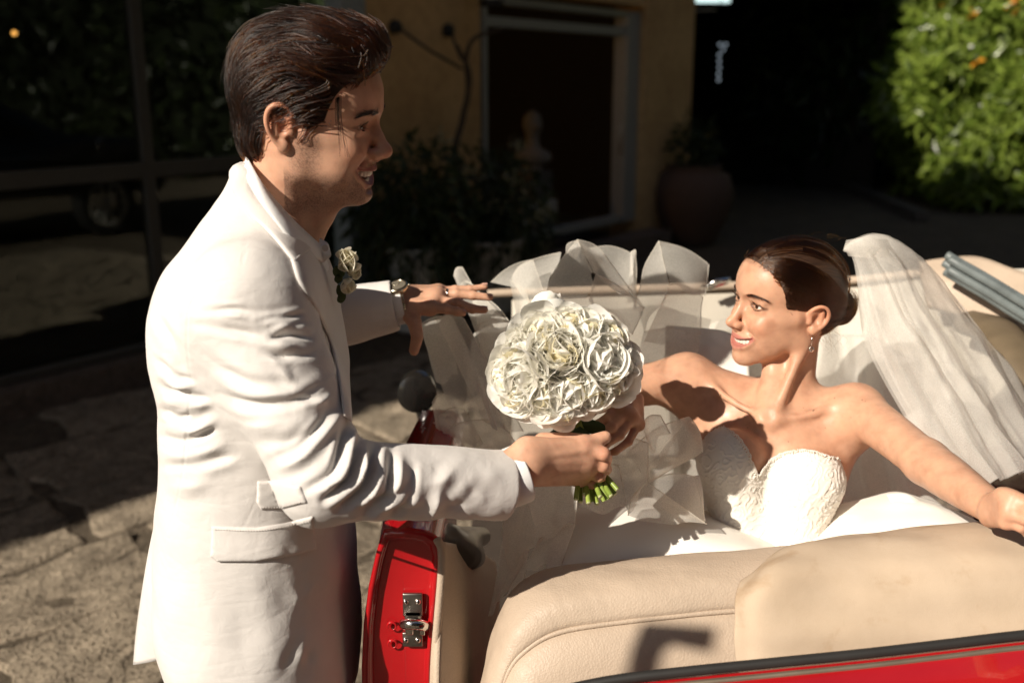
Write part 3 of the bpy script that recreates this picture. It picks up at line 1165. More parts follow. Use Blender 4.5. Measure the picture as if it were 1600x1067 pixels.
# ground
def stone_mat(name, col, scale=1.0):
    t = NT(name)
    t.bsdf(col, .9, spec=.2)
    v = t.coord()
    big = t.noise(v, 1.3 * scale, 6, .6)
    mid = t.noise(v, 9 * scale, 8, .68, .6)
    fine = t.noise(v, 70 * scale, 5, .7)
    lo = tuple(c * .62 for c in col); hi = tuple(min(1, c * 1.30) for c in col)
    c1 = t.ramp(mid, [(.30, lo), (.5, col), (.72, hi)])
    c2 = t.ramp(big, [(.3, (.80, .78, .76)), (.7, (1.08, 1.06, 1.02))])
    c3 = t.ramp(fine, [(.30, (.40, .38, .35)), (.52, (1.0, 1.0, 1.0))])
    t.l(t.mix(1.0, t.mix(1.0, c1, c2, 'MULTIPLY'), c3, 'MULTIPLY'), t.b.inputs["Base Color"])
    vo = t.n("TexVoronoi"); vo.inputs["Scale"].default_value = 55 * scale; t.l(v, vo.inputs["Vector"])
    pits = t.ramp(vo.outputs["Distance"], [(.12, (0, 0, 0)), (.42, (1, 1, 1))])
    b = t.bump(mid, 1.0, .075)
    b = t.bump(pits, 1.0, .024, b)
    t.bump(fine, .6, .006, b)
    return t.m
stone_m = stone_mat("stamped_stone", (.46, .385, .295))
mortar_m = stone_mat("mortar_earth", (.22, .18, .135), 1.6)
g = MB()
xs = np.concatenate([[-120, -40], np.linspace(-14, 18, 60), [50, 160]]); ys = np.concatenate([[-120, -40], np.linspace(-8, 26, 60), [60, 200]])
X, Y = np.meshgrid(xs, ys, indexing='ij')
g.sheet(np.stack([X, Y, -.014 + 0 * X], -1)[:, ::1])
ground = g.build("ground", mortar_m); ground["kind"] = "structure"
# paving slabs: cells of an uneven lattice, each one a rough block of its own
rg = np.random.default_rng(17)
def slab(c, w, l, rot, seed):
    n = 13
    r = np.random.default_rng(seed)
    ph = r.uniform(0, 6.28, 6)
    ring = []
    a = np.linspace(0, 2 * np.pi, 40, endpoint=False)
    ca, sa = np.cos(a), np.sin(a)
    k = 1 / np.maximum(np.abs(ca), np.abs(sa))                       # a rounded square
    rad = k ** .93 * (1 + .05 * np.sin(3 * a + ph[0]) + .035 * np.sin(5 * a + ph[1]) + .03 * np.sin(9 * a + ph[2]))
    rows = [(1.0, -.05), (1.0, -.010), (.985, -.002), (.95, .0), (.82, .0), (.62, .0), (.42, .0), (.2, .0)]
    V = []
    for f, z in rows:
        x = ca * rad * f * w / 2; y = sa * rad * f * l / 2
        p = np.column_stack([x, y, np.full(40, z)])
        if z > -.03:
            p[:, 2] += .013 * fold_noise((p + c) / .30, 300, 3) + (.010 * fold_noise((p + c) / .07, 301, 2))
        V.append(p)
    V.append(np.array([[0, 0, .004]]))
    V = np.concatenate(V)
    cr, sr = math.cos(rot), math.sin(rot)
    V = V @ np.array([[cr, -sr, 0], [sr, cr, 0], [0, 0, 1]]).T
    m = len(rows)
    i = np.arange(40); j = (i + 1) % 40
    tri = np.stack([(m - 1) * 40 + i, (m - 1) * 40 + j, np.full(40, m * 40)], -1)
    return V + c, [grid_faces(m, 40, wrap_v=True)[:, ::-1], tri]
base_rot = math.atan2(WU[1], WU[0]) - .12
ux, uy = np.array([math.cos(base_rot), math.sin(base_rot), 0]), np.array([-math.sin(base_rot), math.cos(base_rot), 0])
nslab = 0
row = 0; yv = -3.0
while yv < 6.2:
    lh = rg.uniform(.42, .70)
    xv = -4.5 + rg.uniform(0, .4)
    while xv < 6.0:
        wv = rg.uniform(.50, 1.15)
        c = np.array([0.2, 2.2, 0]) + ux * (xv + wv / 2) + uy * (yv + lh / 2 - 2.0) + np.array([*rg.normal(0, .012, 2), rg.normal(0, .004)])
        pr = proj(c)
        t_ = (c - P0) @ WN
        if pr[2] > .8 and -260 < pr[0] < 1750 and 330 < pr[1] < 1500 and t_ > .30 and np.linalg.norm(c[:2]) < 6.2:
            vv_, ff_ = slab(c, wv - .026, lh - .026, base_rot + rg.normal(0, .05), 1000 + nslab)
            if nslab < 290:
                m_ = MB().add(vv_, ff_).build("paving_stone", stone_m, ground)
                nslab += 1
        xv += wv
    yv += lh

# ---- the building on the left
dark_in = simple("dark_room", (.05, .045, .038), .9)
ochre = NT("ochre_plaster"); ochre.bsdf((.36, .235, .11), .9, spec=.2)
ov = ochre.coord()
ochre.l(ochre.mix(1.0, ochre.ramp(ochre.noise(ov, 1.8, 6), [(.3, (.52, .34, .16)), (.7, (.66, .45, .22))]), ochre.ramp(ochre.noise(ov, 14, 6), [(.35, (.86, .85, .84)), (.6, (1, 1, 1))]), 'MULTIPLY'), ochre.b.inputs["Base Color"])
ochre.bump(ochre.noise(ov, 120, 5), .3, .003)
frame_m = simple("grey_painted_frame", (.30, .31, .29), .45, var=.06)
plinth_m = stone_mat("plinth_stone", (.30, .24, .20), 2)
s_l = -26.0
s_win = on_wall(540, 300)[0]; s_fr = on_wall(577, 300)[0]; s_w1 = on_wall(727, 200)[0]
s_d0 = on_wall(768, 130)[0]; s_d1 = on_wall(1002, 200)[0]; s_p1 = on_wall(1076, 200)[0]
h_step = .20
bld = empty("building", W(-3, 0, 0), "ochre building with shaded shop window, glazed door and stone plinth behind the man", "building")
H_B = 1.55 / math.sin(SUN_AZ - math.atan2(WU[0], WU[1])) * math.tan(SUN_EL)
mb = MB()
wbox(mb, s_fr, s_w1, -.30, 0, 0, H_B)                # plaster between window and door
wbox(mb, s_w1, s_d0 - .02, -.34, -.10, 0, H_B)        # set back strip beside the door
wbox(mb, s_d1 + .03, s_p1, -.35, .02, 0, H_B)        # pillar
wbox(mb, s_l, s_fr, -.30, -.002, 3.1, H_B)           # over the window
wbox(mb, s_w1 + .002, s_d1 + .028, -.30, -.004, on_wall(900, 8)[1] + .06, H_B)
wbox(mb, s_l, -7.5, -.30, -.003, 0, 3.098)
mb.build("wall", ochre.m, bld, smooth=False)
mb = MB(); wbox(mb, s_l, s_p1, -9, -.36, H_B - .25, H_B - .02); mb.build("roof", simple("roof_tiles", (.25, .12, .07), .9), bld, smooth=False)
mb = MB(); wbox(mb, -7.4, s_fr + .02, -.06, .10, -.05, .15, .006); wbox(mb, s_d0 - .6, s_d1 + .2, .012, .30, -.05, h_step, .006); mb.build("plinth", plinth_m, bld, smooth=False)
# unseen slab, block and brackets added to throw shade on the far court
mb = MB(); wbox(mb, -5.4, 2.8, -.3, 5.6, 6.55, 6.85); mb.build("added_shade_slab", ochre.m, bld, smooth=False)
mb = MB(); wbox(mb, -5.4, 2.8, -2.4, -.31, H_B - .02, 6.84); mb.build("added_shade_block", ochre.m, bld, smooth=False)
for s_ in (-5.0, 2.6):
    mb = MB(); wbox(mb, s_ - .12, s_ + .12, -.30, .26, H_B, 6.548); mb.build("added_slab_bracket", ochre.m, bld, smooth=False)
# shop window: sill, posts, rail, panes
glass = NT("shop_glass")
gl = glass.n("BsdfGlossy"); gl.inputs["Roughness"].default_value = .015; gl.inputs[0].default_value = (.9, .95, .92, 1)
tr = glass.n("BsdfTransparent"); tr.inputs[0].default_value = (.88, .90, .87, 1)
fr = glass.n("Fresnel"); fr.inputs[0].default_value = 1.45
mx = glass.n("MixShader"); glass.l(fr.outputs[0], mx.inputs[0]); glass.l(tr.outputs[0], mx.inputs[1]); glass.l(gl.outputs[0], mx.inputs[2]); glass.l(mx.outputs[0], glass.out.inputs[0])
win = MB(); h_top = 3.08
post_s = [on_wall(232, 200)[0], on_wall(-75, 300)[0], -3.2, -5.2, -7.3]
for s_ in post_s: wbox(win, s_ - .035, s_ + .035, -.09, -.02, .16, h_top, .004)
rail_h = on_wall(150, 273)[1]
for a, b in zip([*post_s[1:], None][:-1], post_s[:-1]): wbox(win, a + .036, b - .036, -.085, -.025, rail_h - .045, rail_h + .045, .004)
wbox(win, post_s[0] + .036, s_win - .002, -.085, -.025, rail_h - .045, rail_h + .045, .004)
wbox(win, -7.4, s_win - .002, -.11, .0, .151, .20, .004)
window = win.build("window_frame", simple("dark_window_frame", (.055, .053, .048), .5, var=.08), bld, smooth=False)
mb = MB(); wbox(mb, s_win, s_fr - .003, -.12, .03, .152, h_top, .006); mb.build("corner_post", simple("pale_frame", (.27, .30, .31), .4, var=.05), bld, smooth=False)
for k, (a, b) in enumerate(zip(post_s[1:] + [], post_s[:-1])):
    mb = MB(); wbox(mb, a + .034, b - .034, -.060, -.052, .2, h_top); mb.build("pane", glass.m, window, smooth=False)
mb = MB(); wbox(mb, post_s[0] + .034, s_win, -.060, -.052, .2, h_top); mb.build("pane", glass.m, window, smooth=False)
# glazed door
hd0 = on_wall(850, 25)[1]; hd1 = on_wall(850, 42)[1]
door_t = -.16
mb = MB()
hb = on_wall(900, 366)[1]
wbox(mb, s_d0, s_d0 + .055, -.22, -.08, hb, hd1 + .22, .004)
wbox(mb, s_d1 - .22, s_d1 + .03, -.22, -.06, hb, hd1 + .22, .004)
wbox(mb, s_d0 + .056, s_d1 - .221, -.21, -.09, hd1 - .02, hd1 + .06, .004)
wbox(mb, s_d0 + .056, s_d1 - .221, -.21, -.07, hd1 + .16, hd1 + .22, .004)
wbox(mb, s_d0 + .056, s_d1 - .221, -.20, -.09, hb, hb + .07, .004)
dfr = mb.build("door_frame", frame_m, bld, smooth=False)
mb = MB(); mb.tube([W(s_d1 - .33, -.09, 1.0), W(s_d1 - .33, -.06, 1.02), W(s_d1 - .33, -.06, 1.28), W(s_d1 - .33, -.09, 1.30)], .012, 8); mb.build("door_handle", simple("dull_metal", (.45, .43, .40), .35, metal=1.0), dfr)
mb = MB(); wbox(mb, s_d0 + .75, s_d0 + 1.35, -.30, -.22, hb + .10, hb + .32, .02); mb.build("door_box", frame_m, bld)
# rooms behind the glass: dark back wall, floor, ceiling
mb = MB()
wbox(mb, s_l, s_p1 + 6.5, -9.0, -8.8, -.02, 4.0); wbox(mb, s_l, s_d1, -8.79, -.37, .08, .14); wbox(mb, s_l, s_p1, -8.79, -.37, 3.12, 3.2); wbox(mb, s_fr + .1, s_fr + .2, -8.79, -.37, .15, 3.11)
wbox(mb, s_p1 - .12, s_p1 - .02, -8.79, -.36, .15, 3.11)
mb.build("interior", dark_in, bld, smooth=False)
# covered passage to the right of the pillar
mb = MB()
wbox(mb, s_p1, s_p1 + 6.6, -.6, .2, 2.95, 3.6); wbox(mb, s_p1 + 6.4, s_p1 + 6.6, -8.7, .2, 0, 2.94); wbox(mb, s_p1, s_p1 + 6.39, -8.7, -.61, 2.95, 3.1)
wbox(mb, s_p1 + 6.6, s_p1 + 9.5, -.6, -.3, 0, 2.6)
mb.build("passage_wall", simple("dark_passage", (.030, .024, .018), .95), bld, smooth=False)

# warm lamps inside, seen through the window
bulb = NT("warm_bulb"); e = bulb.n("Emission"); e.inputs[0].default_value = (1, .52, .18, 1); e.inputs[1].default_value = 700; bulb.l(e.outputs[0], bulb.out.inputs[0])
dim = NT("dim_bulb"); e = dim.n("Emission"); e.inputs[0].default_value = (1, .45, .10, 1); e.inputs[1].default_value = 1.6; dim.l(e.outputs[0], dim.out.inputs[0])
brass = simple("dark_brass", (.20, .13, .06), .4, metal=1.0)
def lamp(px, py, t, r, label, cat="lamp", m_=None):
    s_, h_ = on_wall(px, py, t)
    e_ = empty("ceiling_lamp", W(s_, t, h_), label, cat, "lamps in the dark shop")
    mb = MB(); mb.lathe([(0, -r), (r * .7, -r * .75), (r, 0), (r * .7, r * .7), (0, r)], 14, W(s_, t, h_)); mb.build("bulb", (m_ or bulb).m, e_)
    mb = MB(); mb.lathe([(r * .3, r * .8), (r * 1.5, r * .9), (r * .5, r * 2.2), (.006, r * 2.4), (.006, 3.1 - h_)], 14, W(s_, t, h_)); mb.build("lamp_shade", brass, e_)
lamp(336, 62, -2.0, .026, "warm bulb in the dark shop, nearest to the man's hair")
lamp(22, 52, -3.0, .020, "small amber bulb in the dark shop at the far left", m_=dim)
lamp(300, 42, -3.4, .016, "dim amber bulb in the dark shop, between the other two", m_=dim)

# ---- a dark car parked across the court, just out of the picture: the shop window mirrors it
TC = 5.4
CN = -WN
car2 = empty("parked_car", W(on_wall(60, 385, -TC)[0], TC, .0), "black parked car with alloy wheels, mirrored in the dark shop window", "car")
paint2 = simple("black_paint", (.012, .012, .014), .25, var=.05, coat=.6)
rub = simple("tyre_rubber", (.015, .015, .015), .8)
alloy = simple("alloy_rim", (.78, .74, .66), .35, metal=.3)
tcar = TC
sW, hW = on_wall(172, 347, -TC)
R_wh = .37
hW = R_wh
prof = [(-4.2, .55), (-4.1, .95), (-3.6, 1.05), (-2.6, 1.62), (-1.3, 1.66), (-.35, 1.15), (.45, 1.08), (.80, .95), (.92, .70), (.90, .45)]
prof = [(sW + a, b + hW - R_wh) for a, b in prof]
bm = bmesh.new()
vs = [bm.verts.new(Vector(W(a, tcar, b))) for a, b in prof]
f = bm.faces.new(vs); ext = bmesh.ops.extrude_face_region(bm, geom=[f])
for v_ in [q for q in ext['geom'] if isinstance(q, bmesh.types.BMVert)]: v_.co += Vector(WN * 1.7)
bmesh.ops.recalc_face_normals(bm, faces=bm.faces[:])
bmesh.ops.bevel(bm, geom=[e_ for e_ in bm.edges], offset=.06, segments=3, affect='EDGES', clamp_overlap=True)
MB().bm(bm).build("body", paint2, car2)
Rwh = np.stack([WU, [0, 0, 1], CN], -1)
for k, s_ in enumerate((sW, sW - 2.75)):
    c = W(s_, tcar - .03, hW)
    wh = MB().lathe([(R_wh * .62, -.10), (R_wh * .95, -.10), (R_wh, -.06), (R_wh, .05), (R_wh * .94, .09), (R_wh * .70, .09), (R_wh * .68, .04)], 40, c, Rwh).build("wheel", rub, car2)
    mb = MB().lathe([(R_wh * .60, .07), (R_wh * .70, .09), (R_wh * .71, .05), (R_wh * .62, .02)], 40, c, Rwh); mb.lathe([(0, .07), (.05, .065), (.055, .03)], 16, c, Rwh)
    for q in range(10):
        a = q * 2 * math.pi / 10
        dv = WU * math.cos(a) + np.array([0, 0, 1]) * math.sin(a)
        mb.tube([c + CN * .05 + dv * .04, c + CN * .065 + dv * R_wh * .64], [.020, .014], 6, flat=.6)
    mb.build("rim", alloy, wh)
sH, hH = on_wall(160, 224, -TC)
chrome2 = simple("dull_chrome", (.6, .6, .58), .2, metal=1.0)
mb = MB().tube([W(sH + .06, tcar - .02, hH + .06), W(sH + .02, tcar - .03, hH), W(sH - .05, tcar - .02, hH - .08)], [.02, .045, .02], 8); mb.build("headlight", chrome2, car2)
mb = MB().tube([W(sW - 2.6, tcar - .012, hW + .50), W(sW - .9, tcar - .014, hW + .55), W(sW + .1, tcar - .012, hW + .48)], .014, 6); mb.build("side_trim", chrome2, car2)
mb = MB()
side_w = [(-2.95, 1.12), (-2.45, 1.50), (-1.35, 1.53), (-.62, 1.13)]
V_ = np.array([W(sW + a, tcar - .006, b + hW - R_wh) for a, b in side_w])
mb.add(V_, np.array([[0, 1, 2, 3]])); mb.build("side_window", simple("car_glass", (.02, .022, .022), .05, coat=.5), car2, smooth=False)


# ---- things against the facade
iron = simple("black_iron", (.02, .018, .016), .6)
for k, (p, q_, lab) in enumerate((((614, 43), (722, 108), "black iron wall bracket with long stay, the one nearer the man"), ((697, 48), (722, 95), "black iron wall bracket with short stay, beside the bare stem"))):
    s0, h0 = on_wall(*p); s1, h1 = on_wall(*q_, .25)
    b_ = empty("wall_bracket", W(s0, 0, h0), lab, "wall bracket", "iron brackets on the ochre wall")
    MB().lathe([(0, .05), (.045, .045), (.05, 0), (.0, -.0)], 16, W(s0, 0.002, h0), np.stack([WU, [0, 0, 1], WN], -1)).build("boss", iron, b_)
    MB().tube([W(s0, .04, h0), W((s0 + s1) / 2, .15, (h0 + h1) / 2 - .02), W(s1, .25, h1)], .011, 8).build("stay", iron, b_)
# wall lantern above the door edge
s_, h_ = on_wall(768, -2, .28)
lan = empty("wall_lantern", W(s_, .28, h_), "iron wall lantern with pale glass at the top beside the door", "lantern")
mb = MB().lathe([(.09, -.02), (.10, 0), (.08, .03)], 6, W(s_, .28, h_ - .04)); mb.lathe([(.03, .34), (.13, .26), (.14, .24)], 6, W(s_, .28, h_))
for a in range(6): mb.tube([W(s_, .28, h_) + np.array([.085 * math.cos(a * 1.047), .085 * math.sin(a * 1.047), -.03]), W(s_, .28, h_) + np.array([.12 * math.cos(a * 1.047), .12 * math.sin(a * 1.047), .25])], .006, 5)
mb.tube([W(s_, .0, h_ + .30), W(s_, .16, h_ + .45), W(s_, .28, h_ + .34)], .012, 7)
mb.build("cage", iron, lan)
MB().lathe([(.05, -.02), (.075, .0), (.105, .24), (.03, .30)], 6, W(s_, .28, h_)).build("glass", simple("milky_glass", (.55, .53, .47), .3), lan, smooth=False)

# planters and their plants
def leaf_cloud(rg, n, centre, radius, lw, droop=0.0, shape=None):
    """n folded leaves in a volume; returns verts, faces."""
    u = rg.normal(size=(n, 3)); u /= np.linalg.norm(u, axis=1)[:, None]
    r = rg.random(n) ** .45
    c = np.asarray(centre) + u * r[:, None] * np.asarray(radius) if shape is None else shape
    d = u * .6 + rg.normal(0, .55, (n, 3)); d[:, 2] -= droop; d /= np.linalg.norm(d, axis=1)[:, None]
    s = np.cross(d, rg.normal(size=(n, 3))); s /= np.linalg.norm(s, axis=1)[:, None]
    nn = np.cross(d, s)
    L = lw[0] * rg.uniform(.6, 1.25, n)[:, None]; Wd = lw[1] * rg.uniform(.7, 1.2, n)[:, None]
    V = np.stack([c, c + d * L * .45 + s * Wd * .5 + nn * L * .10, c + d * L * .5 - nn * L * .03, c + d * L * .45 - s * Wd * .5 + nn * L * .10, c + d * L - nn * L * .12], 1)
    b = np.arange(n)[:, None] * 5
    F = np.concatenate([b + [0, 1, 2], b + [0, 2, 3], b + [1, 4, 2], b + [2, 4, 3]])
    return V.reshape(-1, 3), F
def leaf_material(name, a, b, rough=.42, gloss=.5):
    t = NT(name)
    p = t.bsdf(a, rough, spec=gloss)
    g_ = t.n("NewGeometry"); c = t.ramp(g_.outputs["Random Per Island"], [(.0, a), (.6, b), (1, tuple(min(1, x * 1.5) for x in b))])
    t.l(c, p.inputs["Base Color"])
    tr = t.n("BsdfTranslucent"); t.l(t.mix(1.0, c, (1.1, 1.3, .5), 'MULTIPLY'), tr.inputs[0])
    mx = t.n("MixShader"); mx.inputs[0].default_value = .3
    t.l(p.outputs[0], mx.inputs[1]); t.l(tr.outputs[0], mx.inputs[2]); t.l(mx.outputs[0], t.out.inputs[0])
    return t.m
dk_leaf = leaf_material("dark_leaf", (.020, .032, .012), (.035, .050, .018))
pale_bloom = leaf_material("pale_bloom", (.22, .20, .15), (.32, .30, .22))
white_pot = simple("white_glazed_pot", (.62, .61, .58), .4, var=.06)
twig_m = simple("bark", (.060, .042, .028), .9, bump=.4, bscale=60)
rl = np.random.default_rng(23)
def planter(px0, px1, py_top, py_base, t, nleaf, rad, lab, bloom):
    s0 = on_wall(px0, 300, t)[0]; s1 = on_wall(px1, 300, t)[0]; sc_ = (s0 + s1) / 2
    htop = on_wall((px0 + px1) / 2, py_top, t)[1]; hb_ = 0.0
    e_ = empty("potted_plant", W(sc_, t, 0), lab, "potted plant", "potted plants against the ochre wall")
    rw = (s1 - s0) * .30
    MB().lathe([(0, 0), (rw * .70, 0), (rw * .78, .02), (rw, htop - .04), (rw * 1.06, htop - .03), (rw * 1.06, htop), (rw * .95, htop), (rw * .9, htop - .06), (0, htop - .06)], 28, W(sc_, t, hb_)).build("pot", white_pot, e_)
    v_, f_ = leaf_cloud(rl, nleaf, W(sc_, t, htop + rad[2] * .35), rad, (.11, .035), .9)
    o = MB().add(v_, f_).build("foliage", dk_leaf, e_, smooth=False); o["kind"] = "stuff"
    # hanging shoots
    mb = MB(); V = []
    for k in range(60):
        a = rl.uniform(0, 6.28); r_ = rad[0] * rl.uniform(.4, 1.0)
        top_ = W(sc_, t, htop + .05) + np.array([r_ * math.cos(a), r_ * math.sin(a), rl.uniform(-.1, .25)])
        ln = rl.uniform(.25, .60)
        V.append(np.array([top_ + np.array([.03 * math.sin(q * 3 + k), .02 * math.cos(q * 4), -ln * q / 9]) for q in range(10)]))
    pts = np.concatenate(V)
    v_, f_ = leaf_cloud(rl, len(pts), 0, 1, (.075, .022), 1.2, shape=pts)
    o = MB().add(v_, f_).build("hanging_foliage", dk_leaf, e_, smooth=False); o["kind"] = "stuff"
    if bloom:
        pts = W(sc_, t, htop + rad[2] * .6) + rl.normal(size=(16, 3)) * np.array([rad[0] * .6, rad[1] * .6, rad[2] * .45])
        pts = np.repeat(pts, 26, 0) + rl.normal(0, .035, (16 * 26, 3))
        v_, f_ = leaf_cloud(rl, len(pts), 0, 1, (.035, .030), 0, shape=pts)
        o = MB().add(v_, f_).build("blossom", pale_bloom, e_, smooth=False); o["kind"] = "stuff"
    return sc_, htop, e_
sc1, ht1, pl1 = planter(596, 690, 385, 440, .50, 1500, (.46, .36, .56), "white pot with dark hanging foliage, the one nearer the man", False)
sc2, ht2, pl2 = planter(700, 815, 372, 440, .55, 1300, (.50, .36, .52), "white pot with dark foliage and pale blooms, beside the glazed door", True)
# bare climbing stem rising from the second pot
b0 = W(on_wall(712, 255, .35)[0], .35, on_wall(712, 255, .35)[1])
pts = [W(sc2, .5, ht2), b0] + [W(on_wall(x, y, .30)[0], .30, on_wall(x, y, .30)[1]) for x, y in ((722, 190), (732, 140), (728, 95), (742, 60), (790, 45))]
tr_ = empty("climbing_stem", pts[0], "bare twisted climbing stem rising from the pots up the wall", "climber")
MB().tube(catmull(pts, 40), np.linspace(.030, .012, 40), 8).build("stem", twig_m, tr_)
MB().tube(catmull([W(on_wall(722, 190, .30)[0], .30, on_wall(722, 190, .3)[1]), W(on_wall(735, 120, .32)[0], .32, on_wall(735, 120, .32)[1]), W(on_wall(715, 70, .3)[0], .3, on_wall(715, 70, .3)[1])], 20), np.linspace(.018, .007, 20), 7).build("branch", twig_m, tr_)
# terracotta urn by the pillar
s_, _h = on_wall(1083, 300, .30)
hu = on_wall(1083, 258, .30)[1]
urn = empty("urn", W(s_, .30, 0), "large terracotta urn standing by the shaded pillar", "urn")
ur = (on_wall(1120, 300, .3)[0] - on_wall(1046, 300, .3)[0]) * .5 * .75
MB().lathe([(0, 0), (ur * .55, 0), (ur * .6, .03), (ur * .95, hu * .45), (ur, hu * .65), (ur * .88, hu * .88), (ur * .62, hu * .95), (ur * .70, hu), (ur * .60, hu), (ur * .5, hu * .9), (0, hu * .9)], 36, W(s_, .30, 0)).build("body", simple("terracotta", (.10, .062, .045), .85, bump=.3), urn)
v_, f_ = leaf_cloud(rl, 220, W(s_, .3, hu + .22), (.25, .25, .28), (.16, .03), .2)
o = MB().add(v_, f_).build("foliage", dk_leaf, urn, smooth=False); o["kind"] = "stuff"
# white bust inside the doorway
tb = -.75
s_, h_ = on_wall(832, 210, tb)
bust = empty("bust", W(s_, tb, 0.14), "white plaster bust on a pedestal behind the glazed door", "bust")
B_ = Sdf(.012)
q_ = W(s_, tb, h_ + .10)
B_.ell(q_, (.10, .11, .135), 0); B_.cap(q_ + np.array([0, 0, -.08]), q_ + np.array([0, 0, -.24]), .062, .075, .03); B_.ell(q_ + np.array([0, 0, -.33]), (.20, .13, .10), .05); B_.ell(q_ + np.array([.05, -.10, -.02]), (.02, .03, .03), .02); B_.cap(q_ + np.array([0, 0, -.36]), q_ + np.array([0, 0, -.44]), .09, .10, .02)
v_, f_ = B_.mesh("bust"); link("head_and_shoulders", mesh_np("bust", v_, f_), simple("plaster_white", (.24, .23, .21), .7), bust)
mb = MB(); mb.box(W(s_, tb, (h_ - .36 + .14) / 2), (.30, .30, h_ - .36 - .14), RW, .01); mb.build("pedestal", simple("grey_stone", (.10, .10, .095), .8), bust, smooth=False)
# lit sign and hanging light deep in the passage
sg = NT("lit_sign_face"); e = sg.n("Emission"); e.inputs[0].default_value = (.70, .92, .90, 1); e.inputs[1].default_value = 1.1; sg.l(e.outputs[0], sg.out.inputs[0])
def deep(px, py, d): return at(px, py, d)
c = deep(1114, -8, 14.5)
ls = empty("lit_sign", c, "pale lit sign box at the top of the dark passage", "sign")
mb = MB().box(c, (.50, .06, .22)); mb.build("face", sg.m, ls, smooth=False); MB().box(c + np.array([0, .06, 0.02]), (.56, .05, .30), None, .01).build("housing", iron, ls)
c = deep(1128, 72, 14.0)
pd = empty("pendant_light", c, "string of small pale glass lights hanging in the dark passage", "pendant light")
gm = NT("pale_light"); e = gm.n("Emission"); e.inputs[0].default_value = (.75, .88, 1, 1); e.inputs[1].default_value = .28; gm.l(e.outputs[0], gm.out.inputs[0])
for k, (dx, dy) in enumerate(((-3, 0), (6, 0), (2, 8), (-4, 16), (-4, 26), (-4, 36), (-5, 46), (-5, 55))):
    mb = MB(); mb.lathe([(0, -.028), (.026, 0), (0, .028)], 8, deep(1128 + dx, 70 + dy, 14.0)); mb.build("glass_drop", gm.m, pd)
MB().tube([deep(1126, 125, 14.0), deep(1126, 66, 14.0), deep(1126, -60, 14.0)], .006, 6).build("chain", iron, pd)

# ---- hedge in the sun, with dark trees behind it
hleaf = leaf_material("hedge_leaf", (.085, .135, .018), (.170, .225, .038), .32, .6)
h0 = ground_at(1500, 318)
hedge = empty("hedge", h0, "tall leafy hedge in full sun with a few orange blossoms", "hedge")
rh = np.random.default_rng(5)
def hedge_points(n, px_lo, px_hi, edge):
    """Points on the outer shell of the hedge as its outline shows it."""
    out = []
    while len(out) < n:
        px = rh.uniform(px_lo, px_hi); py = rh.uniform(-170, 318)
        l = np.interp(py, [-170, -60, 20, 70, 130, 180, 220, 250, 290, 312], [1395, 1410, 1425, 1405, 1372, 1362, 1398, 1408, 1406, 1424]) + rh.normal(0, 9)
        if px < l: continue
        b_ = 306 + 9 * math.sin(px * .06) + rh.normal(0, 4)
        if py > b_: continue
        bul = .9 * fold_noise(np.array([[px / 260, py / 260, 0]]), 61, 3)[0]
        d = 13.6 + 2.2 * (1 - min(1, (px - l) / 130)) ** 2 - bul + abs(rh.normal(0, .28))
        out.append(at(px, py, d))
    return np.array(out)
pts = hedge_points(15000, 1360, 1760, 0)
v_, f_ = leaf_cloud(rh, len(pts), 0, 1, (.27, .085), .25, shape=pts)
o = MB().add(v_, f_).build("foliage", hleaf, hedge, smooth=False); o["kind"] = "stuff"
sel = hedge_points(11, 1420, 1700, 0) + (CAM - at(1550, 100, 13.6)) * .018
sel = np.repeat(sel, 6, 0) + rh.normal(0, .035, (11 * 6, 3))
v_, f_ = leaf_cloud(rh, len(sel), 0, 1, (.10, .085), 0, shape=sel)
o = MB().add(v_, f_).build("blossom", leaf_material("orange_petal", (.62, .22, .02), (.80, .34, .03)), hedge, smooth=False); o["kind"] = "stuff"
mb = MB()
for k in range(12):
    b_ = ground_at(1470 + k * 22 + rh.normal(0, 6), 312 + rh.normal(0, 2)) + np.array([.2, .5, 0])
    pts_ = catmull([b_, b_ + np.array([rh.normal(0, .1), .25, .6]), b_ + np.array([rh.normal(.1, .2), .9, 1.6]), b_ + np.array([rh.normal(.2, .3), 1.4, 3.2])], 10)
    mb.tube(pts_, np.linspace(.055, .02, 10), 6)
mb.build("trunk", twig_m, hedge)
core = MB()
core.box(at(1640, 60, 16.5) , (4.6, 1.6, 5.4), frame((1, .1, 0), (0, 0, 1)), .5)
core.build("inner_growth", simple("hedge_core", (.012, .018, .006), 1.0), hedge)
# dark trees that close the view in the shade
for k, (px, d, w_, hh, lab) in enumerate(((1290, 17.5, 2.2, 7.0, "dark shaded tree beyond the passage, left of the sunlit hedge"), (1400, 20.0, 3.2, 8.5, "tall dark tree behind the sunlit hedge"), (1640, 21.0, 4.2, 9.0, "tall dark tree rising behind the right end of the hedge"))):
    b_ = at(px, 300, d); b_[2] = 0
    tt = empty("tree", b_, lab, "tree", "dark trees closing the view")
    MB().tube(catmull([b_, b_ + np.array([.1, 0, 1.5]), b_ + np.array([-.1, .1, 3.5]), b_ + np.array([.1, .1, hh * .8])], 14), np.linspace(.20, .05, 14), 9).build("trunk", twig_m, tt)
    v_, f_ = leaf_cloud(rh, 7000, b_ + np.array([0, 0, hh * .52]), (w_, w_ * .7, hh * .52), (.42, .16), .2)
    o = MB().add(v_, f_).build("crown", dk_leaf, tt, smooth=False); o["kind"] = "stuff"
# garden wall that closes the court at the far right
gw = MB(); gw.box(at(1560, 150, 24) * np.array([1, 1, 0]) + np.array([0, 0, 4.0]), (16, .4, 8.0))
o = gw.build("garden_wall", simple("shaded_wall", (.03, .028, .024), .95), smooth=False); setp(o, "dark boundary wall behind the hedge and trees", "wall")
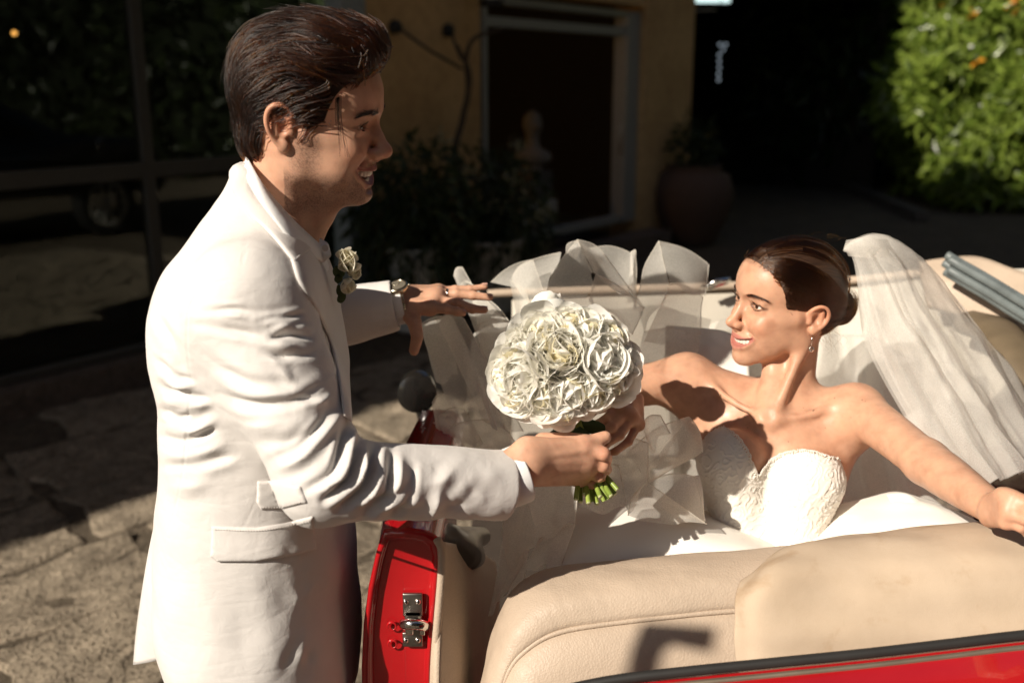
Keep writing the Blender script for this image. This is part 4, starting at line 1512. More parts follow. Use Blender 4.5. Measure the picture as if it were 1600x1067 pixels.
# low kerb by the hedge
kb = MB(); a_, b_ = ground_at(1252, 262), ground_at(1440, 345)
kb.box((a_ + b_) / 2 + np.array([0, 0, .06]), (np.linalg.norm(b_ - a_), .16, .12), frame(b_ - a_, (0, 0, 1)), .01)
o = kb.build("kerb", stone_mat("kerb_stone", (.22, .20, .18), 2), smooth=False); o["kind"] = "structure"

# the hedge goes on along the right side of the court, out of the picture (the shop window mirrors it)
hs = empty("hedge", (11.5, 7, 0), "long clipped hedge along the right side of the court", "hedge")
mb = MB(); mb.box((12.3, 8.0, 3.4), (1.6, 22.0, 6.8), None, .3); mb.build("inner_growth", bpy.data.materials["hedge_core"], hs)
n_ = 9000
pts = np.column_stack([11.45 - np.abs(rh.normal(0, .22, n_)) + .3 * np.sin(np.linspace(0, 60, n_)), rh.uniform(-3, 19, n_), rh.uniform(.1, 6.9, n_)])
v_, f_ = leaf_cloud(rh, n_, 0, 1, (.34, .13), .25, shape=pts)
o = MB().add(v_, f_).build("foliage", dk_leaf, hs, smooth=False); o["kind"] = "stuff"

# unseen dark houses added round the court to cut the sky light
sky_block_m = simple("sky_block_wall", (.10, .085, .07), .95)
for loc_, size_, lab_ in (((15.5, 5.0, 7.5), (3.0, 34.0, 15.0), "tall dark house added right of the court to cut sky light"), ((6.0, -11.5, 6.5), (20.0, 3.0, 13.0), "tall dark house added behind the camera to cut sky light")):
    b_ = empty("building", (loc_[0], loc_[1], 0), lab_, "building")
    MB().box(loc_, size_).build("wall", sky_block_m, b_, smooth=False)
    MB().box((loc_[0], loc_[1], size_[2] + .12), (size_[0] + .6, size_[1] + .6, .22)).build("roof", bpy.data.materials["roof_tiles"], b_, smooth=False)
# ------------------------------------------------------------------ the red convertible, its left door open
car = empty("convertible_car", (.45, 2.0, 0), "vintage red convertible with beige leather, its door open towards the man", "car")
red = NT("red_paint"); red.bsdf((.46, .010, .012), .22, spec=.5, coat=.9, coat_r=.04)
rvv = red.coord(); red.l(red.ramp(red.noise(rvv, 6, 4), [(.3, (.36, .006, .010)), (.7, (.43, .010, .013))]), red.b.inputs["Base Color"])
def leather(name, col, rough=.5):
    t = NT(name)
    t.bsdf(col, rough, spec=.4)
    v = t.coord()
    vo = t.n("TexVoronoi"); vo.inputs["Scale"].default_value = 300; t.l(v, vo.inputs["Vector"])
    m = t.noise(v, 7, 5)
    t.l(t.ramp(m, [(.3, tuple(c * .90 for c in col)), (.7, tuple(min(1, c * 1.06) for c in col))]), t.b.inputs["Base Color"])
    b = t.bump(vo.outputs["Distance"], .40, .0010)
    b = t.bump(t.noise(v, 30, 5, .6, .4), .32, .0035, b)
    t.l(t.ramp(t.noise(v, 90, 5, .7), [(.3, (rough * .8,) * 3), (.7, (min(1, rough * 1.25),) * 3)]), t.b.inputs["Roughness"])
    return t.m
beige = leather("beige_leather", (.475, .375, .285))
canvas = NT("tan_canvas"); canvas.bsdf((.56, .44, .325), .85, spec=.2)
cvv = canvas.coord()
canvas.l(canvas.mix(1.0, canvas.ramp(canvas.noise(cvv, 4, 7, .65), [(.30, (.45, .345, .245)), (.6, (.52, .41, .305))]), canvas.ramp(canvas.noise(cvv, 9, 5, .6, .2), [(.30, (.80, .72, .62)), (.44, (1, 1, 1))]), 'MULTIPLY'), canvas.b.inputs["Base Color"])
cb_ = canvas.bump(canvas.noise(cvv, 700, 2), .4, .001)
canvas.bump(canvas.noise(cvv, 7, 4, .5, .0), .35, .012, cb_)
blackr = simple("black_rubber", (.022, .021, .020), .55)
chrome = simple("chrome", (.72, .70, .66), .14, var=.05, metal=1.0)
dgrey = simple("dark_trim", (.055, .050, .044), .28, coat=.4)

# -- open door: rear end face towards us
DZ = .962
door_o = empty("door", at(640, 900, 1.72)); put_under(door_o, car)
# outline of the end face (pixels, distance) and its sweep to the hinge side
face = [(600, 826), (588, 862), (576, 915), (568, 975), (565, 1040), (566, 1120), (572, 1240), (672, 1240), (672, 1120), (674, 1034), (680, 960), (686, 900), (689, 858), (684, 838), (668, 828), (640, 824)]
yE = at(640, 900, 1.49)[1]
ring0 = np.array([on_y(x, y, yE) for x, y in face])
cR = ring0.mean(0)
secs = []
for t_ in np.linspace(0, 1, 9):
    off_ = np.array([.010 * t_ - .0 , .55 * t_, 0])
    bulge = 1.0
    r = ring0.copy()
    r[:, 0] = r[:, 0] + off_[0] - .012 * math.sin(t_ * math.pi) * (r[:, 0] < cR[0]); r[:, 1] += off_[1]
    secs.append(r)
G = np.stack(secs, 0)
mb = MB(); mb.add(G.reshape(-1, 3), grid_faces(9, len(face), wrap_v=True))
o = mb.build("door_shell", red.m, door_o)
# end face: slightly raised rim, pressed panel inside
n_f = len(face)
def inset(r, k, dy):
    c = r.mean(0); q_ = c + (r - c) * np.array([k, 1, (k + 1) / 2]); q_[:, 1] += dy
    return q_
rings = [ring0, inset(ring0, .97, -.006), inset(ring0, .86, -.007), inset(ring0, .80, .004), inset(ring0, .70, .006), inset(ring0, .002, .006)]
G = np.stack(rings, 0)
mb = MB(); mb.add(G.reshape(-1, 3), grid_faces(len(rings), n_f, wrap_v=True)[:, ::-1])
mb.build("end_face", red.m, door_o)
# beige seal along the inner edge
seal = catmull([on_y(x, y, yE - .012) for x, y in ((683, 842), (690, 860), (690, 900), (685, 960), (679, 1034), (677, 1120), (677, 1240))], 40)
MB().tube(seal, .0065, 8).build("door_seal", beige, door_o)
# latch plate, screws, catch
Ry = frame((1, 0, -.04), (0, -1, 0)); 
lp = on_y(645, 970, yE - .010)
mb = MB()
mb.box(on_y(645, 944, yE - .001), (.030, .006, .038), None, .002); mb.box(on_y(645, 998, yE - .001), (.031, .006, .024), None, .002); mb.box(on_y(646, 972, yE - .001), (.026, .006, .040), None, .002)
latch = mb.build("latch_plate", simple("worn_steel", (.30, .28, .25), .38, var=.25, scale=60, metal=1.0), door_o)
mb = MB()
mb.tube(catmull([on_y(630, 975, yE - .010), on_y(640, 974, yE - .018), on_y(655, 975, yE - .018), on_y(664, 978, yE - .010)], 12), .0085, 10)
mb.box(on_y(640, 981, yE - .010), (.012, .014, .016), None, .002); mb.box(on_y(660, 981, yE - .010), (.008, .014, .018), None, .002)
mb.build("latch_catch", chrome, latch)
for x, y in ((634, 940), (653, 940), (634, 1000), (653, 1000)):
    MB().lathe([(0, .0035), (.0030, .0030), (.0046, .0012), (.0048, -.001)], 14, on_y(x, y, yE - .004), frame((1, 0, 0), (0, -1, 0))).build("screw", chrome, latch)
for x, y in ((612, 978), (613, 1006)):
    c = on_y(x, y, yE - .001)
    MB().lathe([(.0052, .001), (.0066, .0022), (.0078, .001), (.0080, -.002)], 18, c, frame((1, 0, 0), (0, -1, 0))).build("grommet", red.m, door_o)
# inner trim panel with piping, and dark pull at the top
pan = surf([[(688, 846, 1.511), (712, 852, 1.618), (742, 862, 1.791), (757, 870, 1.898), (770, 878, 1.983)],
            [(688, 900, 1.511), (716, 905, 1.597), (748, 915, 1.747), (763, 920, 1.855), (776, 930, 1.962)],
            [(683, 980, 1.500), (716, 985, 1.576), (748, 990, 1.705), (762, 1000, 1.812), (774, 1010, 1.920)],
            [(679, 1090, 1.490), (714, 1095, 1.553), (746, 1100, 1.683), (758, 1105, 1.768), (768, 1110, 1.855)],
            [(677, 1240, 1.490), (712, 1240, 1.553), (742, 1240, 1.661), (754, 1240, 1.747), (764, 1240, 1.833)]], 40, 30)
cloth("trim_panel", pan, beige, door_o, .012)
for x0, x1 in ((746, 754), (752, 760)):
    MB().tube(catmull([at(x0 - 4, 862, 1.95), at(x0, 915, 1.90), at(x0 + 1, 990, 1.86), at(x0 - 1, 1100, 1.84)], 30), .0035, 7).build("piping", beige, door_o)
S = Sdf(.004)
S.chain([at(658, 838, 1.53), at(690, 842, 1.60), at(726, 842, 1.72), at(752, 838, 1.86)], [.016, .020, .022, .018], .012, n=8)
S.chain([at(700, 848, 1.62), at(728, 868, 1.68), at(744, 872, 1.74)], [.022, .024, .016], .03, n=6)
v, q = S.mesh("armrest"); link("armrest", mesh_np("armrest", v, q), dgrey, door_o)
MB().tube(catmull([at(622, 826, 1.543), at(650, 822, 1.576), at(690, 815, 1.726), at(716, 760, 2.048), at(712, 690, 2.317)], 30), .010, 8).build("window_seal", blackr, door_o)
# mirror on the front of the door
mirror = empty("wing_mirror", at(652, 608, 2.208)); put_under(mirror, door_o)
S = Sdf(.004); c = at(652, 606, 2.208)
S.ell(c, (.041, .048, .043), 0); S.cap(c + np.array([0, .02, -.03]), c + np.array([.03, .05, -.14]), .016, .022, .02)
v, q = S.mesh("mirror"); link("mirror_housing", mesh_np("mirror", v, q), simple("gloss_black", (.012, .011, .010), .2, coat=.5), mirror)
MB().lathe([(0, .004), (.030, .001), (.043, -.006)], 28, c + np.array([.004, -.052, .0]), frame((1, 0.1, 0), (0.1, -1, 0))).build("dark_mirror_glass", bpy.data.materials["gloss_black"], mirror)  # mirror glass in black, its dark reflection put into the colour
# -- seat back in front, leather roll over a lower panel
def roll(path, r, name, mat, parent, n=60, m=20, squash=1.0):
    p = catmull(path, n); mb = MB().tube(p, r, m, flat=squash); return mb.build(name, mat, parent)
seat = empty("seat", at(950, 1000, 1.5)); put_under(seat, car)
top_l = [(738, 1130), (752, 1062), (764, 1010), (780, 960), (802, 926), (832, 904), (870, 893), (930, 885), (1000, 879), (1080, 872), (1160, 866), (1260, 858), (1400, 850)]
pip_l = [(772, 1150), (784, 1080), (800, 1040), (822, 1016), (850, 997), (884, 985), (930, 977), (985, 970), (1050, 963), (1110, 957), (1180, 952), (1280, 946), (1420, 940)]
bot_l = [(800, 1220), (812, 1170), (830, 1130), (850, 1110), (880, 1100), (920, 1095), (960, 1092), (1010, 1090), (1060, 1088), (1120, 1086), (1200, 1084), (1300, 1080), (1440, 1078)]
def dline(L, f): return [(x, y, f(i / (len(L) - 1))) for i, (x, y) in enumerate(L)]
rows = [dline([(x + 14, y - 2) for x, y in top_l], lambda t: 1.62), dline([(x + 3, y - 4) for x, y in top_l], lambda t: 1.575), dline([((a[0] * .8 + b[0] * .2), a[1] * .8 + b[1] * .2) for a, b in zip(top_l, pip_l)], lambda t: 1.525),
        dline([((a[0] + b[0]) / 2, (a[1] + b[1]) / 2) for a, b in zip(top_l, pip_l)], lambda t: 1.495), dline([((a[0] * .15 + b[0] * .85), a[1] * .15 + b[1] * .85) for a, b in zip(top_l, pip_l)], lambda t: 1.484), dline(pip_l, lambda t: 1.488)]
G = surf(rows, 40, 120)
G = G + sheet_normals(G) * (.0012 * fold_noise(G.reshape(-1, 3) / .09, 71, 3)).reshape(40, 120)[..., None]
cloth("seat_roll", G, beige, seat, .006)
rows = [dline(pip_l, lambda t: 1.490), dline([((a[0] * .85 + b[0] * .15), a[1] * .85 + b[1] * .15) for a, b in zip(pip_l, bot_l)], lambda t: 1.476), dline([((a[0] + b[0]) / 2, (a[1] + b[1]) / 2) for a, b in zip(pip_l, bot_l)], lambda t: 1.462), dline(bot_l, lambda t: 1.455)]
G = surf(rows, 30, 120)
cloth("seat_panel", G, beige, seat, .006)
pc = catmull([at(x, y, 1.484) for x, y in pip_l], 120)
MB().tube(pc, .0042, 8).build("piping", beige, seat)
# stitches beside the piping
mb = MB(); pc2 = catmull([at(x - 3, y - 9, 1.482) for x, y in pip_l], 260)
for i in range(4, 256, 3): mb.tube([pc2[i], pc2[i] * .45 + pc2[i + 1] * .55], .0009, 5)
mb.build("stitching", simple("thread", (.66, .52, .36), .7), seat)

# -- folded hood with its cover, right foreground
hd = empty("folded_hood", at(1400, 930, 1.36)); put_under(hd, car)
rows = [[(1168, 905, 1.46), (1230, 858, 1.48), (1320, 838, 1.50), (1450, 828, 1.50), (1600, 824, 1.50), (1760, 822, 1.50)],
        [(1160, 915, 1.43), (1222, 866, 1.43), (1320, 846, 1.44), (1450, 836, 1.44), (1600, 830, 1.43), (1760, 828, 1.43)],
        [(1152, 945, 1.40), (1205, 905, 1.38), (1320, 890, 1.385), (1450, 880, 1.38), (1600, 876, 1.37), (1760, 872, 1.37)],
        [(1148, 985, 1.39), (1195, 960, 1.365), (1320, 950, 1.365), (1450, 945, 1.36), (1600, 940, 1.35), (1760, 936, 1.35)],
        [(1150, 1030, 1.39), (1195, 1025, 1.36), (1320, 1012, 1.355), (1450, 1004, 1.35), (1600, 995, 1.34), (1760, 990, 1.34)],
        [(1160, 1090, 1.39), (1200, 1085, 1.36), (1320, 1075, 1.355), (1450, 1065, 1.35), (1600, 1050, 1.34), (1760, 1045, 1.34)]]
G = surf(rows, 60, 110)
G = G + sheet_normals(G) * (.0045 * fold_noise(G.reshape(-1, 3) / np.array([.22, .22, .10]), 73, 3)).reshape(60, 110)[..., None]
cloth("hood_cover", G, canvas.m, hd, .008)
MB().tube(catmull([at(1178, 925, 1.405), at(1190, 905, 1.395), at(1196, 935, 1.385), at(1180, 985, 1.385)], 30), .005, 8).build("piping", canvas.m, hd)
# -- rear deck: dark moulding, chrome strip, red bodywork
edge = [(860, 1082), (960, 1062), (1080, 1048), (1200, 1036), (1350, 1021), (1480, 1006), (1600, 992), (1760, 978)]
e3 = catmull([at(x, y, 1.30) for x, y in edge], 80)
MB().tube(e3, .0070, 10).build("edge_moulding", blackr, car)
e4 = e3 + np.array([0, -.012, -.011])
MB().tube(e4, .0045, 8).build("chrome_strip", simple("dull_bronze_strip", (.42, .34, .25), .4, metal=.8), car)
rows = []
for k, (dy, dz) in enumerate(((0.0, -.010), (-.022, -.014), (-.07, -.022), (-.13, -.045), (-.19, -.10), (-.22, -.20), (-.225, -.45), (-.20, -.70))):
    rows.append(e3 + np.array([0, dy, dz]))
G = np.stack(rows, 0)
Gf = np.stack([catmull(G[:, j], 40) for j in range(G.shape[1])], 1)
cloth("rear_body", Gf, red.m, car, .004)

# -- far side: dashboard roll, windscreen frame, inner walls
dash = [(762, 459, 2.62), (800, 457, 2.62), (960, 452, 2.62), (1120, 447, 2.62), (1300, 440, 2.60), (1420, 428, 2.52), (1500, 420, 2.40)]
mb = MB().tube(catmull([at(*p) for p in dash], 60), .013, 14, flat=.8); mb.build("dashboard_roll", beige, car)
p0, p1 = at(690, 475, 2.64), at(1500, 440, 2.45)
rows = [[(800, 470, 2.64), (900, 462, 2.64), (1150, 455, 2.64), (1350, 445, 2.60), (1520, 425, 2.42), (1660, 420, 2.2)],
        [(800, 560, 2.60), (900, 555, 2.60), (1150, 550, 2.60), (1350, 540, 2.56), (1520, 530, 2.38), (1660, 530, 2.15)],
        [(800, 720, 2.50), (900, 715, 2.50), (1150, 710, 2.50), (1350, 700, 2.46), (1520, 700, 2.30), (1660, 700, 2.05)]]
cloth("dashboard_panel", surf(rows, 20, 40), leather("pale_trim", (.50, .46, .39)), car, .02)
sideG = surf([[(1436, 414, 2.42), (1470, 408, 2.40), (1530, 405, 2.36), (1600, 428, 2.26), (1700, 450, 2.1)], [(1440, 440, 2.38), (1475, 440, 2.36), (1540, 455, 2.30), (1600, 490, 2.20), (1700, 520, 2.05)], [(1450, 480, 2.36), (1490, 490, 2.34), (1540, 510, 2.27), (1600, 540, 2.18), (1700, 560, 2.0)]], 16, 30)
cloth("side_pad", sideG, beige, car, .02)
tb_ = catmull([at(1480, 412, 2.28), at(1500, 424, 2.26), at(1545, 450, 2.20), at(1600, 484, 2.12), at(1680, 530, 2.0)], 30)
mb = MB()
for k in range(5):
    a = k * 1.2566 - .6
    mb.tube(tb_ + np.array([.0, -.016 * math.cos(a), .020 * math.sin(a)]), .0105, 8)
mb.build("ribbed_seal", simple("grey_rubber", (.13, .15, .15), .45, var=.2), car)
mb = MB().tube(catmull([at(1520, 505, 2.30), at(1560, 520, 2.2), at(1590, 560, 2.1), at(1640, 640, 2.0)], 20), .05, 12, flat=.6); mb.build("side_bolster", simple("olive_leather", (.14, .105, .065), .5), car)
# chrome screen hinge by her cheek
mb = MB(); mb.box(at(1120, 444, 2.56), (.06, .02, .016), frame((1, .2, .25), (0, 0, 1)), .004); mb.tube([at(1096, 450, 2.56), at(1118, 440, 2.55), at(1142, 437, 2.54)], .007, 8); mb.build("screen_hinge", chrome, car)
# floor, sill and far body side, wheels
mb = MB(); mb.box((.62, 2.0, .32), (1.5, 2.6, .04)); mb.build("floor", simple("dark_carpet", (.05, .035, .025), .95), car, smooth=False)
mb = MB(); mb.box((1.42, 1.9, .62), (.10, 1.9, .60), None, .03); mb.build("far_side", red.m, car)
for x_, y_ in ((1.38, 1.05), (.25, .98)):
    c_ = (x_, y_, .31)
    w_ = MB().lathe([(.17, -.07), (.29, -.08), (.31, -.05), (.31, .05), (.29, .08), (.17, .07), (.16, 0)], 32, c_, frame((0, 1, 0), (1, 0, 0))).build("wheel", rub, car)
    MB().lathe([(0, .03), (.09, .045), (.17, .06), (.175, -.06), (0, -.03)], 24, c_, frame((0, 1, 0), (1, 0, 0))).build("hubcap", chrome, w_)

# steel shape added behind the camera, cut to throw the seat's angular shadow
G_ = [(1006, 974), (1068, 979), (1128, 985), (1124, 1021), (1088, 1015), (1064, 1009), (1050, 1018), (1042, 1040), (1036, 1064), (986, 1064), (994, 1020)]
gp = np.array([at(x, y, 1.482 - .0002 * (y - 974)) for x, y in G_]) - LIGHT * 2.75
gc = gp[0]
nrm_h = nrm(np.array([LIGHT[0], LIGHT[1], 0]))
gp = np.array([p - LIGHT * (((p - gc) @ nrm_h) / (LIGHT @ nrm_h)) for p in gp])       # all in one upright plane across the light
sgn = empty("occluder", np.array([gc[0], gc[1], 0]), "steel occluder with a short arm, added behind the camera to shade the seat", "occluder")
V = np.vstack([gp - nrm_h * .004, gp + nrm_h * .004]); n_ = len(gp)
bm = bmesh.new(); vs = [bm.verts.new(Vector(p)) for p in V]
bm.faces.new(vs[:n_]); bm.faces.new(vs[n_:][::-1])
for i in range(n_): bm.faces.new((vs[i], vs[i + n_], vs[(i + 1) % n_ + n_], vs[(i + 1) % n_]))
bmesh.ops.recalc_face_normals(bm, faces=bm.faces[:])
steel_p = simple("galvanised_steel", (.35, .35, .34), .5, metal=.8)
MB().bm(bm).build("arm", steel_p, sgn, smooth=False)
b0 = (gp[8] + gp[9]) / 2
MB().box((b0 + np.array([b0[0], b0[1], 0])) / 2 - np.array([0, 0, .0]), (np.linalg.norm(gp[8] - gp[9]), .008, b0[2]), frame(np.cross(nrm_h, [0, 0, 1]), (0, 0, 1))).build("post", steel_p, sgn, smooth=False)
# ------------------------------------------------------------------ the man
YM = 1.44                                            # the upright plane through his middle
man = empty("person", (on_y(400, 900, YM)[0], YM, 0.0), "smiling man with swept back brown hair, in cream suit by the open red car door", "person")
skin_m = skin_mat("skin_man", .46)
MAN_SKIN = (.60, .345, .23)
suit = wool_mat("cream_suit_cloth", (.70, .665, .635), crease=.10)
shirt_mat = wool_mat("white_shirt_cotton", (.80, .79, .78), bump=.12, scale=2600)

# -- body: head, neck, chest and arms under the clothes, hands
R_SH, R_EL, R_WR = on_y(392, 478, 1.275), on_y(504, 748, 1.215), on_y(792, 757, 1.325)
L_SH, L_EL, L_WR = on_y(395, 470, 1.60), on_y(500, 500, 1.73), on_y(622, 476, 1.74)
NECK0 = M_MAN[:3, 3] + M_MAN[:3, :3] @ np.array([-.022, 0, -.03])
NECK1 = on_y(395, 400, YM + .005)
S = Sdf(.0014, M_MAN)
head_shapes(S, 'm')
S.set_frame()
S.cap(NECK0, NECK1, .054, .062, .03)
# throat and neck muscle
thr = M_MAN[:3, 3] + M_MAN[:3, :3] @ np.array([.028, 0, -.088])
S.cap(thr, on_y(470, 395, YM), .026, .022, .04)
for s in (-1, 1):
    S.cap(M_MAN[:3, 3] + M_MAN[:3, :3] @ np.array([-.02, s * .052, -.03]), on_y(468, 398, YM + s * .025), .012, .010, .02)
S.ell(M_MAN[:3, 3] + M_MAN[:3, :3] @ np.array([.030, 0, -.125]), (.010, .009, .012), .012)
S.cap(NECK1, on_y(390, 470, YM), .060, .08, .03)
v, q = S.mesh("body")
Lc = (v - M_MAN[:3, 3]) @ M_MAN[:3, :3]
cols = face_paint(Lc, MAN_SKIN, False, 3)
allv, allq, allc = [v], [q], [cols]

# right hand: back of the hand to us, fingers round the stems
def px_pts(lst): return [at(*p) for p in lst]
DH = 1.47
H = Sdf(.0013)
rk = px_pts([(912, 700, DH - .02), (917, 716, DH - .012), (914, 732, DH + .005), (906, 745, DH + .022)])
rf = [px_pts([(943, 709, DH - .022), (947, 717, DH + .022), (925, 722, DH + .04)]),
      px_pts([(942, 727, DH - .008), (946, 733, DH + .034), (922, 736, DH + .05)]),
      px_pts([(936, 743, DH + .010), (940, 746, DH + .045), (918, 748, DH + .06)]),
      px_pts([(924, 755, DH + .025), (929, 756, DH + .055), (910, 757, DH + .065)])]
rt = px_pts([(850, 695, DH - .010), (890, 690, DH - .012), (922, 692, DH - .012), (945, 683, DH - .004)])
wr = px_pts([(824, 700, DH - .055), (826, 742, DH - .045)])
hand_shapes(H, wr, rk, rf, rt, palm_r=.0150, fr=.0088)
H.cap(R_WR - nrm(R_WR - R_EL) * .05 + np.array([0, 0, .008]), (wr[0] + wr[1]) / 2, .026, .024, .02)
for a in range(4):       # tendons on the back of the hand
    b0 = (wr[0] + (wr[1] - wr[0]) * (.25 + a * .16)) + np.array([0, -.018, .002]); b1 = rk[a] + np.array([0, -.0115, .001])
    H.cap(b0, b1, .0022, .0030, .006)
v, q = H.mesh("hand")
hv = fold_noise(v / .012, 8, 3)
hc = np.repeat([np.array(MAN_SKIN) * 1.04], len(v), 0) * (1 + .05 * hv)[:, None]
kd = np.min([np.linalg.norm(v - k_, axis=1) for k_ in rk + [f[0] for f in rf]], axis=0)
hc *= 1 - (np.exp(-(kd / .014) ** 2))[:, None] * np.array([.02, .16, .18])
allv.append(v); allq.append(q); allc.append(hc)
NAILS = []
def nail1(*a):
    b_ = MB(); nail(b_, *a); NAILS.append(b_)
nail1( rt[-1], rt[-2], (-.1, -.8, .6), .0085)

# left hand: reaching away over the tulle, palm down, thumb hanging
DL = 1.80
c4 = lambda x, y, d: at(480 + x / 4.447, 360 + y / 4.447, d)
lk = [c4(855, 540, DL - .035), c4(885, 492, DL - .015), c4(905, 448, DL + .008), c4(915, 425, DL + .03)]
lf = [[c4(965, 545, DL - .045), c4(1035, 562, DL - .045), c4(1080, 575, DL - .04)],
      [c4(1040, 505, DL - .02), c4(1145, 545, DL - .02), c4(1232, 552, DL - .018)],
      [c4(1035, 440, DL + .005), c4(1150, 452, DL + .005), c4(1268, 466, DL + .006)],
      [c4(1030, 410, DL + .03), c4(1130, 408, DL + .032), c4(1235, 392, DL + .035)]]
lt = [c4(700, 560, DL - .03), c4(745, 640, DL - .05), c4(765, 740, DL - .06), c4(742, 835, DL - .06)]
lw = [c4(640, 520, DL - .025), c4(650, 440, DL + .02)]
H = Sdf(.0014)
hand_shapes(H, lw, lk, lf, lt, palm_r=.0145, fr=.0080)
H.cap(c4(500, 470, DL - .01), (lw[0] + lw[1]) / 2, .026, .025, .02)
v, q = H.mesh("hand")
hc = np.repeat([np.array(MAN_SKIN)], len(v), 0) * (1 + .05 * fold_noise(v / .012, 9, 3))[:, None]
allv.append(v); allq.append(q); allc.append(hc)
for f in lf: nail1(f[-1], f[-2], (0, -.1, 1), .0072)

off = 0; Q = []
for a, b in zip(allv, allq): Q.append(b + off); off += len(a)
me = mesh_np("body", np.vstack(allv), np.vstack(Q))
set_attr(me, "tint", np.vstack(allc))
man_body = link("body", me, skin_m, man)
nail_m = simple("nail", (.56, .33, .26), .25, var=.05)
for b_ in NAILS: b_.build("fingernail", nail_m, man_body)
tooth_m = simple("tooth_enamel", (.74, .68, .58), .22, var=.04)
eye_m = tint_mat("eye_wet", .08, coat=.6)
teeth("teeth", M_MAN, man_body, tooth_m, False)
for s in (1, -1): eyeball("eye", M_MAN, s, (1, -.12, -.18), man_body, eye_m, (.07, .035, .015))
# -- his hair: a cap that fills the volume, and locks of strands over it
def hairset(M, S, seed, n_lock, n_str, length, flow_l, root_ok, h0, h1, wob, clump, steps, mat, parent, r0=.00036, r1=.00012, name="hair_strands", spread=.010, rise=1.0, inset=.002, sleek=False):
    """Locks: guides grown over the field S; each strand follows one guide, drawn to it towards the tip."""
    rng = np.random.default_rng(seed)
    v, q = S.mesh("tmp", 0)
    L = (v - M[:3, 3]) @ M[:3, :3]
    ok = np.nonzero(root_ok(L))[0]
    fl = lambda P, t: flow_l((P - M[:3, 3]) @ M[:3, :3], t) @ M[:3, :3].T
    gi = rng.choice(ok, n_lock)
    gl = length * rng.uniform(.7, 1.15, n_lock)
    hh = rng.uniform(h0, h1, n_lock)
    G = grow(S, v[gi] - vnormals(v, q)[gi] * inset, fl, steps, gl / steps, 0.0, hh, rng, wob)
    dv = np.max(np.abs(np.stack([S.eval(G[:, i]) for i in range(2, steps + 1)], 1)), 1)
    D_ = np.diff(G, axis=1); D_ /= np.linalg.norm(D_, axis=-1)[..., None] + 1e-9
    turn = np.arccos(np.clip((D_[:, 1:] * D_[:, :-1]).sum(-1), -1, 1)).sum(1)
    good = (dv < max(.02, h1 * 1.6)) & (turn < (3.6 if sleek else 2.4))
    G = G[good]; gi = gi[good]; n_lock = len(G)
    per = n_str // n_lock
    st = []
    N = vnormals(v, q)[gi]
    t = np.linspace(0, 1, steps + 1)
    T = np.gradient(G, axis=1); T /= np.linalg.norm(T, axis=-1)[..., None] + 1e-9
    Bn = np.cross(T, np.repeat(N[:, None], steps + 1, 1)); Bn /= np.linalg.norm(Bn, axis=-1)[..., None] + 1e-9
    Nn = np.cross(Bn, T)
    for k in range(per):
        a = rng.normal(0, spread, n_lock)[:, None] * (1 - clump * t ** .8)
        b = np.abs(rng.normal(0, spread * .30, n_lock))[:, None] * (1 - clump * .6 * t)
        ph = rng.uniform(0, 6.3, n_lock)[:, None]
        wv = .0010 * np.sin(t * rng.uniform(4, 9, n_lock)[:, None] + ph) * t
        cut = rng.uniform(.72, 1.0, n_lock)
        P = G + Bn * (a + wv)[..., None] + Nn * (b * rise + wv * .4)[..., None]
        # shorten
        idx = t[None, :] * cut[:, None] * steps
        i0 = np.clip(idx.astype(int), 0, steps - 1); f = (idx - i0)[..., None]
        r = np.arange(n_lock)[:, None]
        st.append(P[r, i0] * (1 - f) + P[r, i0 + 1] * f)
    st = np.concatenate(st)
    return strands(name, st, r0, r1, mat, parent)

HM = Sdf(.0022, M_MAN)
HM.ell((-.003, 0, .058), (.1005, .083, .090), 0)
HM.ell((.040, 0, .105), (.056, .062, .038), .025)
HM.ell((.072, 0, .110), (.023, .045, .026), .02)
HM.ell((-.042, 0, .060), (.060, .077, .070), .02)
HM.ell((-.056, 0, -.015), (.034, .056, .048), .02)
for s in (1, -1): HM.cap((.018, s * .066, .020), (.014, s * .066, -.012), .009, .005, .01)
HM.ell((.105, 0, .010), (.066, .13, .082), .012, 's')
HM.ell((.075, 0, -.060), (.066, .13, .078), .012, 's')
for s in (1, -1):
    HM.ell((-.006, s * .085, -.008), (.025, .034, .036), .006, 's')
    HM.ell((.000, s * .080, -.055), (.030, .04, .030), .010, 's')
v, q = HM.mesh("hair", 1)
hair_dark = simple("hair_scalp", (.022, .013, .009), .65, var=.3, scale=60, spec=.2)
man_hair = link("hair", mesh_np("hair", v, q), hair_dark, man_body)
man_hair_m = hair_mat("brown_hair", .80, .36, .40)
def flow_man(L, t):
    x, y, z = L[:, 0], L[:, 1], L[:, 2]
    ang = np.interp(x, [-.10, -.06, -.02, .03, .07, .095], [-80, -48, -14, 6, 26, 48])
    side = sstep(.085, .045, z)
    ang = ang - side * np.interp(x, [-.08, 0, .05], [18, 22, 30]) - sstep(.0, -.04, z) * 45
    ang = np.radians(ang + 14 * np.sin(x * 75 + np.abs(y) * 50 + z * 30))
    out = np.stack([-np.cos(ang), np.sign(y) * .10 * (1 - side), np.sin(ang)], -1)
    return out
ok_all = lambda L: np.ones(len(L), bool)
hairset(M_MAN, HM, 3, 300, 5400, .090, flow_man, lambda L: (L[:, 2] > -.062) & ((L[:, 2] > .012) | (L[:, 0] < -.03)), .001, .014, .14, .88, 14, man_hair_m, man_hair, .00062, .00018, spread=.012)
hairset(M_MAN, HM, 4, 150, 3000, .055, flow_man, lambda L: (L[:, 2] < .05) & (L[:, 2] > -.075) & ((L[:, 2] > .012) | (L[:, 0] < -.03)), .001, .008, .14, .84, 10, man_hair_m, man_hair, .00060, .00018)
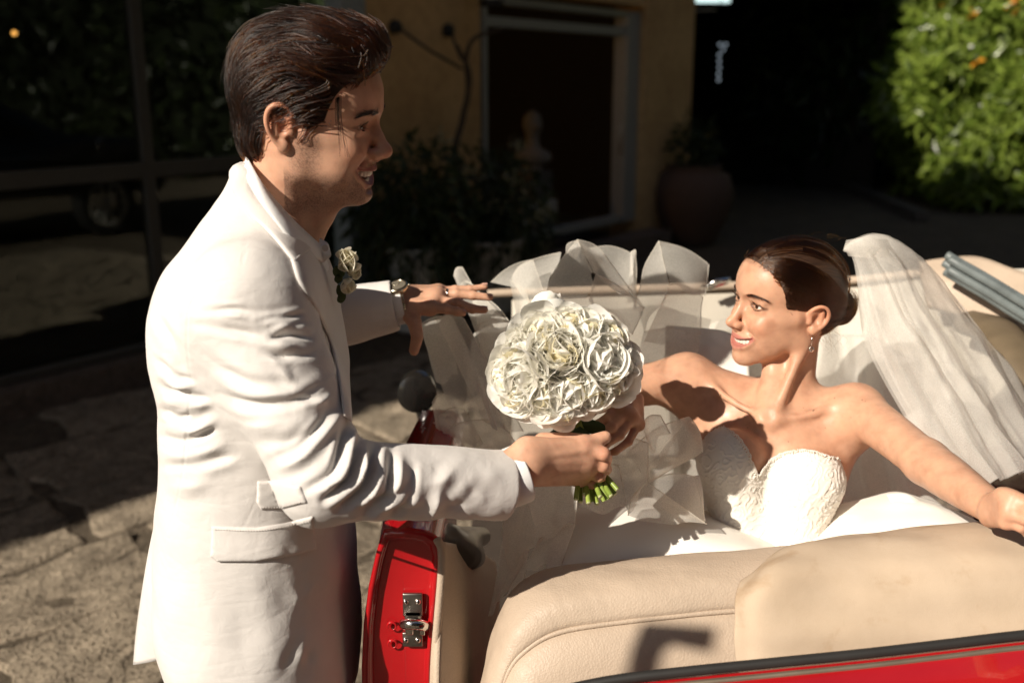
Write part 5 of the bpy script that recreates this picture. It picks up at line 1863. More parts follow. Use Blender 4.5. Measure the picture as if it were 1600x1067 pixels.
# wave that rises over the brow
hairset(M_MAN, HM, 5, 70, 2100, .075, flow_man, lambda L: (L[:, 0] > .055) & (L[:, 2] > .085), .006, .018, .08, .8, 14, man_hair_m, man_hair, .00040, .00014, spread=.007)
hairset(M_MAN, HM, 6, 160, 800, .080, flow_man, lambda L: (L[:, 2] > .03), .004, .020, .20, .3, 14, man_hair_m, man_hair, .00020, .00007, spread=.006)
# loose strands that fall over the temple
rng = np.random.default_rng(9)
loose = []
for k in range(13):
    x0 = 528 + rng.normal(0, 2.0); j = rng.normal(0, 2.2)
    end = 232 + rng.uniform(-55, 14)
    pts = [at(540 + rng.normal(0, 3), 112, 1.335), at(531 + j * .3, 128, 1.322), at(x0 + j * .4, 160, 1.312), at(x0 + 1.5 + j * .8, 195, 1.310), at(x0 + 3 + j * 1.6, end, 1.312)]
    loose.append(catmull(pts, 12))
for k in range(3):
    pts = [at(536, 118, 1.33), at(533, 150, 1.312), at(534 + rng.normal(0, 2), 190, 1.308), at(540 + rng.normal(0, 2), 225, 1.305), at(546 + rng.normal(0, 3), 246, 1.305)]
    loose.append(catmull(pts, 12))
strands("loose_strands", loose, .00034, .00014, simple("wet_dark_hair", (.010, .006, .004), .9, spec=.05), man_hair)

# brows and lashes
def brow(M, s, base, n, seed, mat, parent, lw=.0055, thick=1.0, name="eyebrow", ln=.009):
    rng = np.random.default_rng(seed)
    B = head_base(Sdf(.0013), base)
    P = []
    T = rng.uniform(0, 1, n)
    Y = .0115 + .0385 * T
    Z = .0285 + .0075 * np.sin(math.pi * np.minimum(1, T * .80)) + rng.normal(0, 1, n) * lw * .32 * (1 - .65 * T) * thick
    lo, hi = np.full(n, .03), np.full(n, .12)
    for _ in range(14):
        m_ = (lo + hi) / 2
        d = B.eval(np.column_stack([m_, s * Y, Z]))
        lo, hi = np.where(d < 0, m_, lo), np.where(d < 0, hi, m_)
    for i in range(n):
        t = T[i]
        p = np.array([lo[i] - .0003, s * Y[i], Z[i]])
        up = .75 * (1 - t) ** 1.5 - .25 * t
        dr = nrm([.10 - .30 * t, s * (.55 + .45 * t), up + rng.normal(0, .15)])
        L = ln * rng.uniform(.6, 1.1)
        pts = [p, p + dr * L * .5 + np.array([.0013, 0, 0]), p + dr * L + np.array([.0006 - .003 * t, 0, -.0008])]
        P.append(catmull(np.array(pts) @ M[:3, :3].T + M[:3, 3], 5))
    return strands(name, P, .00022, .00008, mat, parent)
def lashes(M, s, n, seed, mat, parent, up_l=.008, zc=.0160, hz=.0038):
    rng = np.random.default_rng(seed); P = []
    for i in range(n):
        t = rng.uniform(-1, 1)
        y = .0318 + .0130 * t; z = zc + hz * math.sqrt(max(0, 1 - t * t)) + .0004
        x = .0725 + math.sqrt(max(1e-6, .0142 ** 2 - (y - .0318) ** 2 * .9 - (z - .0165) ** 2)) - .0003
        dr = nrm([1, s * t * .75, .55]); L = up_l * rng.uniform(.7, 1.1) * (1 + .25 * t)
        p = np.array([x, s * y, z])
        P.append(catmull(np.array([p, p + dr * L * .55, p + dr * L + np.array([0, 0, L * .35])]) @ M[:3, :3].T + M[:3, 3], 5))
    for i in range(n // 2):
        t = rng.uniform(-1, 1)
        y = .0318 + .0125 * t; z = zc - hz * math.sqrt(max(0, 1 - t * t)) - .0003
        x = .0725 + math.sqrt(max(1e-6, .0142 ** 2 - (y - .0318) ** 2 * .9 - (z - .0165) ** 2)) - .0003
        dr = nrm([1, s * t * .6, -.7]); L = up_l * .45
        p = np.array([x, s * y, z])
        P.append(catmull(np.array([p, p + dr * L * .6, p + dr * L]) @ M[:3, :3].T + M[:3, 3], 5))
    return strands("eyelashes", P, .00020, .00006, mat, parent)
lash_m = hair_mat("dark_lash", 1.0, .3, .2)
for s in (1, -1):
    brow(M_MAN, s, 'm', 330, 20 + s, lash_m, man_body, .0068, 1.15)
    lashes(M_MAN, s, 60, 30 + s, lash_m, man_body, .0065, .0155, .0030)
# -- jacket: trunk, shoulders and sleeves as one cloth surface
def lv(py, xb, xf, b, dy=0.0, y=None):
    """Level of the trunk from the outline in the photograph: back and front pixel columns at row py."""
    y = YM if y is None else y
    p0, p1 = on_y(xb, py, y), on_y(xf, py, y)
    c = (p0 + p1) / 2
    return (np.array([c[0], y + dy, c[2]]), (p1[0] - p0[0]) / 2, b)
J = Sdf(.0026)
J.h = .0026
loft(J, [lv(262, 370, 425, .060), lv(300, 352, 450, .068), lv(340, 322, 475, .088), lv(375, 300, 490, .125), lv(420, 270, 508, .178), lv(470, 255, 522, .196), lv(540, 256, 534, .200), lv(620, 268, 541, .192),
         lv(700, 266, 545, .188), lv(780, 262, 545, .192), lv(860, 258, 551, .202), lv(950, 264, 557, .212), lv(1010, 285, 560, .216), lv(1062, 302, 556, .218), lv(1095, 306, 554, .218)], .02, 2.35)
# shoulders
for sh in (R_SH, L_SH):
    J.cap(np.array([on_y(405, 400, YM)[0] , YM, on_y(405, 400, YM)[2]]), sh + np.array([0, 0, .018]), .055, .068, .05)
# sleeves
J.chain([R_SH + np.array([.0, .0, -.005]), R_SH * .62 + R_EL * .38, R_SH * .25 + R_EL * .75, R_EL], [.077, .073, .063, .058], .035, n=10)
J.chain([R_EL, R_EL * .6 + R_WR * .4, R_WR + nrm(R_WR - R_EL) * .0], [.057, .051, .0505], .02, n=6)
J.chain([L_SH, L_EL, L_EL * .4 + L_WR * .6, L_WR], [.07, .056, .050, .045], .03, n=8)
# open ends of the sleeves
for e, w_, r0 in ((R_EL, R_WR, .0435), (L_EL, L_WR, .039)):
    d_ = nrm(w_ - e)
    J.cap(w_ - d_ * .03, w_ + d_ * .10, r0, r0 + .003, .003, 's')
    f_ = (lambda c_, dd: (lambda P: -((P - c_) @ dd)))(w_ - d_ * .004, d_)
    J.p.append((lambda P, c_=w_ - d_ * .004, dd=d_: np.maximum(-((P - c_) @ dd), np.sqrt(((P - c_) ** 2).sum(-1)) - .12), w_ - .12, w_ + .12, .002, 's'))
# neck opening
J.cap(NECK0 + np.array([0, 0, -.02]), NECK1 + np.array([.0, 0, .0]), .0575, .060, .006, 's')
J.cap(on_y(490, 325, YM), on_y(530, 430, YM), .055, .012, .012, 's')
# hem
hem = on_y(400, 1068, YM)
J.plane(hem, (0.03, 0, -1), .002)
v, q = J.mesh("jacket", 2)
# trunk bottom stays open: drop the flat hem faces
fc = v[q].mean(1); fn = vnormals(v, q)
down = (vnormals(v, q)[q].mean(1)[:, 2] < -.85) & (np.abs((fc - hem) @ nrm([0.03, 0, -1])) < .004)
q = q[~down]

# folds read off the photograph: line, half width in pixels, height in metres (+ ridge, - groove)
F_SLEEVE = [
    # shoulder cap creases
    ([(310, 487), (360, 484), (412, 489)], 4.5, -.0040), ([(352, 492), (420, 500), (470, 493)], 7, .0050), ([(405, 500), (440, 496), (478, 490)], 4, -.0055),
    ([(300, 506), (340, 512), (392, 522), (430, 530)], 6, -.0050), ([(420, 515), (450, 510), (482, 512)], 6, .0065), ([(422, 528), (455, 523), (485, 528)], 4, -.0065),
    ([(400, 535), (440, 540), (488, 540)], 8, .0060), ([(410, 548), (440, 556), (485, 554)], 5, -.0055),
    ([(310, 545), (345, 575), (395, 600), (450, 606)], 8, -.0048), ([(330, 610), (390, 632), (450, 628), (500, 602)], 7, -.0065), ([(345, 585), (400, 612), (465, 612), (500, 594)], 9, .0052),
    ([(425, 560), (450, 590), (470, 600)], 7, .003), ([(470, 640), (500, 628), (520, 618)], 8, .0055), ([(455, 625), (490, 622), (512, 612)], 4, -.004),
    ([(345, 650), (400, 665), (470, 655)], 12, .004), ([(400, 690), (450, 690), (505, 655)], 9, -.0045), ([(430, 735), (480, 710), (535, 640)], 8, .0070), ([(425, 715), (470, 695), (525, 640)], 6, -.0050),
    # elbow
    ([(478, 765), (520, 735), (545, 656)], 6, -.0075), ([(492, 770), (535, 740), (553, 669)], 7, .0085), ([(505, 782), (548, 743), (560, 682)], 5, -.0090), ([(515, 790), (560, 747), (572, 692)], 6, .0088),
    ([(530, 796), (572, 759), (585, 702)], 5, -.0085), ([(545, 801), (590, 758), (600, 699)], 7, .0085), ([(560, 808), (605, 772), (612, 703)], 5, -.0070), ([(585, 805), (620, 774), (628, 708)], 7, .0065),
    ([(600, 817), (640, 781), (648, 727)], 5, -.0055), ([(560, 772), (600, 782), (640, 756)], 5, -.0045), ([(500, 760), (540, 755), (580, 729)], 4, -.0040),
    ([(520, 812), (580, 804), (640, 821), (690, 812)], 8, .005), ([(640, 816), (675, 805), (690, 756)], 8, .0050), ([(560, 792), (620, 801), (680, 790)], 6, -.0045),
    ([(660, 758), (690, 752), (720, 720)], 10, .004), ([(690, 796), (720, 790), (745, 762)], 9, -.0035), ([(700, 818), (740, 807), (790, 802)], 12, .0030), ([(730, 746), (760, 742), (790, 747)], 12, .0022),
]
F_BACK = [
    ([(243, 560), (275, 588), (305, 597)], 5, -.0050), ([(246, 585), (280, 602), (315, 600)], 6, .0055), ([(250, 600), (275, 615), (330, 622)], 4.5, -.0055), ([(252, 622), (290, 635), (340, 628)], 7, .0060),
    ([(252, 640), (275, 652), (300, 650)], 5, -.0055), ([(255, 665), (300, 672), (345, 652)], 7, .0060), ([(253, 682), (290, 688), (340, 668)], 5, -.0050), ([(253, 705), (295, 712), (360, 690)], 9, .0050),
    ([(252, 728), (300, 725), (370, 712)], 6, -.0035), ([(240, 480), (265, 530), (290, 580)], 7, -.0035), ([(248, 470), (285, 530), (300, 580)], 8, .0035),
    ([(258, 760), (300, 760), (370, 745)], 12, .0035),
    ([(398, 690), (370, 720), (300, 742)], 10, .003),
]
F_SKIRT = [
    ([(440, 850), (470, 880), (480, 860)], 12, -0.00200), ([(450, 905), (470, 935), (505, 920), (520, 880)], 12, 0.00250), ([(425, 960), (455, 985), (500, 960)], 21, -0.00200), ([(405, 920), (420, 970), (430, 1050)], 23, 0.00200),
    ([(470, 1000), (455, 1020), (440, 1055)], 8, -0.00200), ([(480, 985), (470, 1020), (462, 1050)], 7, 0.00200), ([(490, 1010), (480, 1035), (478, 1050)], 7, -0.00175), ([(500, 900), (480, 925), (455, 940)], 8, 0.00150),
    ([(300, 880), (330, 960), (350, 1050)], 26, 0.00150), ([(380, 900), (375, 980), (385, 1050)], 21, -0.00150), ([(520, 830), (535, 900), (540, 1000)], 18, 0.00200),
]
v = v + vnormals(v, q) * (.0018 * fold_noise(v / np.array([.13, .13, .09]), 21, 2) + .00012 * fold_noise(v / .03, 22, 2))[:, None]
# which part of the cloth is sleeve (near arm)
def arm_d(P, a, b):
    ab = b - a; t = np.clip((P - a) @ ab / (ab @ ab), 0, 1)
    return np.linalg.norm(P - a - t[:, None] * ab, axis=1)
slv = sstep(.115, .085, np.minimum(arm_d(v, R_SH, R_EL), arm_d(v, R_EL, R_WR)))
v = folds(v, q, F_SLEEVE, mask=slv)
v = folds(v, q, F_BACK, mask=1 - slv * .9)
v = folds(v, q, F_SKIRT, mask=1 - slv)
# seams: thin grooves
SEAM = [([(300, 600), (292, 540), (296, 480), (318, 452), (352, 438), (395, 440)], 1.5, -.0016),
        ([(303, 592), (296, 625), (290, 690), (285, 740), (272, 800), (262, 830)], 1.3, -.0014),
        ([(372, 437), (380, 400), (388, 360)], 1.2, -.0010), ([(405, 760), (392, 800), (375, 830)], 1.3, -.0010)]
v = folds(v, q, SEAM)
me = mesh_np("jacket", v, q)
jacket = link("jacket", me, suit, man)
so = jacket.modifiers.new("thickness", 'SOLIDIFY'); so.thickness = .0022; so.offset = -1
JS = Surface(v, q)
JNEAR = Surface(v, q)

# back vent: the hem flares behind, a flap that stands away from the lit side
vent = surf([[(262, 792, 1.50), (254, 800, 1.53), (246, 812, 1.58)],
             [(250, 850, 1.505), (242, 858, 1.55), (234, 870, 1.60)],
             [(247, 920, 1.51), (236, 925, 1.56), (224, 930, 1.62)],
             [(262, 985, 1.53), (242, 985, 1.57), (216, 985, 1.64)],
             [(282, 1028, 1.55), (252, 1030, 1.60), (211, 1037, 1.66)]], 30, 14)
vent = vent + sheet_normals(vent) * (.002 * np.sin(np.linspace(0, 5, 14)))[None, :, None]
o = MB().sheet(vent).build("vent_flap", suit, jacket)
so = o.modifiers.new("thickness", 'SOLIDIFY'); so.thickness = .002

# pocket flaps, lapel, collar of the jacket, pockets
P_ = lambda *a: np.array(a, float)
patch("pocket_flap", JS, P_((331, 822), (400, 824), (445, 817), (489, 806), (492, 858), (450, 868), (400, 876), (340, 876), (330, 868)), .0008, .0014, suit, jacket, lift=lambda V: .003 * sstep(830, 870, V[:, 1]))
patch("pocket_flap", JS, P_((402, 752), (440, 750), (470, 760), (480, 785), (440, 795), (408, 796), (401, 785)), .0008, .0014, suit, jacket)
lap = lay([[(372, 300), (392, 338), (422, 368), (448, 395), (464, 442), (490, 482), (512, 530), (526, 590), (534, 650)],
           [(386, 290), (415, 322), (445, 352), (470, 385), (492, 432), (510, 480), (525, 535), (535, 600), (539, 655)],
           [(396, 276), (428, 306), (460, 334), (488, 368), (512, 420), (526, 475), (537, 535), (542, 605), (544, 660)]], 70, 16, JS, [.003, .006, .004], 1.40)
cloth("lapel", lap, suit, jacket, .003)
colr = lay([[(362, 270), (366, 300), (388, 336), (418, 366), (452, 408), (458, 412)],
            [(372, 258), (386, 285), (410, 316), (440, 348), (468, 384), (472, 396)],
            [(384, 244), (402, 270), (432, 303), (462, 336), (484, 366), (488, 384)]], 50, 14, JS, [.0045, .0075, .0065], 1.38)
cloth("collar", colr, suit, jacket, .0026)
thread_m = simple("stitch_thread", (.60, .565, .53), .8)
def stitches(name, line, step, ln, parent, off=.0030):
    L_ = catmull(np.asarray(line, float), 200)
    sg = np.concatenate([[0], np.cumsum(np.linalg.norm(np.diff(L_, axis=0), axis=1))])
    mb = MB()
    for a in np.arange(0, sg[-1] - ln, step):
        P_2 = []
        for b in (a, a + ln):
            c, n = JS.hit(np.interp(b, sg, L_[:, 0]), np.interp(b, sg, L_[:, 1]))
            P_2.append(c + n * off)
        mb.tube(P_2, .0005, 4)
    o = mb.build(name, thread_m, parent); o["kind"] = "stuff"
stitches("stitching", [(336, 826), (400, 828), (445, 821), (486, 811)], 4.2, 2.4, jacket)
stitches("stitching", [(335, 869), (341, 872), (400, 872), (450, 864), (488, 855)], 4.2, 2.4, jacket)
stitches("stitching", [(406, 792), (440, 791), (474, 782)], 4.2, 2.4, jacket)
for k in range(4):
    px = 718 + k * 15
    c, n = JS.hit(px, 818 + (k % 2))
    mb = MB(); a = nrm(np.cross(n, [0, 0, 1])); R = np.stack([a, np.cross(n, a), n], -1)
    mb.lathe([(0, .0030), (.0030, .0032), (.0052, .0040), (.0058, .0030), (.0056, .0010), (.002, 0)], 16, c + n * .001, R)
    mb.build("button", simple("horn_button", (.62, .56, .47), .3) if k == 0 else bpy.data.materials["horn_button"], jacket)

# -- shirt: placket and collar, cuffs
sh = MB()
NR = M_MAN[:3, 3] + M_MAN[:3, :3] @ np.array([-.03, 0, -.085])      # middle of the neck at the collar
top_n = catmull([at(386, 246, 1.375), at(408, 283, 1.345), at(438, 320, 1.345), at(468, 352, 1.36), at(492, 374, 1.385), at(503, 384, 1.41)], 30)
bot_n = catmull([at(380, 275, 1.372), at(402, 312, 1.335), at(432, 350, 1.330), at(458, 382, 1.345), at(480, 402, 1.375), at(506, 408, 1.405)], 30)
back_t = catmull([at(386, 246, 1.375), at(384, 240, 1.42), at(400, 250, 1.47), at(440, 300, 1.50), at(482, 352, 1.49), at(505, 382, 1.44)], 30)
back_b = back_t + np.array([0, 0, -.035])
G1 = np.stack([top_n, top_n * .65 + bot_n * .35 + np.array([0, -.004, 0]), top_n * .3 + bot_n * .7 + np.array([0, -.006, 0]), bot_n], 0)
G2 = np.stack([back_t, back_t * .5 + back_b * .5, back_b], 0)
sh.sheet(G1); sh.sheet(G2)
shirt = sh.build("shirt_collar", shirt_mat, man)
so = shirt.modifiers.new("thickness", 'SOLIDIFY'); so.thickness = .0022
# the far wing of the collar, with its button, over the placket
wing = surf([[(500, 372, 1.42), (512, 380, 1.42), (515, 388, 1.43)], [(498, 388, 1.405), (510, 398, 1.41), (517, 400, 1.42)], [(494, 402, 1.40), (502, 410, 1.41), (508, 408, 1.42)]], 10, 10)
o = MB().sheet(wing).build("collar_wing", shirt_mat, man)
so = o.modifiers.new("thickness", 'SOLIDIFY'); so.thickness = .0025
mb = MB(); n = nrm([.5, -.8, .2]); a = nrm(np.cross(n, [0, 0, 1])); mb.lathe([(0, .0022), (.0025, .0022), (.0045, .0030), (.0050, .0018), (.002, 0)], 16, at(507, 388, 1.398), np.stack([a, np.cross(n, a), n], -1))
mb.build("button", bpy.data.materials["horn_button"], shirt)
front = surf([[(480, 398, 1.40), (500, 402, 1.43), (512, 405, 1.48)], [(500, 440, 1.42), (514, 440, 1.45), (520, 440, 1.50)], [(516, 500, 1.47), (525, 500, 1.50), (530, 500, 1.55)], [(528, 580, 1.50), (534, 580, 1.55), (538, 580, 1.60)], [(534, 680, 1.55), (538, 680, 1.58), (542, 680, 1.63)]], 30, 12)
front = front + sheet_normals(front) * (.0015 * np.sin(np.linspace(0, 18, 30)))[:, None, None]
o = MB().sheet(front).build("shirt_front", shirt_mat, man)
so = o.modifiers.new("thickness", 'SOLIDIFY'); so.thickness = .002
# cuffs
def cuff(e, w_, r, ln, out):
    d_ = nrm(w_ - e)
    R = frame(d_, (0, 0, 1)); R = np.stack([R[:, 1], R[:, 2], R[:, 0]], -1)
    mb = MB()
    mb.lathe([(r * .94, -.03), (r, -.028), (r * 1.01, ln - .002), (r * 1.005, ln), (r * .965, ln), (r * .96, ln - .004), (r * .93, -.03)], 40, w_, R)
    return mb.build("shirt_cuff", shirt_mat, man)
cuff(R_WR - ((wr[0] + wr[1]) / 2 - R_WR) * .6 - (R_WR - R_EL) * .2, R_WR + nrm(R_WR - R_EL) * .004 + np.array([0, 0, .010]), .0420, .020, .0)
cuff(L_EL, L_WR, .0360, .010, .0)

# -- trousers and shoes (mostly below the frame)
T = Sdf(.006)
hipz = hem[2] + .03
hx = (hem[0]) + .02
for s in (-1, 1):
    T.cap((hx, YM + s * .085, hipz + .10), (hx + .01, YM + s * .095, hipz - .28), .098, .080, .03)
    T.cap((hx + .01, YM + s * .095, hipz - .28), (hx - .02, YM + s * .10, .07), .080, .062, .03)
T.ell((hx, YM, hipz + .12), (.135, .18, .12), .04)
v, q = T.mesh("trousers")
v = v + vnormals(v, q) * (.004 * fold_noise(v / .12, 31, 3))[:, None]
link("trousers", mesh_np("trousers", v, q), suit, man)
for s in (-1, 1):
    T = Sdf(.005)
    T.cap((hx - .05, YM + s * .10, .045), (hx + .14, YM + s * .11, .035), .042, .036, .02)
    T.ell((hx - .03, YM + s * .10, .07), (.055, .042, .05), .02)
    T.plane((0, 0, 0.004), (0, 0, -1))
    v, q = T.mesh("shoe")
    link("shoe", mesh_np("shoe", v, q), simple("shoe_leather", (.10, .055, .03), .35) if s < 0 else bpy.data.materials["shoe_leather"], man)
# ------------------------------------------------------------------ the bride
bride = empty("person", (at(1190, 870, 1.75)[0], at(1190, 870, 1.75)[1], .62), "smiling bride with sleek low bun, veil and strapless lace gown, sitting in the car", "person")
skin_f = skin_mat("skin_bride", .42, coat=.03)
BR_SKIN = (.575, .325, .21)
A_ = at
bh = lambda l: M_BRIDE[:3, 3] + M_BRIDE[:3, :3] @ np.array(l, float)
NB = A_(1230, 640, 1.795); NOTCH = A_(1201, 655, 1.730); LSH, RSH = A_(1338, 640, 1.755), A_(1074, 590, 1.865)
LEL, LWR = A_(1448, 722, 1.56), A_(1556, 797, 1.385)
REL, RWR = A_(900, 620, 1.84), A_(975, 616, 1.69)
WAIST = A_(1200, 880, 1.795); CH = A_(1206, 735, 1.818)
t_up = nrm(NB - WAIST); t_fr = np.array([-.30, -.95, .05]); t_fr = nrm(t_fr - t_up * (t_fr @ t_up)); t_sd = np.cross(t_up, t_fr)
RT = np.stack([t_fr, t_sd, t_up], -1)

def torso(S, g=0.0, neck=True):
    S.ell(CH - t_up * .005, (.090 + g, .126 + g, .128 + g), 0 if not neck else .03, rot=RT)
    S.ell(WAIST, (.085 + g, .100 + g, .12 + g), .05, rot=RT)
    S.ell(WAIST - t_up * .10, (.105 + g, .145 + g, .12 + g), .05, rot=RT)
    for c in (A_(1146, 716, 1.742), A_(1262, 746, 1.722)):
        S.ell(c, (.046 + g, .055 + g, .052 + g), .035, rot=RT)
        S.cap(c - t_up * .02, WAIST + t_fr * .045 + (c - CH) @ t_sd * t_sd * .6, .040 + g, .040 + g, .04)
    return S
S = Sdf(.0017, M_BRIDE)
head_shapes(S, 'f')
S.set_frame()
S.cap(bh((-.026, 0, -.03)), NB + t_up * .01 - t_fr * .008, .0395, .042, .016)
S.cap(bh((.010, 0, -.075)), NOTCH - t_fr * .028, .020, .022, .018)
torso(S)
S.cap(NB + t_up * .01 - t_fr * .008, NB - t_up * .06, .044, .066, .035)
# trapezius, shoulders, collar bones
for sh in (LSH, RSH):
    S.cap(NB + t_up * .020 - t_fr * .025, sh - t_up * .002 - t_fr * .008, .022, .029, .033)
    S.cap(NB - t_up * .045, sh - t_up * .01, .046, .038, .038)
    S.chain([NOTCH + (sh - NOTCH) * .10, NOTCH + (sh - NOTCH) * .45 - t_fr * (-.012), sh + t_up * .020 + t_fr * .008], [.0062, .0062, .006], .012, n=6)
S.ell(NOTCH + t_up * .006 + t_fr * .004, (.010, .012, .012), .014, 's', rot=RT)
# the straining neck muscle from behind the ear to the notch
for s in (1, -1):
    S.chain([bh((-.020, s * .047, -.030)), (bh((-.015, s * .042, -.08)) + NOTCH) / 2 + t_fr * .010, NOTCH + t_sd * s * .009 - t_fr * .006 - t_up * .004], [.0075, .0055, .0030], .026, n=8)
    S.ell(NOTCH + t_sd * s * .055 + t_up * .022 + t_fr * .004, (.012, .026, .012), .02, 's', rot=RT)
# arms
S.chain([LSH, LSH * .55 + LEL * .45 + np.array([0, 0, .002]), LEL], [.0425, .0370, .0330], .033, n=8)
S.chain([LEL, LEL * .65 + LWR * .35, LWR], [.0350, .0335, .0225], .015, n=8)
S.cap(LSH - t_up * .025 - t_fr * .01, CH + t_sd * .085 + t_up * .045, .038, .05, .04)
S.chain([RSH, RSH * .5 + REL * .5, REL], [.0430, .038, .034], .033, n=8)
S.chain([REL, REL * .6 + RWR * .4, RWR], [.035, .033, .023], .015, n=8)
S.cap(RSH - t_up * .025 - t_fr * .01, CH - t_sd * .085 + t_up * .045, .038, .05, .04)
# right hand, round the stems behind his
hand_shapes(S, px_pts([(958, 614, 1.665), (994, 624, 1.665)]), px_pts([(962, 640, 1.605), (975, 646, 1.60), (987, 654, 1.605), (997, 663, 1.615)]),
            [px_pts([(945, 657, 1.575), (926, 666, 1.560), (914, 670, 1.565)]), px_pts([(956, 668, 1.570), (936, 680, 1.555), (922, 685, 1.560)]), px_pts([(968, 680, 1.575), (946, 694, 1.560), (930, 698, 1.565)]), px_pts([(982, 690, 1.59), (962, 705, 1.575), (948, 710, 1.578)])],
            px_pts([(950, 620, 1.65), (932, 634, 1.61), (918, 648, 1.585), (908, 660, 1.575)]), palm_r=.0115, fr=.0070, k=.008)
# left hand, resting on the rim
hand_shapes(S, px_pts([(1550, 786, 1.375), (1546, 810, 1.38)]), px_pts([(1570, 776, 1.335), (1575, 789, 1.328), (1576, 803, 1.325), (1572, 816, 1.33)]),
            [px_pts([(1600, 788, 1.315), (1616, 806, 1.315), (1623, 820, 1.32)]), px_pts([(1606, 800, 1.305), (1623, 815, 1.308), (1630, 828, 1.315)]), px_pts([(1604, 812, 1.305), (1620, 826, 1.31), (1626, 838, 1.318)]), px_pts([(1596, 824, 1.315), (1608, 836, 1.32), (1614, 845, 1.325)])],
            px_pts([(1562, 784, 1.37), (1566, 774, 1.345), (1584, 776, 1.325), (1600, 782, 1.318)]), palm_r=.0100, fr=.0068, k=.006)
v, q = S.mesh("body")
Lc = (v - M_BRIDE[:3, 3]) @ M_BRIDE[:3, :3]
hd = (Lc[:, 2] > -.11) & (np.linalg.norm(Lc, axis=1) < .20)
cols = np.repeat([np.array(BR_SKIN)], len(v), 0) * (1 + .05 * fold_noise(v / .03, 41, 3))[:, None]
cols[hd] = face_paint(Lc[hd], BR_SKIN, True, 41)
rngm = np.random.default_rng(5)
for px, py, r in ((1271, 641, .0019), (1255, 637, .0012), (1304, 622, .0012), (1347, 625, .0014), (1352, 627, .0010), (1120, 545, .0018), (1168, 668, .0012), (1330, 652, .0010), (1290, 668, .0009), (1232, 690, .0009)):
    a = nrm(A_(px, py, 1.0) - CAM)
    dd = np.linalg.norm(np.cross(v - CAM, a), axis=1)
    w = (dd < r * .8) & (proj(v)[:, 2] < 1.78)
    cols[w] = cols[w] * .35 + np.array([.09, .035, .02]) * .65
me = mesh_np("body", v, q); set_attr(me, "tint", cols)
bride_body = link("body", me, skin_f, bride)
BS = Surface(v, q)
teeth("teeth", M_BRIDE, bride_body, tooth_m, True)
brow_m = hair_mat("brow_brown", .84, .35, .4)
for s in (1, -1):
    eyeball("eye", M_BRIDE, s, (1, -.02, .14), bride_body, eye_m, (.055, .025, .012))
    brow(M_BRIDE, s, 'f', 260, 50 + s, brow_m, bride_body, .0048, .9)
    lashes(M_BRIDE, s, 90, 60 + s, lash_m, bride_body, .0070, .0160, .0040)

# -- hair, sleek to a low bun
HB = Sdf(.0014, M_BRIDE)
HB.ell((-.006, 0, .0482), (.0978, .0728, .0845), 0)
HB.ell((.040, 0, .0545), (.0545, .0595, .0505), .03)
HB.ell((-.035, 0, .008), (.0640, .0580, .0560), .03)
HB.ell((.122, 0, .018), (.083, .14, .0800), .006, 's')
HB.ell((.088, 0, -.045), (.090, .14, .068), .012, 's')
for s in (1, -1):
    HB.ell((.002, s * .085, -.010), (.030, .036, .030), .008, 's')
    HB.ell((.010, s * .070, -.060), (.050, .05, .032), .012, 's')
BUN = np.array([-.100, 0, .006])
HB.ell(BUN, (.030, .038, .034), .010)
v, q = HB.mesh("hair", 1)
Lh = (v - M_BRIDE[:3, 3]) @ M_BRIDE[:3, :3]
me = mesh_np("hair", v, q)
set_attr(me, "flow", np.stack([np.arctan2(Lh[:, 1], Lh[:, 2] - BUN[2]), np.linalg.norm(Lh - BUN, axis=1), np.zeros(len(v))], -1))
hc_ = NT("combed_hair"); hc_.bsdf((.04, .02, .012), .34, spec=.55)
sx = hc_.n("SeparateXYZ"); hc_.l(hc_.attr("flow", "Vector"), sx.inputs[0])
cx_ = hc_.n("CombineXYZ"); hc_.l(hc_.math('MULTIPLY', sx.outputs[0], 46.0), cx_.inputs[0]); hc_.l(hc_.math('MULTIPLY', sx.outputs[1], 16.0), cx_.inputs[1])
st_ = hc_.noise(cx_.outputs[0], 1.0, 5, .75)
hc_.l(hc_.ramp(st_, [(.32, (.012, .006, .004)), (.52, (.045, .022, .012)), (.70, (.13, .065, .032))]), hc_.b.inputs["Base Color"])
hc_.bump(st_, .55, .0022)
bride_hair = link("hair", me, hc_.m, bride_body)
bh_m = hair_mat("sleek_brown_hair", .64, .20, .5)
def flow_bride(L, t):
    d = BUN + np.array([.012, 0, .0]) - L
    r = np.linalg.norm(d, axis=1)
    out = d / r[:, None]
    near = sstep(.052, .036, r)[:, None]
    sw = np.stack([-d[:, 2], d[:, 1] * .2, d[:, 0]], -1); sw /= np.linalg.norm(sw, axis=1)[:, None] + 1e-9
    return out * (1 - near) + sw * near
hairset(M_BRIDE, HB, 71, 260, 3100, .150, flow_bride, lambda L: (L[:, 2] > -.05), .0008, .0026, .012, .35, 16, bh_m, bride_hair, .00028, .00014, spread=.0055, rise=.25, inset=-.0005, sleek=True)
hline = lambda L: ((L[:, 0] - .122) / .083) ** 2 + ((L[:, 2] - .018) / .0800) ** 2
hairset(M_BRIDE, HB, 73, 260, 3640, .150, flow_bride, lambda L: (hline(L) < 1.28) & (L[:, 2] > .0), .0010, .0022, .012, .35, 22, bh_m, bride_hair, .00026, .00012, spread=.0045, rise=.2, inset=-.0004, sleek=True)
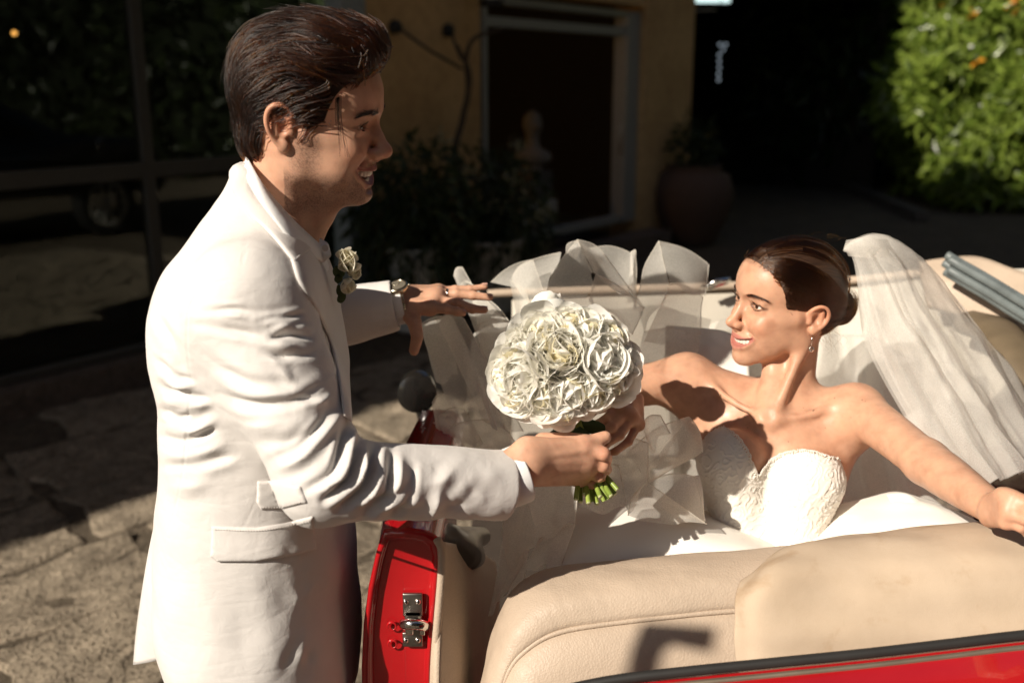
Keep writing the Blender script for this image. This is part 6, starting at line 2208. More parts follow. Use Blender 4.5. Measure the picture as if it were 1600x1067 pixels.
# short hairs at the hairline and wisps at the nape
hairset(M_BRIDE, HB, 72, 60, 240, .045, flow_bride, lambda L: (hline(L) < 1.2) & (L[:, 2] > .02), .0008, .0035, .02, .2, 8, bh_m, bride_hair, .00016, .00005, spread=.003, rise=.5, inset=-.0004, sleek=True)
rng = np.random.default_rng(3); W = []
for k in range(26):
    p = bh((-.060 + rng.normal(0, .012), .030 + rng.normal(0, .012), -.030 + rng.normal(0, .006)))
    W.append(catmull([p, p + np.array([.004 + rng.normal(0, .006), -.004, -.014]), p + np.array([.010 + rng.normal(0, .010), -.006, -.026 - rng.uniform(0, .018)])], 8))
for k in range(12):
    p = bh((.020 - rng.uniform(0, .09), rng.normal(0, .02), .1335))
    W.append(catmull([p, p + np.array([.006, 0, .002 + rng.uniform(0, .002)]), p + np.array([.018, 0, .001 + rng.uniform(-.002, .004)])], 8))
strands("hair_wisps", W, .00013, .00005, bh_m, bride_hair)

# -- drop earring
silver = simple("silver", (.80, .78, .74), .16, var=.05, metal=1.0)
gem = NT("cut_crystal"); gem.bsdf((1, 1, 1), .02, trans=1.0, ior=2.0)
lobe = BS.hit(1268, 527)[0]
er = MB()
er.tube([lobe + np.array([0, -.002, .003]), lobe + np.array([0, -.0035, -.004]), lobe + np.array([0, -.0035, -.016])], .0007, 8)
er.lathe([(.0030, -.0015), (.0045, -.0015), (.0048, 0), (.0045, .0015), (.0034, .0015)], 24, lobe + np.array([0, -.0045, -.0205]), frame((0, 0, 1), (0, -1, 0)))
earring = er.build("earring", silver, bride)
bm = bmesh.new(); bmesh.ops.create_icosphere(bm, subdivisions=1, radius=.0036)
mb = MB(); mb.bm(bm, None, lobe + np.array([0, -.0050, -.0205])); mb.build("gem", gem.m, earring, smooth=False)

# -- bodice of lace
BD = Sdf(.0016); torso(BD, .0045, False)
v, q = BD.mesh("bodice", 1)
pr = proj(v)
NECKLINE = np.array([(1040, 640), (1082, 647), (1098, 656), (1118, 663), (1138, 672), (1156, 688), (1170, 712), (1178, 734), (1186, 742), (1196, 728), (1214, 714), (1236, 706), (1262, 704), (1290, 712), (1308, 716), (1324, 714), (1346, 700), (1400, 690)], float)
top = np.interp(pr[:, 0], NECKLINE[:, 0], NECKLINE[:, 1])
N = vnormals(v, q)
front = (N @ t_fr) > -.25
low = np.where(front, pr[:, 1] - top, ((CH + t_up * .04 - v) @ t_up) * 800)
keep = (low > 0) & ((v - WAIST) @ t_up > -.09)
uv = np.stack([(v - CH) @ t_sd, (v - CH) @ t_up, (v - CH) @ t_fr], -1)
n1 = fold_noise(uv / .052, 81, 2); n2 = fold_noise(uv / .020, 82, 2)
scroll = np.maximum(0, 1 - np.abs(np.sin(5.2 * n1 + 1.3 * n2)) / .42)
leafy = sstep(.25, .75, n2)
lace = .0016 * scroll ** .8 + .0008 * leafy
v = v + N * (lace + .0008 * np.random.default_rng(2).random(len(v)) * (scroll > .1) * .3)[:, None]
kq = keep[q].all(1)
q2 = q[kq]
lace_m = NT("ivory_lace"); lace_m.bsdf((.80, .755, .68), .75, spec=.3, sheen=.15)
vv = lace_m.coord(); lace_m.bump(lace_m.noise(vv, 900, 3), .35, .0006)
bodice = link("bodice", mesh_np("bodice", v, q2), lace_m.m, bride)
so = bodice.modifiers.new("thickness", 'SOLIDIFY'); so.thickness = .002; so.offset = -1
# scalloped edge of small petals along the neckline
BDS = Surface(v, q)
sc = MB()
line = catmull(NECKLINE[1:-2], 400)
seg = np.concatenate([[0], np.cumsum(np.linalg.norm(np.diff(line, axis=0), axis=1))])
rs = np.random.default_rng(4)
for s_ in np.arange(2, seg[-1] - 1, 4.4):
    x = np.interp(s_, seg, line[:, 0]); y = np.interp(s_, seg, line[:, 1])
    if BDS.b.ray_cast(Vector(CAM), Vector(nrm(at(x, y + 1.5, 1.0) - CAM)))[0] is None: continue
    c, n = BDS.hit(x, y + 1.5)
    x2 = np.interp(s_ + 3, seg, line[:, 0]); y2 = np.interp(s_ + 3, seg, line[:, 1])
    tdir = nrm(at(x2, y2, 1.66) - at(x, y, 1.66)); u = nrm(np.cross(n, tdir)); tdir = np.cross(u, n)
    if u[2] < 0: u = -u
    R_ = rs.uniform(.0030, .0046)
    ang = np.linspace(-.4, math.pi + .4, 9)
    arc = [c + n * .0022 + tdir * math.cos(a) * R_ + u * (math.sin(a) * R_ * 1.15 - .001) for a in ang]
    sc.tube(arc, .0009, 5)
    sc.tube([c + n * .002 + u * -.001, c + n * .0026 + u * R_ * .9], .0009, 5)
o = sc.build("lace_edge", lace_m.m, bodice); o["kind"] = "stuff"
# ------------------------------------------------------------------ satin skirt, tulle, veil
satin = NT("ivory_satin"); satin.bsdf((.80, .765, .70), .36, spec=.45, sheen=.1)
sv_ = satin.coord(); satin.bump(satin.noise(sv_, 14, 4), .12, .006)
def tulle_mat(name, col, dens, edge=.35):
    """A fine net: threads cover part of each square millimetre, more of them where the net is seen edge on."""
    t = NT(name)
    d = t.n("BsdfDiffuse"); d.inputs[0].default_value = (*col, 1)
    tl = t.n("BsdfTranslucent"); tl.inputs[0].default_value = (*col, 1)
    m1 = t.n("MixShader"); m1.inputs[0].default_value = .5
    t.l(d.outputs[0], m1.inputs[1]); t.l(tl.outputs[0], m1.inputs[2])
    tr = t.n("BsdfTransparent")
    lw = t.n("LayerWeight"); lw.inputs[0].default_value = .30
    v = t.coord()
    net = t.ramp(t.noise(v, 620, 2, .5), [(.30, (.82,) * 3), (.70, (1.18,) * 3)])
    cl = t.ramp(t.noise(v, 9, 4), [(.3, (.85,) * 3), (.7, (1.12,) * 3)])
    f = t.math('MULTIPLY_ADD', lw.outputs["Facing"], edge); f.node.inputs[2].default_value = dens
    f = t.math('MULTIPLY', t.math('MULTIPLY', f, net), cl, clamp=True)
    mx = t.n("MixShader"); t.l(f, mx.inputs[0]); t.l(tr.outputs[0], mx.inputs[1]); t.l(m1.outputs[0], mx.inputs[2])
    t.l(mx.outputs[0], t.out.inputs[0])
    return t.m
tulle = tulle_mat("white_tulle", (.96, .93, .86), .46, .45)
tulle_thin = tulle_mat("thin_tulle", (.96, .93, .87), .26, .45)
veil_m = tulle_mat("veil_net", (.96, .93, .87), .34, .45)
skirt = empty("gown_skirt", at(1080, 870, 1.68)); put_under(skirt, bride)
def drape(name, ctrl, nu, nv, mat, amp=0.0, wave=.12, seed=0, pleat=None, thick=0.0, parent=None, crinkle=0.0):
    G = surf(ctrl, nu, nv)
    N = sheet_normals(G); Pf = G.reshape(-1, 3)
    h = np.zeros((nu, nv))
    if amp: h += amp * fold_noise(Pf / wave, 400 + seed, 3).reshape(nu, nv)
    if crinkle:
        c = fold_noise(Pf / (wave * .45), 430 + seed, 2).reshape(nu, nv); h += crinkle * (1 - np.abs(c)) ** 3
    if pleat:
        n_, a_, grow_ = pleat
        s = np.linspace(0, 1, nv)[None, :]; t = np.linspace(0, 1, nu)[:, None]
        ph = .18 * fold_noise(np.stack([np.repeat(t, nv, 1), np.repeat(s, nu, 0), 0 * np.repeat(s, nu, 0)], -1).reshape(-1, 3) / .8, 460 + seed, 2).reshape(nu, nv)
        w = np.arcsin(np.clip(np.sin(2 * np.pi * (s * n_ + ph * 1.5)), -.97, .97)) / 1.35
        h += a_ * w * (grow_[0] + (grow_[1] - grow_[0]) * t)
    G = G + N * h[..., None]
    o = MB().sheet(G).build(name, mat, parent or skirt)
    if thick:
        so = o.modifiers.new("thickness", 'SOLIDIFY'); so.thickness = thick; so.offset = 0
    return o, G
# lap and side of the satin skirt
drape("satin_lap", [[(868, 800, 1.80), (975, 775, 1.80), (1080, 790, 1.80), (1180, 830, 1.79), (1250, 850, 1.78)],
                    [(862, 838, 1.73), (962, 806, 1.71), (1070, 812, 1.69), (1172, 842, 1.68), (1236, 866, 1.70)],
                    [(855, 890, 1.68), (952, 862, 1.65), (1060, 850, 1.63), (1162, 862, 1.62), (1228, 885, 1.64)],
                    [(850, 960, 1.66), (950, 945, 1.63), (1060, 930, 1.61), (1160, 930, 1.60), (1222, 940, 1.61)]], 60, 90, satin.m, .004, .22, 1, thick=.003)
drape("satin_side", [[(1222, 868, 1.76), (1296, 800, 1.745), (1385, 766, 1.72), (1455, 786, 1.68), (1535, 815, 1.62)],
                     [(1218, 872, 1.71), (1300, 824, 1.69), (1388, 790, 1.66), (1455, 802, 1.62), (1540, 826, 1.57)],
                     [(1214, 888, 1.66), (1300, 860, 1.63), (1388, 838, 1.60), (1455, 840, 1.57), (1545, 850, 1.53)],
                     [(1212, 930, 1.64), (1300, 920, 1.60), (1388, 910, 1.57), (1455, 910, 1.55), (1550, 910, 1.51)]], 50, 90, satin.m, .005, .16, 2, pleat=(1.6, .006, (.6, 1.0)), thick=.003)
drape("satin_fold", [[(1385, 772, 1.685), (1415, 772, 1.67), (1445, 786, 1.65)], [(1400, 800, 1.655), (1432, 796, 1.635), (1462, 806, 1.62)], [(1405, 835, 1.62), (1440, 832, 1.60), (1475, 836, 1.59)]], 24, 24, satin.m, .002, .1, 3, thick=.003)
# satin bodice panel behind the lace, standing edge by her right arm
drape("satin_back", [[(1040, 508, 2.02), (1090, 512, 2.00), (1128, 516, 1.98), (1160, 530, 1.97)], [(1040, 560, 2.00), (1090, 560, 1.98), (1130, 560, 1.97), (1170, 570, 1.96)], [(1040, 640, 1.98), (1090, 640, 1.97), (1130, 640, 1.96), (1170, 640, 1.95)]], 20, 24, satin.m, .004, .1, 4, thick=.003)

# tulle: crisp folded panes of net, each with its rolled hem
def loop(name, ctrl, seed, mat=None, amp=.0025, crinkle=.0, pleat=None, n=(56, 56), wave=.26):
    return drape(name, ctrl, n[0], n[1], mat or tulle, amp, wave, seed, pleat=pleat, crinkle=crinkle)
hem_m = tulle_mat("rolled_hem", (.92, .89, .82), .62, .3)
npane = 0
def pane(c, d, bulge=.012, mat=None, hems=(0, 1), name="tulle_fold", n=22):
    """A fold of net between four corners (measured on an enlargement of the photograph) at the distances d."""
    global npane
    npane += 1
    d = np.broadcast_to(np.asarray(d, float), (4,))
    P = np.array([at(672 + x / 2.068, 359 + y / 2.068, dd) for (x, y), dd in zip(c, d)])
    u = np.linspace(0, 1, n)[:, None, None]; w = np.linspace(0, 1, n)[None, :, None]
    G = P[0] * (1 - u) * (1 - w) + P[1] * (1 - u) * w + P[2] * u * w + P[3] * u * (1 - w)
    N = sheet_normals(G)
    bump_ = bulge * np.sin(np.pi * u) ** .8 * np.sin(np.pi * w) ** .8 * (1 if npane % 2 else -1)
    lo_ = .0028 * fold_noise(G.reshape(-1, 3) / .11 + npane, 700, 2).reshape(n, n, 1)
    side = np.cross(N, nrm(P[1] - P[0])); G = G + N * (bump_ + lo_) + side * (.010 * np.sin(np.pi * w) * (1 - u) + .006 * np.sin(2.3 * np.pi * w + npane) * u)
    o = MB().sheet(G).build(name, mat or tulle, skirt)
    E = {0: G[0], 1: G[:, -1], 2: G[-1], 3: G[:, 0]}
    mb = MB()
    for h_ in hems: mb.tube(E[h_], .0009, 5)
    if hems: mb.build("hem", hem_m, o)
    return o
for args in (
    # the big loop behind the flowers
    (((366, 230), (475, 32), (532, 145), (515, 225)), (1.90, 1.885, 1.87, 1.87)), (((475, 32), (575, 92), (692, 255), (532, 145)), (1.885, 1.90, 1.92, 1.87)),
    (((440, 75), (478, 34), (560, 100), (532, 142)), (1.93, 1.90, 1.95, 1.92)), (((532, 145), (692, 255), (655, 330), (515, 222)), (1.87, 1.92, 1.88, 1.85)), (((366, 230), (520, 215), (560, 330), (380, 360)), (1.90, 1.87, 1.82, 1.84)),
    # the peak on the right
    (((668, 225), (740, 37), (776, 178), (690, 335)), (1.97, 1.945, 1.92, 1.93)), (((740, 37), (902, 112), (882, 222), (776, 178)), (1.945, 1.98, 1.97, 1.92)), (((776, 178), (884, 218), (872, 345), (690, 372)), (1.92, 1.97, 1.95, 1.90)),
    (((690, 330), (872, 340), (860, 480), (640, 520)), (1.92, 1.95, 1.93, 1.88)),
    # panels between
    (((515, 62), (650, 76), (667, 240), (600, 190)), (2.05, 2.03, 2.02, 2.03)), (((648, 74), (664, 86), (669, 255), (640, 230)), (2.01, 2.0, 1.99, 2.0)),
    (((195, 168), (330, 97), (425, 76), (372, 205)), (2.06, 2.04, 2.03, 2.0)), (((262, 160), (332, 98), (372, 205), (318, 240)), (1.99, 1.98, 1.96, 1.97)), (((258, 165), (320, 238), (330, 330), (272, 300)), (1.99, 1.96, 1.93, 1.95)),
    # the leaf at his finger tips and the folds that fall from it
    (((74, 150), (102, 121), (136, 178), (92, 190)), (1.96, 1.95, 1.93, 1.94)), (((92, 188), (136, 176), (255, 300), (172, 395)), (1.94, 1.93, 1.90, 1.90)), (((130, 200), (255, 296), (300, 470), (180, 395)), (1.93, 1.90, 1.86, 1.88)),
    (((-34, 312), (72, 284), (238, 640), (62, 565)), (1.90, 1.87, 1.80, 1.84)), (((20, 292), (110, 288), (300, 660), (170, 610)), (1.87, 1.85, 1.79, 1.80)), (((150, 312), (252, 300), (262, 640), (168, 420)), (1.88, 1.87, 1.82, 1.84)), (((-30, 320), (60, 300), (90, 470), (20, 500)), (1.92, 1.91, 1.89, 1.91)),
    (((152, 500), (176, 480), (240, 640), (200, 640)), (1.77, 1.77, 1.76, 1.76)),
    # ruffles by the door
    (((8, 560), (62, 535), (106, 640), (26, 690)), (1.90, 1.88, 1.86, 1.90)), (((30, 605), (110, 580), (170, 690), (60, 700)), (1.88, 1.85, 1.83, 1.87)), (((-6, 640), (70, 620), (120, 720), (10, 730)), (1.93, 1.90, 1.88, 1.92)), (((60, 640), (230, 620), (300, 730), (110, 740)), (1.84, 1.80, 1.80, 1.85)),
    # below the sleeve
    (((308, 835), (482, 790), (468, 950), (350, 1004)), (1.66, 1.63, 1.62, 1.65)), (((350, 1002), (470, 948), (420, 1080), (300, 1100)), (1.66, 1.63, 1.67, 1.70)), (((232, 985), (310, 850), (352, 1002), (250, 1110)), (1.70, 1.68, 1.67, 1.71)), (((236, 1000), (330, 960), (300, 1120), (185, 1240)), (1.74, 1.70, 1.71, 1.74)), (((300, 870), (400, 840), (380, 1010), (260, 1000)), (1.69, 1.66, 1.66, 1.69)), (((255, 940), (300, 1080), (235, 1180), (190, 1250)), (1.71, 1.70, 1.72, 1.73)),
    # under the stems and in her lap
    (((462, 800), (610, 760), (640, 905), (492, 908)), (1.585, 1.575, 1.56, 1.565)), (((575, 690), (705, 690), (702, 818), (640, 925)), (1.62, 1.61, 1.58, 1.57)), (((690, 640), (745, 600), (770, 650), (712, 720)), (1.63, 1.62, 1.61, 1.62)), (((640, 720), (836, 604), (742, 745), (700, 818)), (1.62, 1.63, 1.60, 1.59)),
    (((836, 604), (876, 716), (704, 818), (742, 722)), (1.63, 1.64, 1.59, 1.59)), (((590, 670), (690, 645), (720, 720), (600, 745)), (1.66, 1.65, 1.63, 1.64)), (((700, 815), (862, 800), (892, 950), (742, 905)), (1.60, 1.64, 1.64, 1.60)), (((640, 922), (702, 816), (892, 948), (700, 945)), (1.58, 1.585, 1.62, 1.60)),
):
    pane(*args)
# big soft fill behind the bouquet and down to the door
loop("tulle_layer", [[(740, 520, 1.98), (800, 500, 2.0), (880, 480, 2.02), (960, 480, 2.02), (1040, 480, 2.02), (1110, 500, 2.05)], [(730, 600, 1.92), (800, 590, 1.9), (880, 580, 1.9), (960, 580, 1.92), (1030, 600, 1.95), (1080, 620, 1.98)], [(740, 700, 1.86), (800, 690, 1.82), (880, 690, 1.82), (960, 690, 1.84), (1030, 700, 1.86), (1090, 720, 1.90)], [(770, 800, 1.82), (830, 800, 1.78), (890, 800, 1.78), (960, 800, 1.78), (1040, 800, 1.80), (1100, 810, 1.84)]], 16, pleat=(4, .010, (.6, 1.0)), n=(80, 110))
drape("lace_panel", [[(1020, 790, 1.67), (1060, 752, 1.66), (1092, 742, 1.68)], [(1035, 805, 1.66), (1070, 780, 1.645), (1098, 780, 1.67)], [(1050, 815, 1.66), (1080, 808, 1.65), (1103, 818, 1.67)]], 20, 24, lace_m.m, .003, .06, 5, thick=.002)
# pale layers that fill the car behind her
loop("tulle_layer", [[(1040, 520, 2.18), (1140, 500, 2.16), (1260, 480, 2.16), (1380, 480, 2.16), (1480, 520, 2.14)], [(1040, 600, 2.14), (1140, 590, 2.10), (1260, 570, 2.08), (1380, 580, 2.06), (1490, 620, 2.06)], [(1060, 720, 2.06), (1160, 720, 2.0), (1280, 700, 1.98), (1400, 700, 1.96), (1510, 730, 1.96)], [(1080, 860, 1.98), (1180, 860, 1.94), (1300, 840, 1.92), (1420, 840, 1.88), (1530, 850, 1.86)]], 34, pleat=(6, .018, (.8, 1.0)), n=(70, 120))
drape("satin_train", [[(1060, 560, 2.22), (1180, 540, 2.20), (1320, 520, 2.20), (1440, 560, 2.18)], [(1060, 680, 2.16), (1180, 670, 2.12), (1320, 660, 2.10), (1450, 690, 2.08)], [(1080, 860, 2.06), (1200, 850, 2.02), (1330, 840, 2.0), (1480, 850, 1.96)]], 40, 70, satin.m, .010, .2, 6, pleat=(4, .012, (.8, 1)), thick=.003)

# veil: gathered at the comb, opening in folds over her shoulder
veil = empty("veil", at(1330, 395, 1.74)); put_under(veil, bride)
def fan(s_lo, s_hi, dd, n_pl, amp, seed, mat, col):
    """Sheet that opens from the comb; columns run across from the near edge (0) to the outer edge (1)."""
    T = [0, .08, .22, .42, .62, .82, 1.0]
    edgeL = [(1318, 392), (1332, 402), (1342, 450), (1352, 520), (1388, 600), (1448, 700), (1500, 770)]
    edgeR = [(1322, 376), (1380, 368), (1436, 402), (1492, 470), (1545, 540), (1594, 622), (1650, 720)]
    deps = [1.745, 1.735, 1.73, 1.735, 1.72, 1.66, 1.60]
    rows = []
    for i, t in enumerate(T):
        row = []
        for s in np.linspace(s_lo, s_hi, 5):
            bow = math.sin(math.pi * s)
            x = edgeL[i][0] * (1 - s) + edgeR[i][0] * s; y = edgeL[i][1] * (1 - s) + edgeR[i][1] * s
            row.append((x, y - 6 * bow * (1 - t) * (i > 0), deps[i] + dd * min(1, t * 3) - .05 * bow * min(1, t * 2.5) + .10 * s * t))
        rows.append(row)
    drape("veil_layer", rows, 110, 130, mat, .004, .12, seed, pleat=(n_pl, amp, (.10, 1.5)), parent=veil, crinkle=0.0008)
fan(0, 1.0, 0, 3.5, .006, 40, veil_m, 0)
fan(-.02, 1.05, .07, 4.5, .007, 41, veil_m, 0)
fan(.05, .70, -.035, 2.5, .007, 42, tulle_thin, 0)
loop("veil_layer", [[(1318, 388, 1.742), (1330, 376, 1.73), (1345, 371, 1.72), (1376, 368, 1.73), (1412, 384, 1.76), (1440, 412, 1.80)], [(1322, 392, 1.73), (1340, 384, 1.71), (1362, 384, 1.70), (1390, 390, 1.72), (1418, 402, 1.76), (1442, 420, 1.80)], [(1326, 400, 1.735), (1342, 402, 1.715), (1365, 404, 1.71), (1392, 410, 1.73), (1420, 418, 1.77), (1444, 428, 1.81)]], 43, veil_m, .002, .002).__class__
mb = MB()
for k in range(9):
    c = bh((-.098 + .002 * math.sin(k), .030 - k * .0075, .062 + .006 * math.sin(k * .8)))
    mb.lathe([(0, -.003), (.003, 0), (0, .003)], 8, c)
mb.build("veil_comb", silver, veil)
# ------------------------------------------------------------------ the bouquet of white peonies
BC = at(884, 572, 1.525)                                 # middle of the ball of flowers
STEM0, STEM1 = at(896, 672, 1.52), at(934, 772, 1.50)
b_up = nrm(BC - (STEM0 * .5 + STEM1 * .5) ); 
bouquet = empty("bouquet", (STEM0 + STEM1) / 2, "round bouquet of full white peonies with bare green stems, held between man and bride", "bouquet")
def petal_mat(name, col):
    t = NT(name)
    p = t.bsdf(col, .7, spec=.2)
    v = t.coord()
    c = t.ramp(t.noise(v, 30, 4), [(.3, tuple(x * .96 for x in col)), (.7, col)])
    t.l(c, p.inputs["Base Color"])
    w = t.n("TexWave"); w.inputs["Scale"].default_value = 90; w.inputs["Distortion"].default_value = 6
    t.l(v, w.inputs[0])
    t.bump(w.outputs["Fac"], .05, .0004)
    tr = t.n("BsdfTranslucent"); tr.inputs[0].default_value = (*[min(1, x * 1.0) for x in col], 1)
    mx = t.n("MixShader"); mx.inputs[0].default_value = .40
    t.l(p.outputs[0], mx.inputs[1]); t.l(tr.outputs[0], mx.inputs[2]); t.l(mx.outputs[0], t.out.inputs[0])
    return t.m
petal_m = petal_mat("white_petal", (.95, .935, .88))
heart_m = petal_mat("cream_petal", (.90, .83, .60))

def petal_grid(seed, ln, wd, cup, ruffle, n=10, m=9, notch=.0):
    """A petal from its base at the origin, rising along z, cupped towards +x."""
    r = np.random.default_rng(seed)
    G = np.empty((n, m, 3))
    ph = r.uniform(0, 6.3, 4); side = r.normal(0, .06); curl = r.uniform(-.15, .5)
    for i in range(n):
        a = math.pi * i / (n - 1)
        t = (1 - math.cos(a)) / 2                               # rows crowd at the base and at the round tip
        w = wd * max(.02, math.sin(a) ** .8 * (.55 + .45 * sstep(.0, .55, t)))
        for j in range(m):
            s = 2 * j / (m - 1) - 1
            y = s * w * .5
            z = ln * t * (1 - notch * math.exp(-(s / .3) ** 2) * t ** 6)
            yy = y / (wd * .5)
            b_ = cup * t ** 1.2
            x = -ln * .46 * b_ * t - cup * .26 * wd * yy * yy              # hollow, like the bowl of a spoon
            x += curl * ln * max(0, t - .72) ** 2 * 2.2
            x += ruffle * wd * (t ** 2 * (math.sin(5.2 * yy + ph[0]) * .5 + math.sin(9 * yy + ph[1]) * .3) + abs(yy) ** 3 * math.sin(11 * t + ph[2]) * .5)
            G[i, j] = (x, y + side * z, z * (1 - .16 * b_ * b_))
    return G
PETALS = []
for k in range(10):
    me = MB().sheet(petal_grid(100 + k, .054 + .007 * (k % 3), .056 + .006 * (k % 4), .75 + .12 * (k % 5), .045, 12, 11, notch=.06 if k % 2 else 0)).mesh("petal")
    me.materials.append(petal_m)
    me.polygons.foreach_set("use_smooth", np.ones(len(me.polygons), bool))
    PETALS.append(me)
def ruffle_mb(seed, R, n, openess):
    """The full middle of a peony: rings of frilled petals that lean in over the heart."""
    r = np.random.default_rng(seed); mb = MB(); mh = MB()
    for k in range(n):
        f = (k + .5) / n
        a = k * 2.39996 + r.normal(0, .2); rad = math.sqrt(f) * R * .62
        G = petal_grid(seed * 50 + k, .030 + .010 * r.random(), .030 + .014 * r.random(), r.uniform(.5, 1.2), .050, 9, 8, notch=.12 * (r.random() > .5))
        tilt = (rad / R) * openess * 1.55 + .05 + r.normal(0, .16)
        ca, sa = math.cos(a), math.sin(a); ct, st = math.cos(tilt), math.sin(tilt)
        Ry = np.array([[ct, 0, st], [0, 1, 0], [-st, 0, ct]]); Rz = np.array([[ca, -sa, 0], [sa, ca, 0], [0, 0, 1]])
        spin = r.uniform(-.5, .5); Rs = np.array([[math.cos(spin), -math.sin(spin), 0], [math.sin(spin), math.cos(spin), 0], [0, 0, 1]])
        P = G.reshape(-1, 3) @ Rs.T @ Ry.T @ Rz.T + np.array([ca * rad * .6, sa * rad * .6, .004 + .012 * (1 - rad / R)])
        (mh if r.random() < .35 and f < .34 else mb).add(P, grid_faces(9, 8))
    return mb, mh
# flowers: direction on the ball measured from the photograph (pixel of the middle of each), size, how open it is
FL = [(880, 540, .062, .95, 1), (805, 590, .060, 1.0, 1), (905, 618, .058, .85, 0), (962, 560, .060, 1.05, 1), (845, 500, .054, .8, 0), (925, 498, .056, .9, 0), (855, 640, .052, .9, 0),
      (945, 628, .050, .8, 0), (800, 535, .048, .8, 0), (985, 605, .048, .8, 0), (800, 642, .046, .9, 0), (895, 478, .046, .7, 0), (975, 515, .046, .8, 0), (890, 668, .040, .9, 0), (770, 600, .042, .8, 0), (1000, 560, .042, .8, 0)]
R_B = .163
npet = 0
rb = np.random.default_rng(77)
vdir = nrm(CAM - BC)
def flower(i, c, axis, R, opn, heart, outer):
    global npet
    f0 = MB().lathe([(.0, -.012), (.020, -.006), (.030, .008), (.030, .022), (.018, .034), (0, .038)], 14)  # white core added so the gaps between petals do not go dark
    rot = frame(axis, nrm(rb.normal(size=3))); RT_ = np.stack([rot[:, 1], rot[:, 2], rot[:, 0]], -1)
    base = c - axis * R * .55
    f0.v = [p @ RT_.T + base for p in f0.v]
    fl = f0.build("peony", petal_m, bouquet)
    s = R / .060
    k0 = rb.uniform(0, 6.3)
    for ring, (cnt, tilt, sc, up) in enumerate(outer):
        for k in range(cnt):
            a = k0 + 6.283 * (k + .5 * ring) / cnt + rb.normal(0, .10)
            tl = tilt + rb.normal(0, .10)
            ca, sa = math.cos(a), math.sin(a); ct, st = math.cos(tl), math.sin(tl)
            Ry = np.array([[ct, 0, st], [0, 1, 0], [-st, 0, ct]]); Rz = np.array([[ca, -sa, 0], [sa, ca, 0], [0, 0, 1]])
            # petals cup inwards: mirror so the hollow faces the middle
            M3 = RT_ @ Rz @ Ry @ np.diag([1, 1 if rb.random() < .5 else -1, 1]) * (s * sc * rb.uniform(.92, 1.08))
            o = bpy.data.objects.new("petal", PETALS[int(rb.integers(10))])
            COL.objects.link(o)
            m4 = np.eye(4); m4[:3, :3] = M3; m4[:3, 3] = base + RT_ @ (np.array([ca, sa, 0]) * .006 * s) + axis * up * s
            o.matrix_world = Matrix(m4.tolist())
            o.parent = fl; o.matrix_parent_inverse = Matrix()
            o.matrix_basis = Matrix(m4.tolist())
            npet += 1
    mb, mh = ruffle_mb(500 + i, .050, 30 if i < 4 else 20, opn)
    for b_, mt, nm in ((mb, petal_m, "petal_cluster"), (mh, heart_m, "flower_heart")):
        if not b_.n: continue
        b_.v = [p * (s * 1.02) @ RT_.T + base + axis * .006 for p in b_.v]
        o = b_.build(nm, mt, fl); o["kind"] = "stuff"
    return fl
for i, (px, py, R, opn, heart) in enumerate(FL):
    off2 = np.array([(px - 884) / F_PX * 1.46, -(py - 572) / F_PX * 1.46])
    r2 = np.hypot(*off2)
    z_ = math.sqrt(max(.0008, R_B ** 2 - r2 ** 2)) if r2 < R_B else .01
    right = np.array([1, 0, 0.]); upv = np.cross(right, vdir) * -1
    upv = np.cross(vdir, right)
    dirv = nrm(right * off2[0] + upv * off2[1] + vdir * z_)
    c = BC + (right * (dirv @ right) * 1.10 + upv * (dirv @ upv) * .96 + vdir * (dirv @ vdir) * .90) * (R_B * .73)
    outer = [(6, 1.30, .98, .0), (6, 1.02, .95, .004)] if i < 7 else [(6, 1.2, .92, 0), (5, .92, .9, .004)]
    flower(i, c, dirv, R, opn, heart, outer)
# the far side of the ball, a few flowers that fill it
for i in range(7):
    a = i * 2.4; dirv = nrm(-vdir * rb.uniform(.1, 1) + right * math.cos(a) + upv * math.sin(a) * .9)
    if dirv @ nrm(STEM1 - STEM0) > .75: continue
    flower(40 + i, BC + dirv * R_B * .62, dirv, .046, .9, 0, [(6, .85, .85, 0)])
# stems: gathered under the hand, fanning out below
stem_m = NT("green_stem"); stem_m.bsdf((.20, .27, .045), .38, spec=.5)
sv = stem_m.coord(); stem_m.l(stem_m.ramp(stem_m.noise(sv, 25, 3), [(.3, (.13, .20, .03)), (.7, (.33, .40, .08))]), stem_m.b.inputs["Base Color"])
cut_m = simple("cut_stem_end", (.55, .58, .30), .6)
s_ax = nrm(STEM1 - STEM0); s_x = nrm(np.cross(s_ax, vdir)); s_y = np.cross(s_x, s_ax)
ENDS = [(900, 780), (907, 784), (914, 772), (920, 786), (927, 783), (933, 787), (938, 776), (944, 783), (950, 780), (955, 775), (961, 772), (965, 765)]
for k in range(18):
    if k < 12: e = at(ENDS[k][0], ENDS[k][1], 1.470 + .012 * ((k * 5) % 3))
    else: e = STEM1 + s_x * rb.uniform(-.03, .03) - vdir * rb.uniform(.0, .04)
    mid = STEM0 * .45 + STEM1 * .55 + s_x * ((e - STEM1) @ s_x) * .45 - vdir * (.012 * ((k * 7) % 4) - .012)
    topp = BC + s_ax * .06 + s_x * rb.uniform(-.03, .03) + s_y * rb.uniform(-.03, .03)
    pts = catmull([topp, STEM0 + s_x * ((e - STEM1) @ s_x) * .45, mid, e], 18)
    mb = MB().tube(pts, [.0032] * 12 + [.0038] * 6, 8, caps=False)
    st = mb.build("stem", stem_m.m, bouquet)
    ax = nrm(pts[-1] - pts[-2]); R = frame(ax, (0, 0.3, 1)); R = np.stack([R[:, 1], R[:, 2], R[:, 0]], -1)
    MB().lathe([(0, .0004), (.0035, .0002), (.0038, -.0008)], 8, pts[-1], R).build("cut_end", cut_m, st)
leaf_m = simple("peony_leaf", (.035, .065, .020), .5)
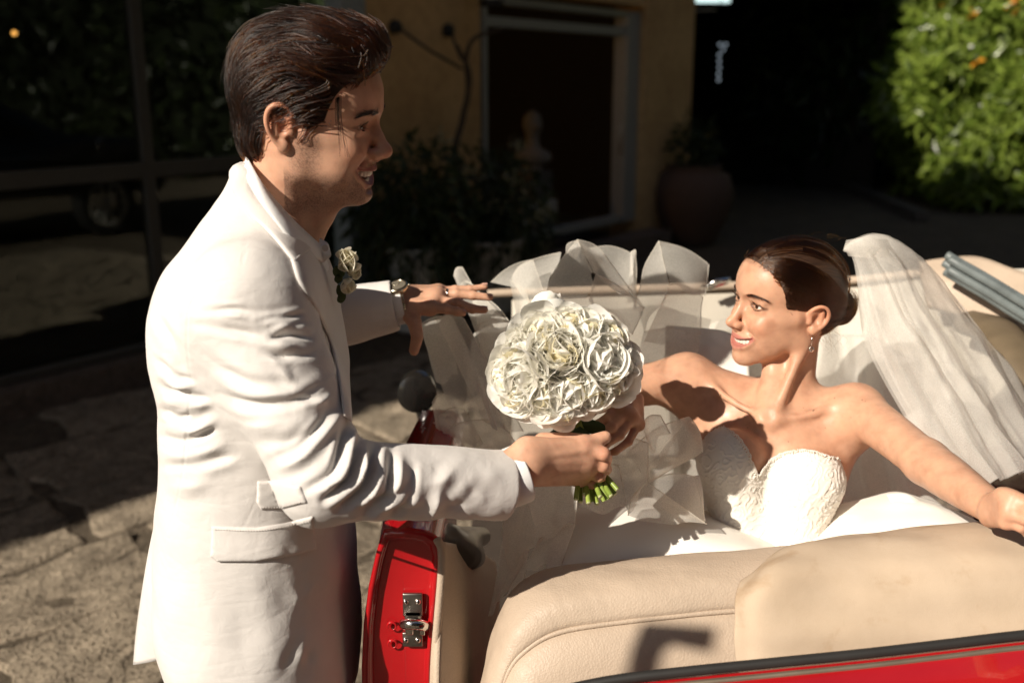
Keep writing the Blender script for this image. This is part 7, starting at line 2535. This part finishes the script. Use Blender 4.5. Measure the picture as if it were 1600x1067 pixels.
for k in range(5):
    a = -.6 + k * .5
    G = petal_grid(900 + k, .055, .022, .5, .05)
    R = frame(nrm(s_ax * .5 + s_x * math.sin(a * 1.6) + vdir * .2), vdir); RT2 = np.stack([R[:, 2], R[:, 1], R[:, 0]], -1)
    MB().add(G.reshape(-1, 3) @ RT2.T + STEM0 - s_ax * .012, grid_faces(10, 9)).build("leaf", leaf_m, bouquet)

# ------------------------------------------------------------------ wristwatch, ring, boutonniere
wc = L_WR + nrm(L_WR - L_EL) * .006
wd = nrm(L_WR - L_EL); wu = nrm(np.array([-.25, -.35, .95]) - wd * (np.array([-.25, -.35, .95]) @ wd)); wy = np.cross(wu, wd)
steel = simple("gold_steel", (.62, .55, .42), .22, var=.08, metal=1.0)
watch = empty("wristwatch", wc)
put_under(watch, man)
nl = 22
for k in range(nl):
    a = 2 * math.pi * (k + .5) / nl
    if abs(math.atan2(math.sin(a - math.pi / 2), math.cos(a - math.pi / 2))) < .42: continue
    c = wc + (wu * math.sin(a) + wy * math.cos(a) * .93) * .0335
    n_ = nrm(wu * math.sin(a) + wy * math.cos(a)); tg = np.cross(wd, n_)
    mb = MB()
    for o_ in (-.0058, 0, .0058):
        mb.box(c + wd * o_, (.0054 if o_ else .0060, .0088, .0030), np.stack([wd, tg, n_], -1), .0008)
    mb.build("bracelet_link", steel, watch)
Rw = np.stack([wd, wy * 1.0, wu], -1)
mb = MB().lathe([(0, -.004), (.0175, -.004), (.0195, -.002), (.0198, .003), (.0188, .0052), (.0160, .0060), (.0158, .0046)], 40, wc + wu * .0345, Rw)
mb.tube([wc + wu * .0355 + wd * .0195, wc + wu * .0355 + wd * .0235], .0028, 10)
mb.build("watch_case", steel, watch)
MB().lathe([(0, .0047), (.0160, .0047)], 40, wc + wu * .0345, Rw).build("watch_face", simple("watch_dial", (.16, .14, .11), .25, coat=.6), watch)
mb = MB()
for a, ln in ((.9, .009), (2.6, .0125)):
    dv = wd * math.cos(a) + wy * math.sin(a)
    mb.box(wc + wu * .0396 + dv * ln * .5, (ln, .0010, .0004), np.stack([dv, np.cross(wu, dv), wu], -1))
mb.build("watch_hands", steel, watch)
# ring on the ring finger
rc = lk[2] * .45 + lf[2][0] * .55; rx = nrm(lf[2][0] - lk[2]); RR = frame(rx, (0, 0, 1)); RR = np.stack([RR[:, 1], RR[:, 2], RR[:, 0]], -1)
MB().lathe([(.0090, -.0022), (.0103, -.0020), (.0106, 0), (.0103, .0020), (.0090, .0022)], 28, rc, RR).build("ring", silver, man)

# boutonniere on the far lapel
bt = empty("boutonniere", at(536, 420, 1.435), "small cream rose boutonniere with green leaves pinned to the man's lapel", "boutonniere")
rose_m = petal_mat("cream_rose_petal", (.90, .86, .72))
def rose(c, ax, s, seed):
    R = frame(ax, (0, 0.2, 1)); R3 = np.stack([R[:, 1], R[:, 2], R[:, 0]], -1)
    rr = np.random.default_rng(seed)
    for ring, (cnt, tl, sc) in enumerate(((5, .75, 1.0), (4, .45, .95), (3, .15, .85))):
        for k in range(cnt):
            a = 6.283 * (k + .4 * ring) / cnt + rr.normal(0, .1)
            ca, sa = math.cos(a), math.sin(a); t_ = tl + rr.normal(0, .08); ct, st = math.cos(t_), math.sin(t_)
            G = petal_grid(seed * 20 + ring * 7 + k, .026 * s * sc, .028 * s * sc, .75, .02).reshape(-1, 3)
            P = G @ np.array([[ct, 0, st], [0, 1, 0], [-st, 0, ct]]).T @ np.array([[ca, -sa, 0], [sa, ca, 0], [0, 0, 1]]).T
            MB().add(P @ R3.T + c - ax * .010, grid_faces(10, 9)).build("petal", rose_m, bt)
rose(at(539, 408, 1.425), nrm(np.array([.45, -.80, .35])), 1.25, 3)
rose(at(552, 424, 1.43), nrm(np.array([.7, -.6, -.05])), .80, 4)
rose(at(543, 444, 1.425), nrm(np.array([.4, -.7, -.5])), .85, 5)
for k, (px, py) in enumerate(((527, 424), (530, 436), (534, 428), (527, 445), (546, 452), (552, 432), (524, 415), (538, 455))):
    G = petal_grid(950 + k, .020, .012, .4, .03).reshape(-1, 3)
    dv = nrm(np.array([.3 * math.cos(k * 2.1), -.5, .8 * math.sin(k * 1.7)])); R = frame(dv, (0.3, -1, 0.1)); R3 = np.stack([R[:, 2], R[:, 1], R[:, 0]], -1)
    MB().add(G @ R3.T + at(px + 1, py, 1.435), grid_faces(10, 9)).build("leaf", simple("rose_leaf", (.07, .09, .025), .5) if k == 0 else bpy.data.materials["rose_leaf"], bt)
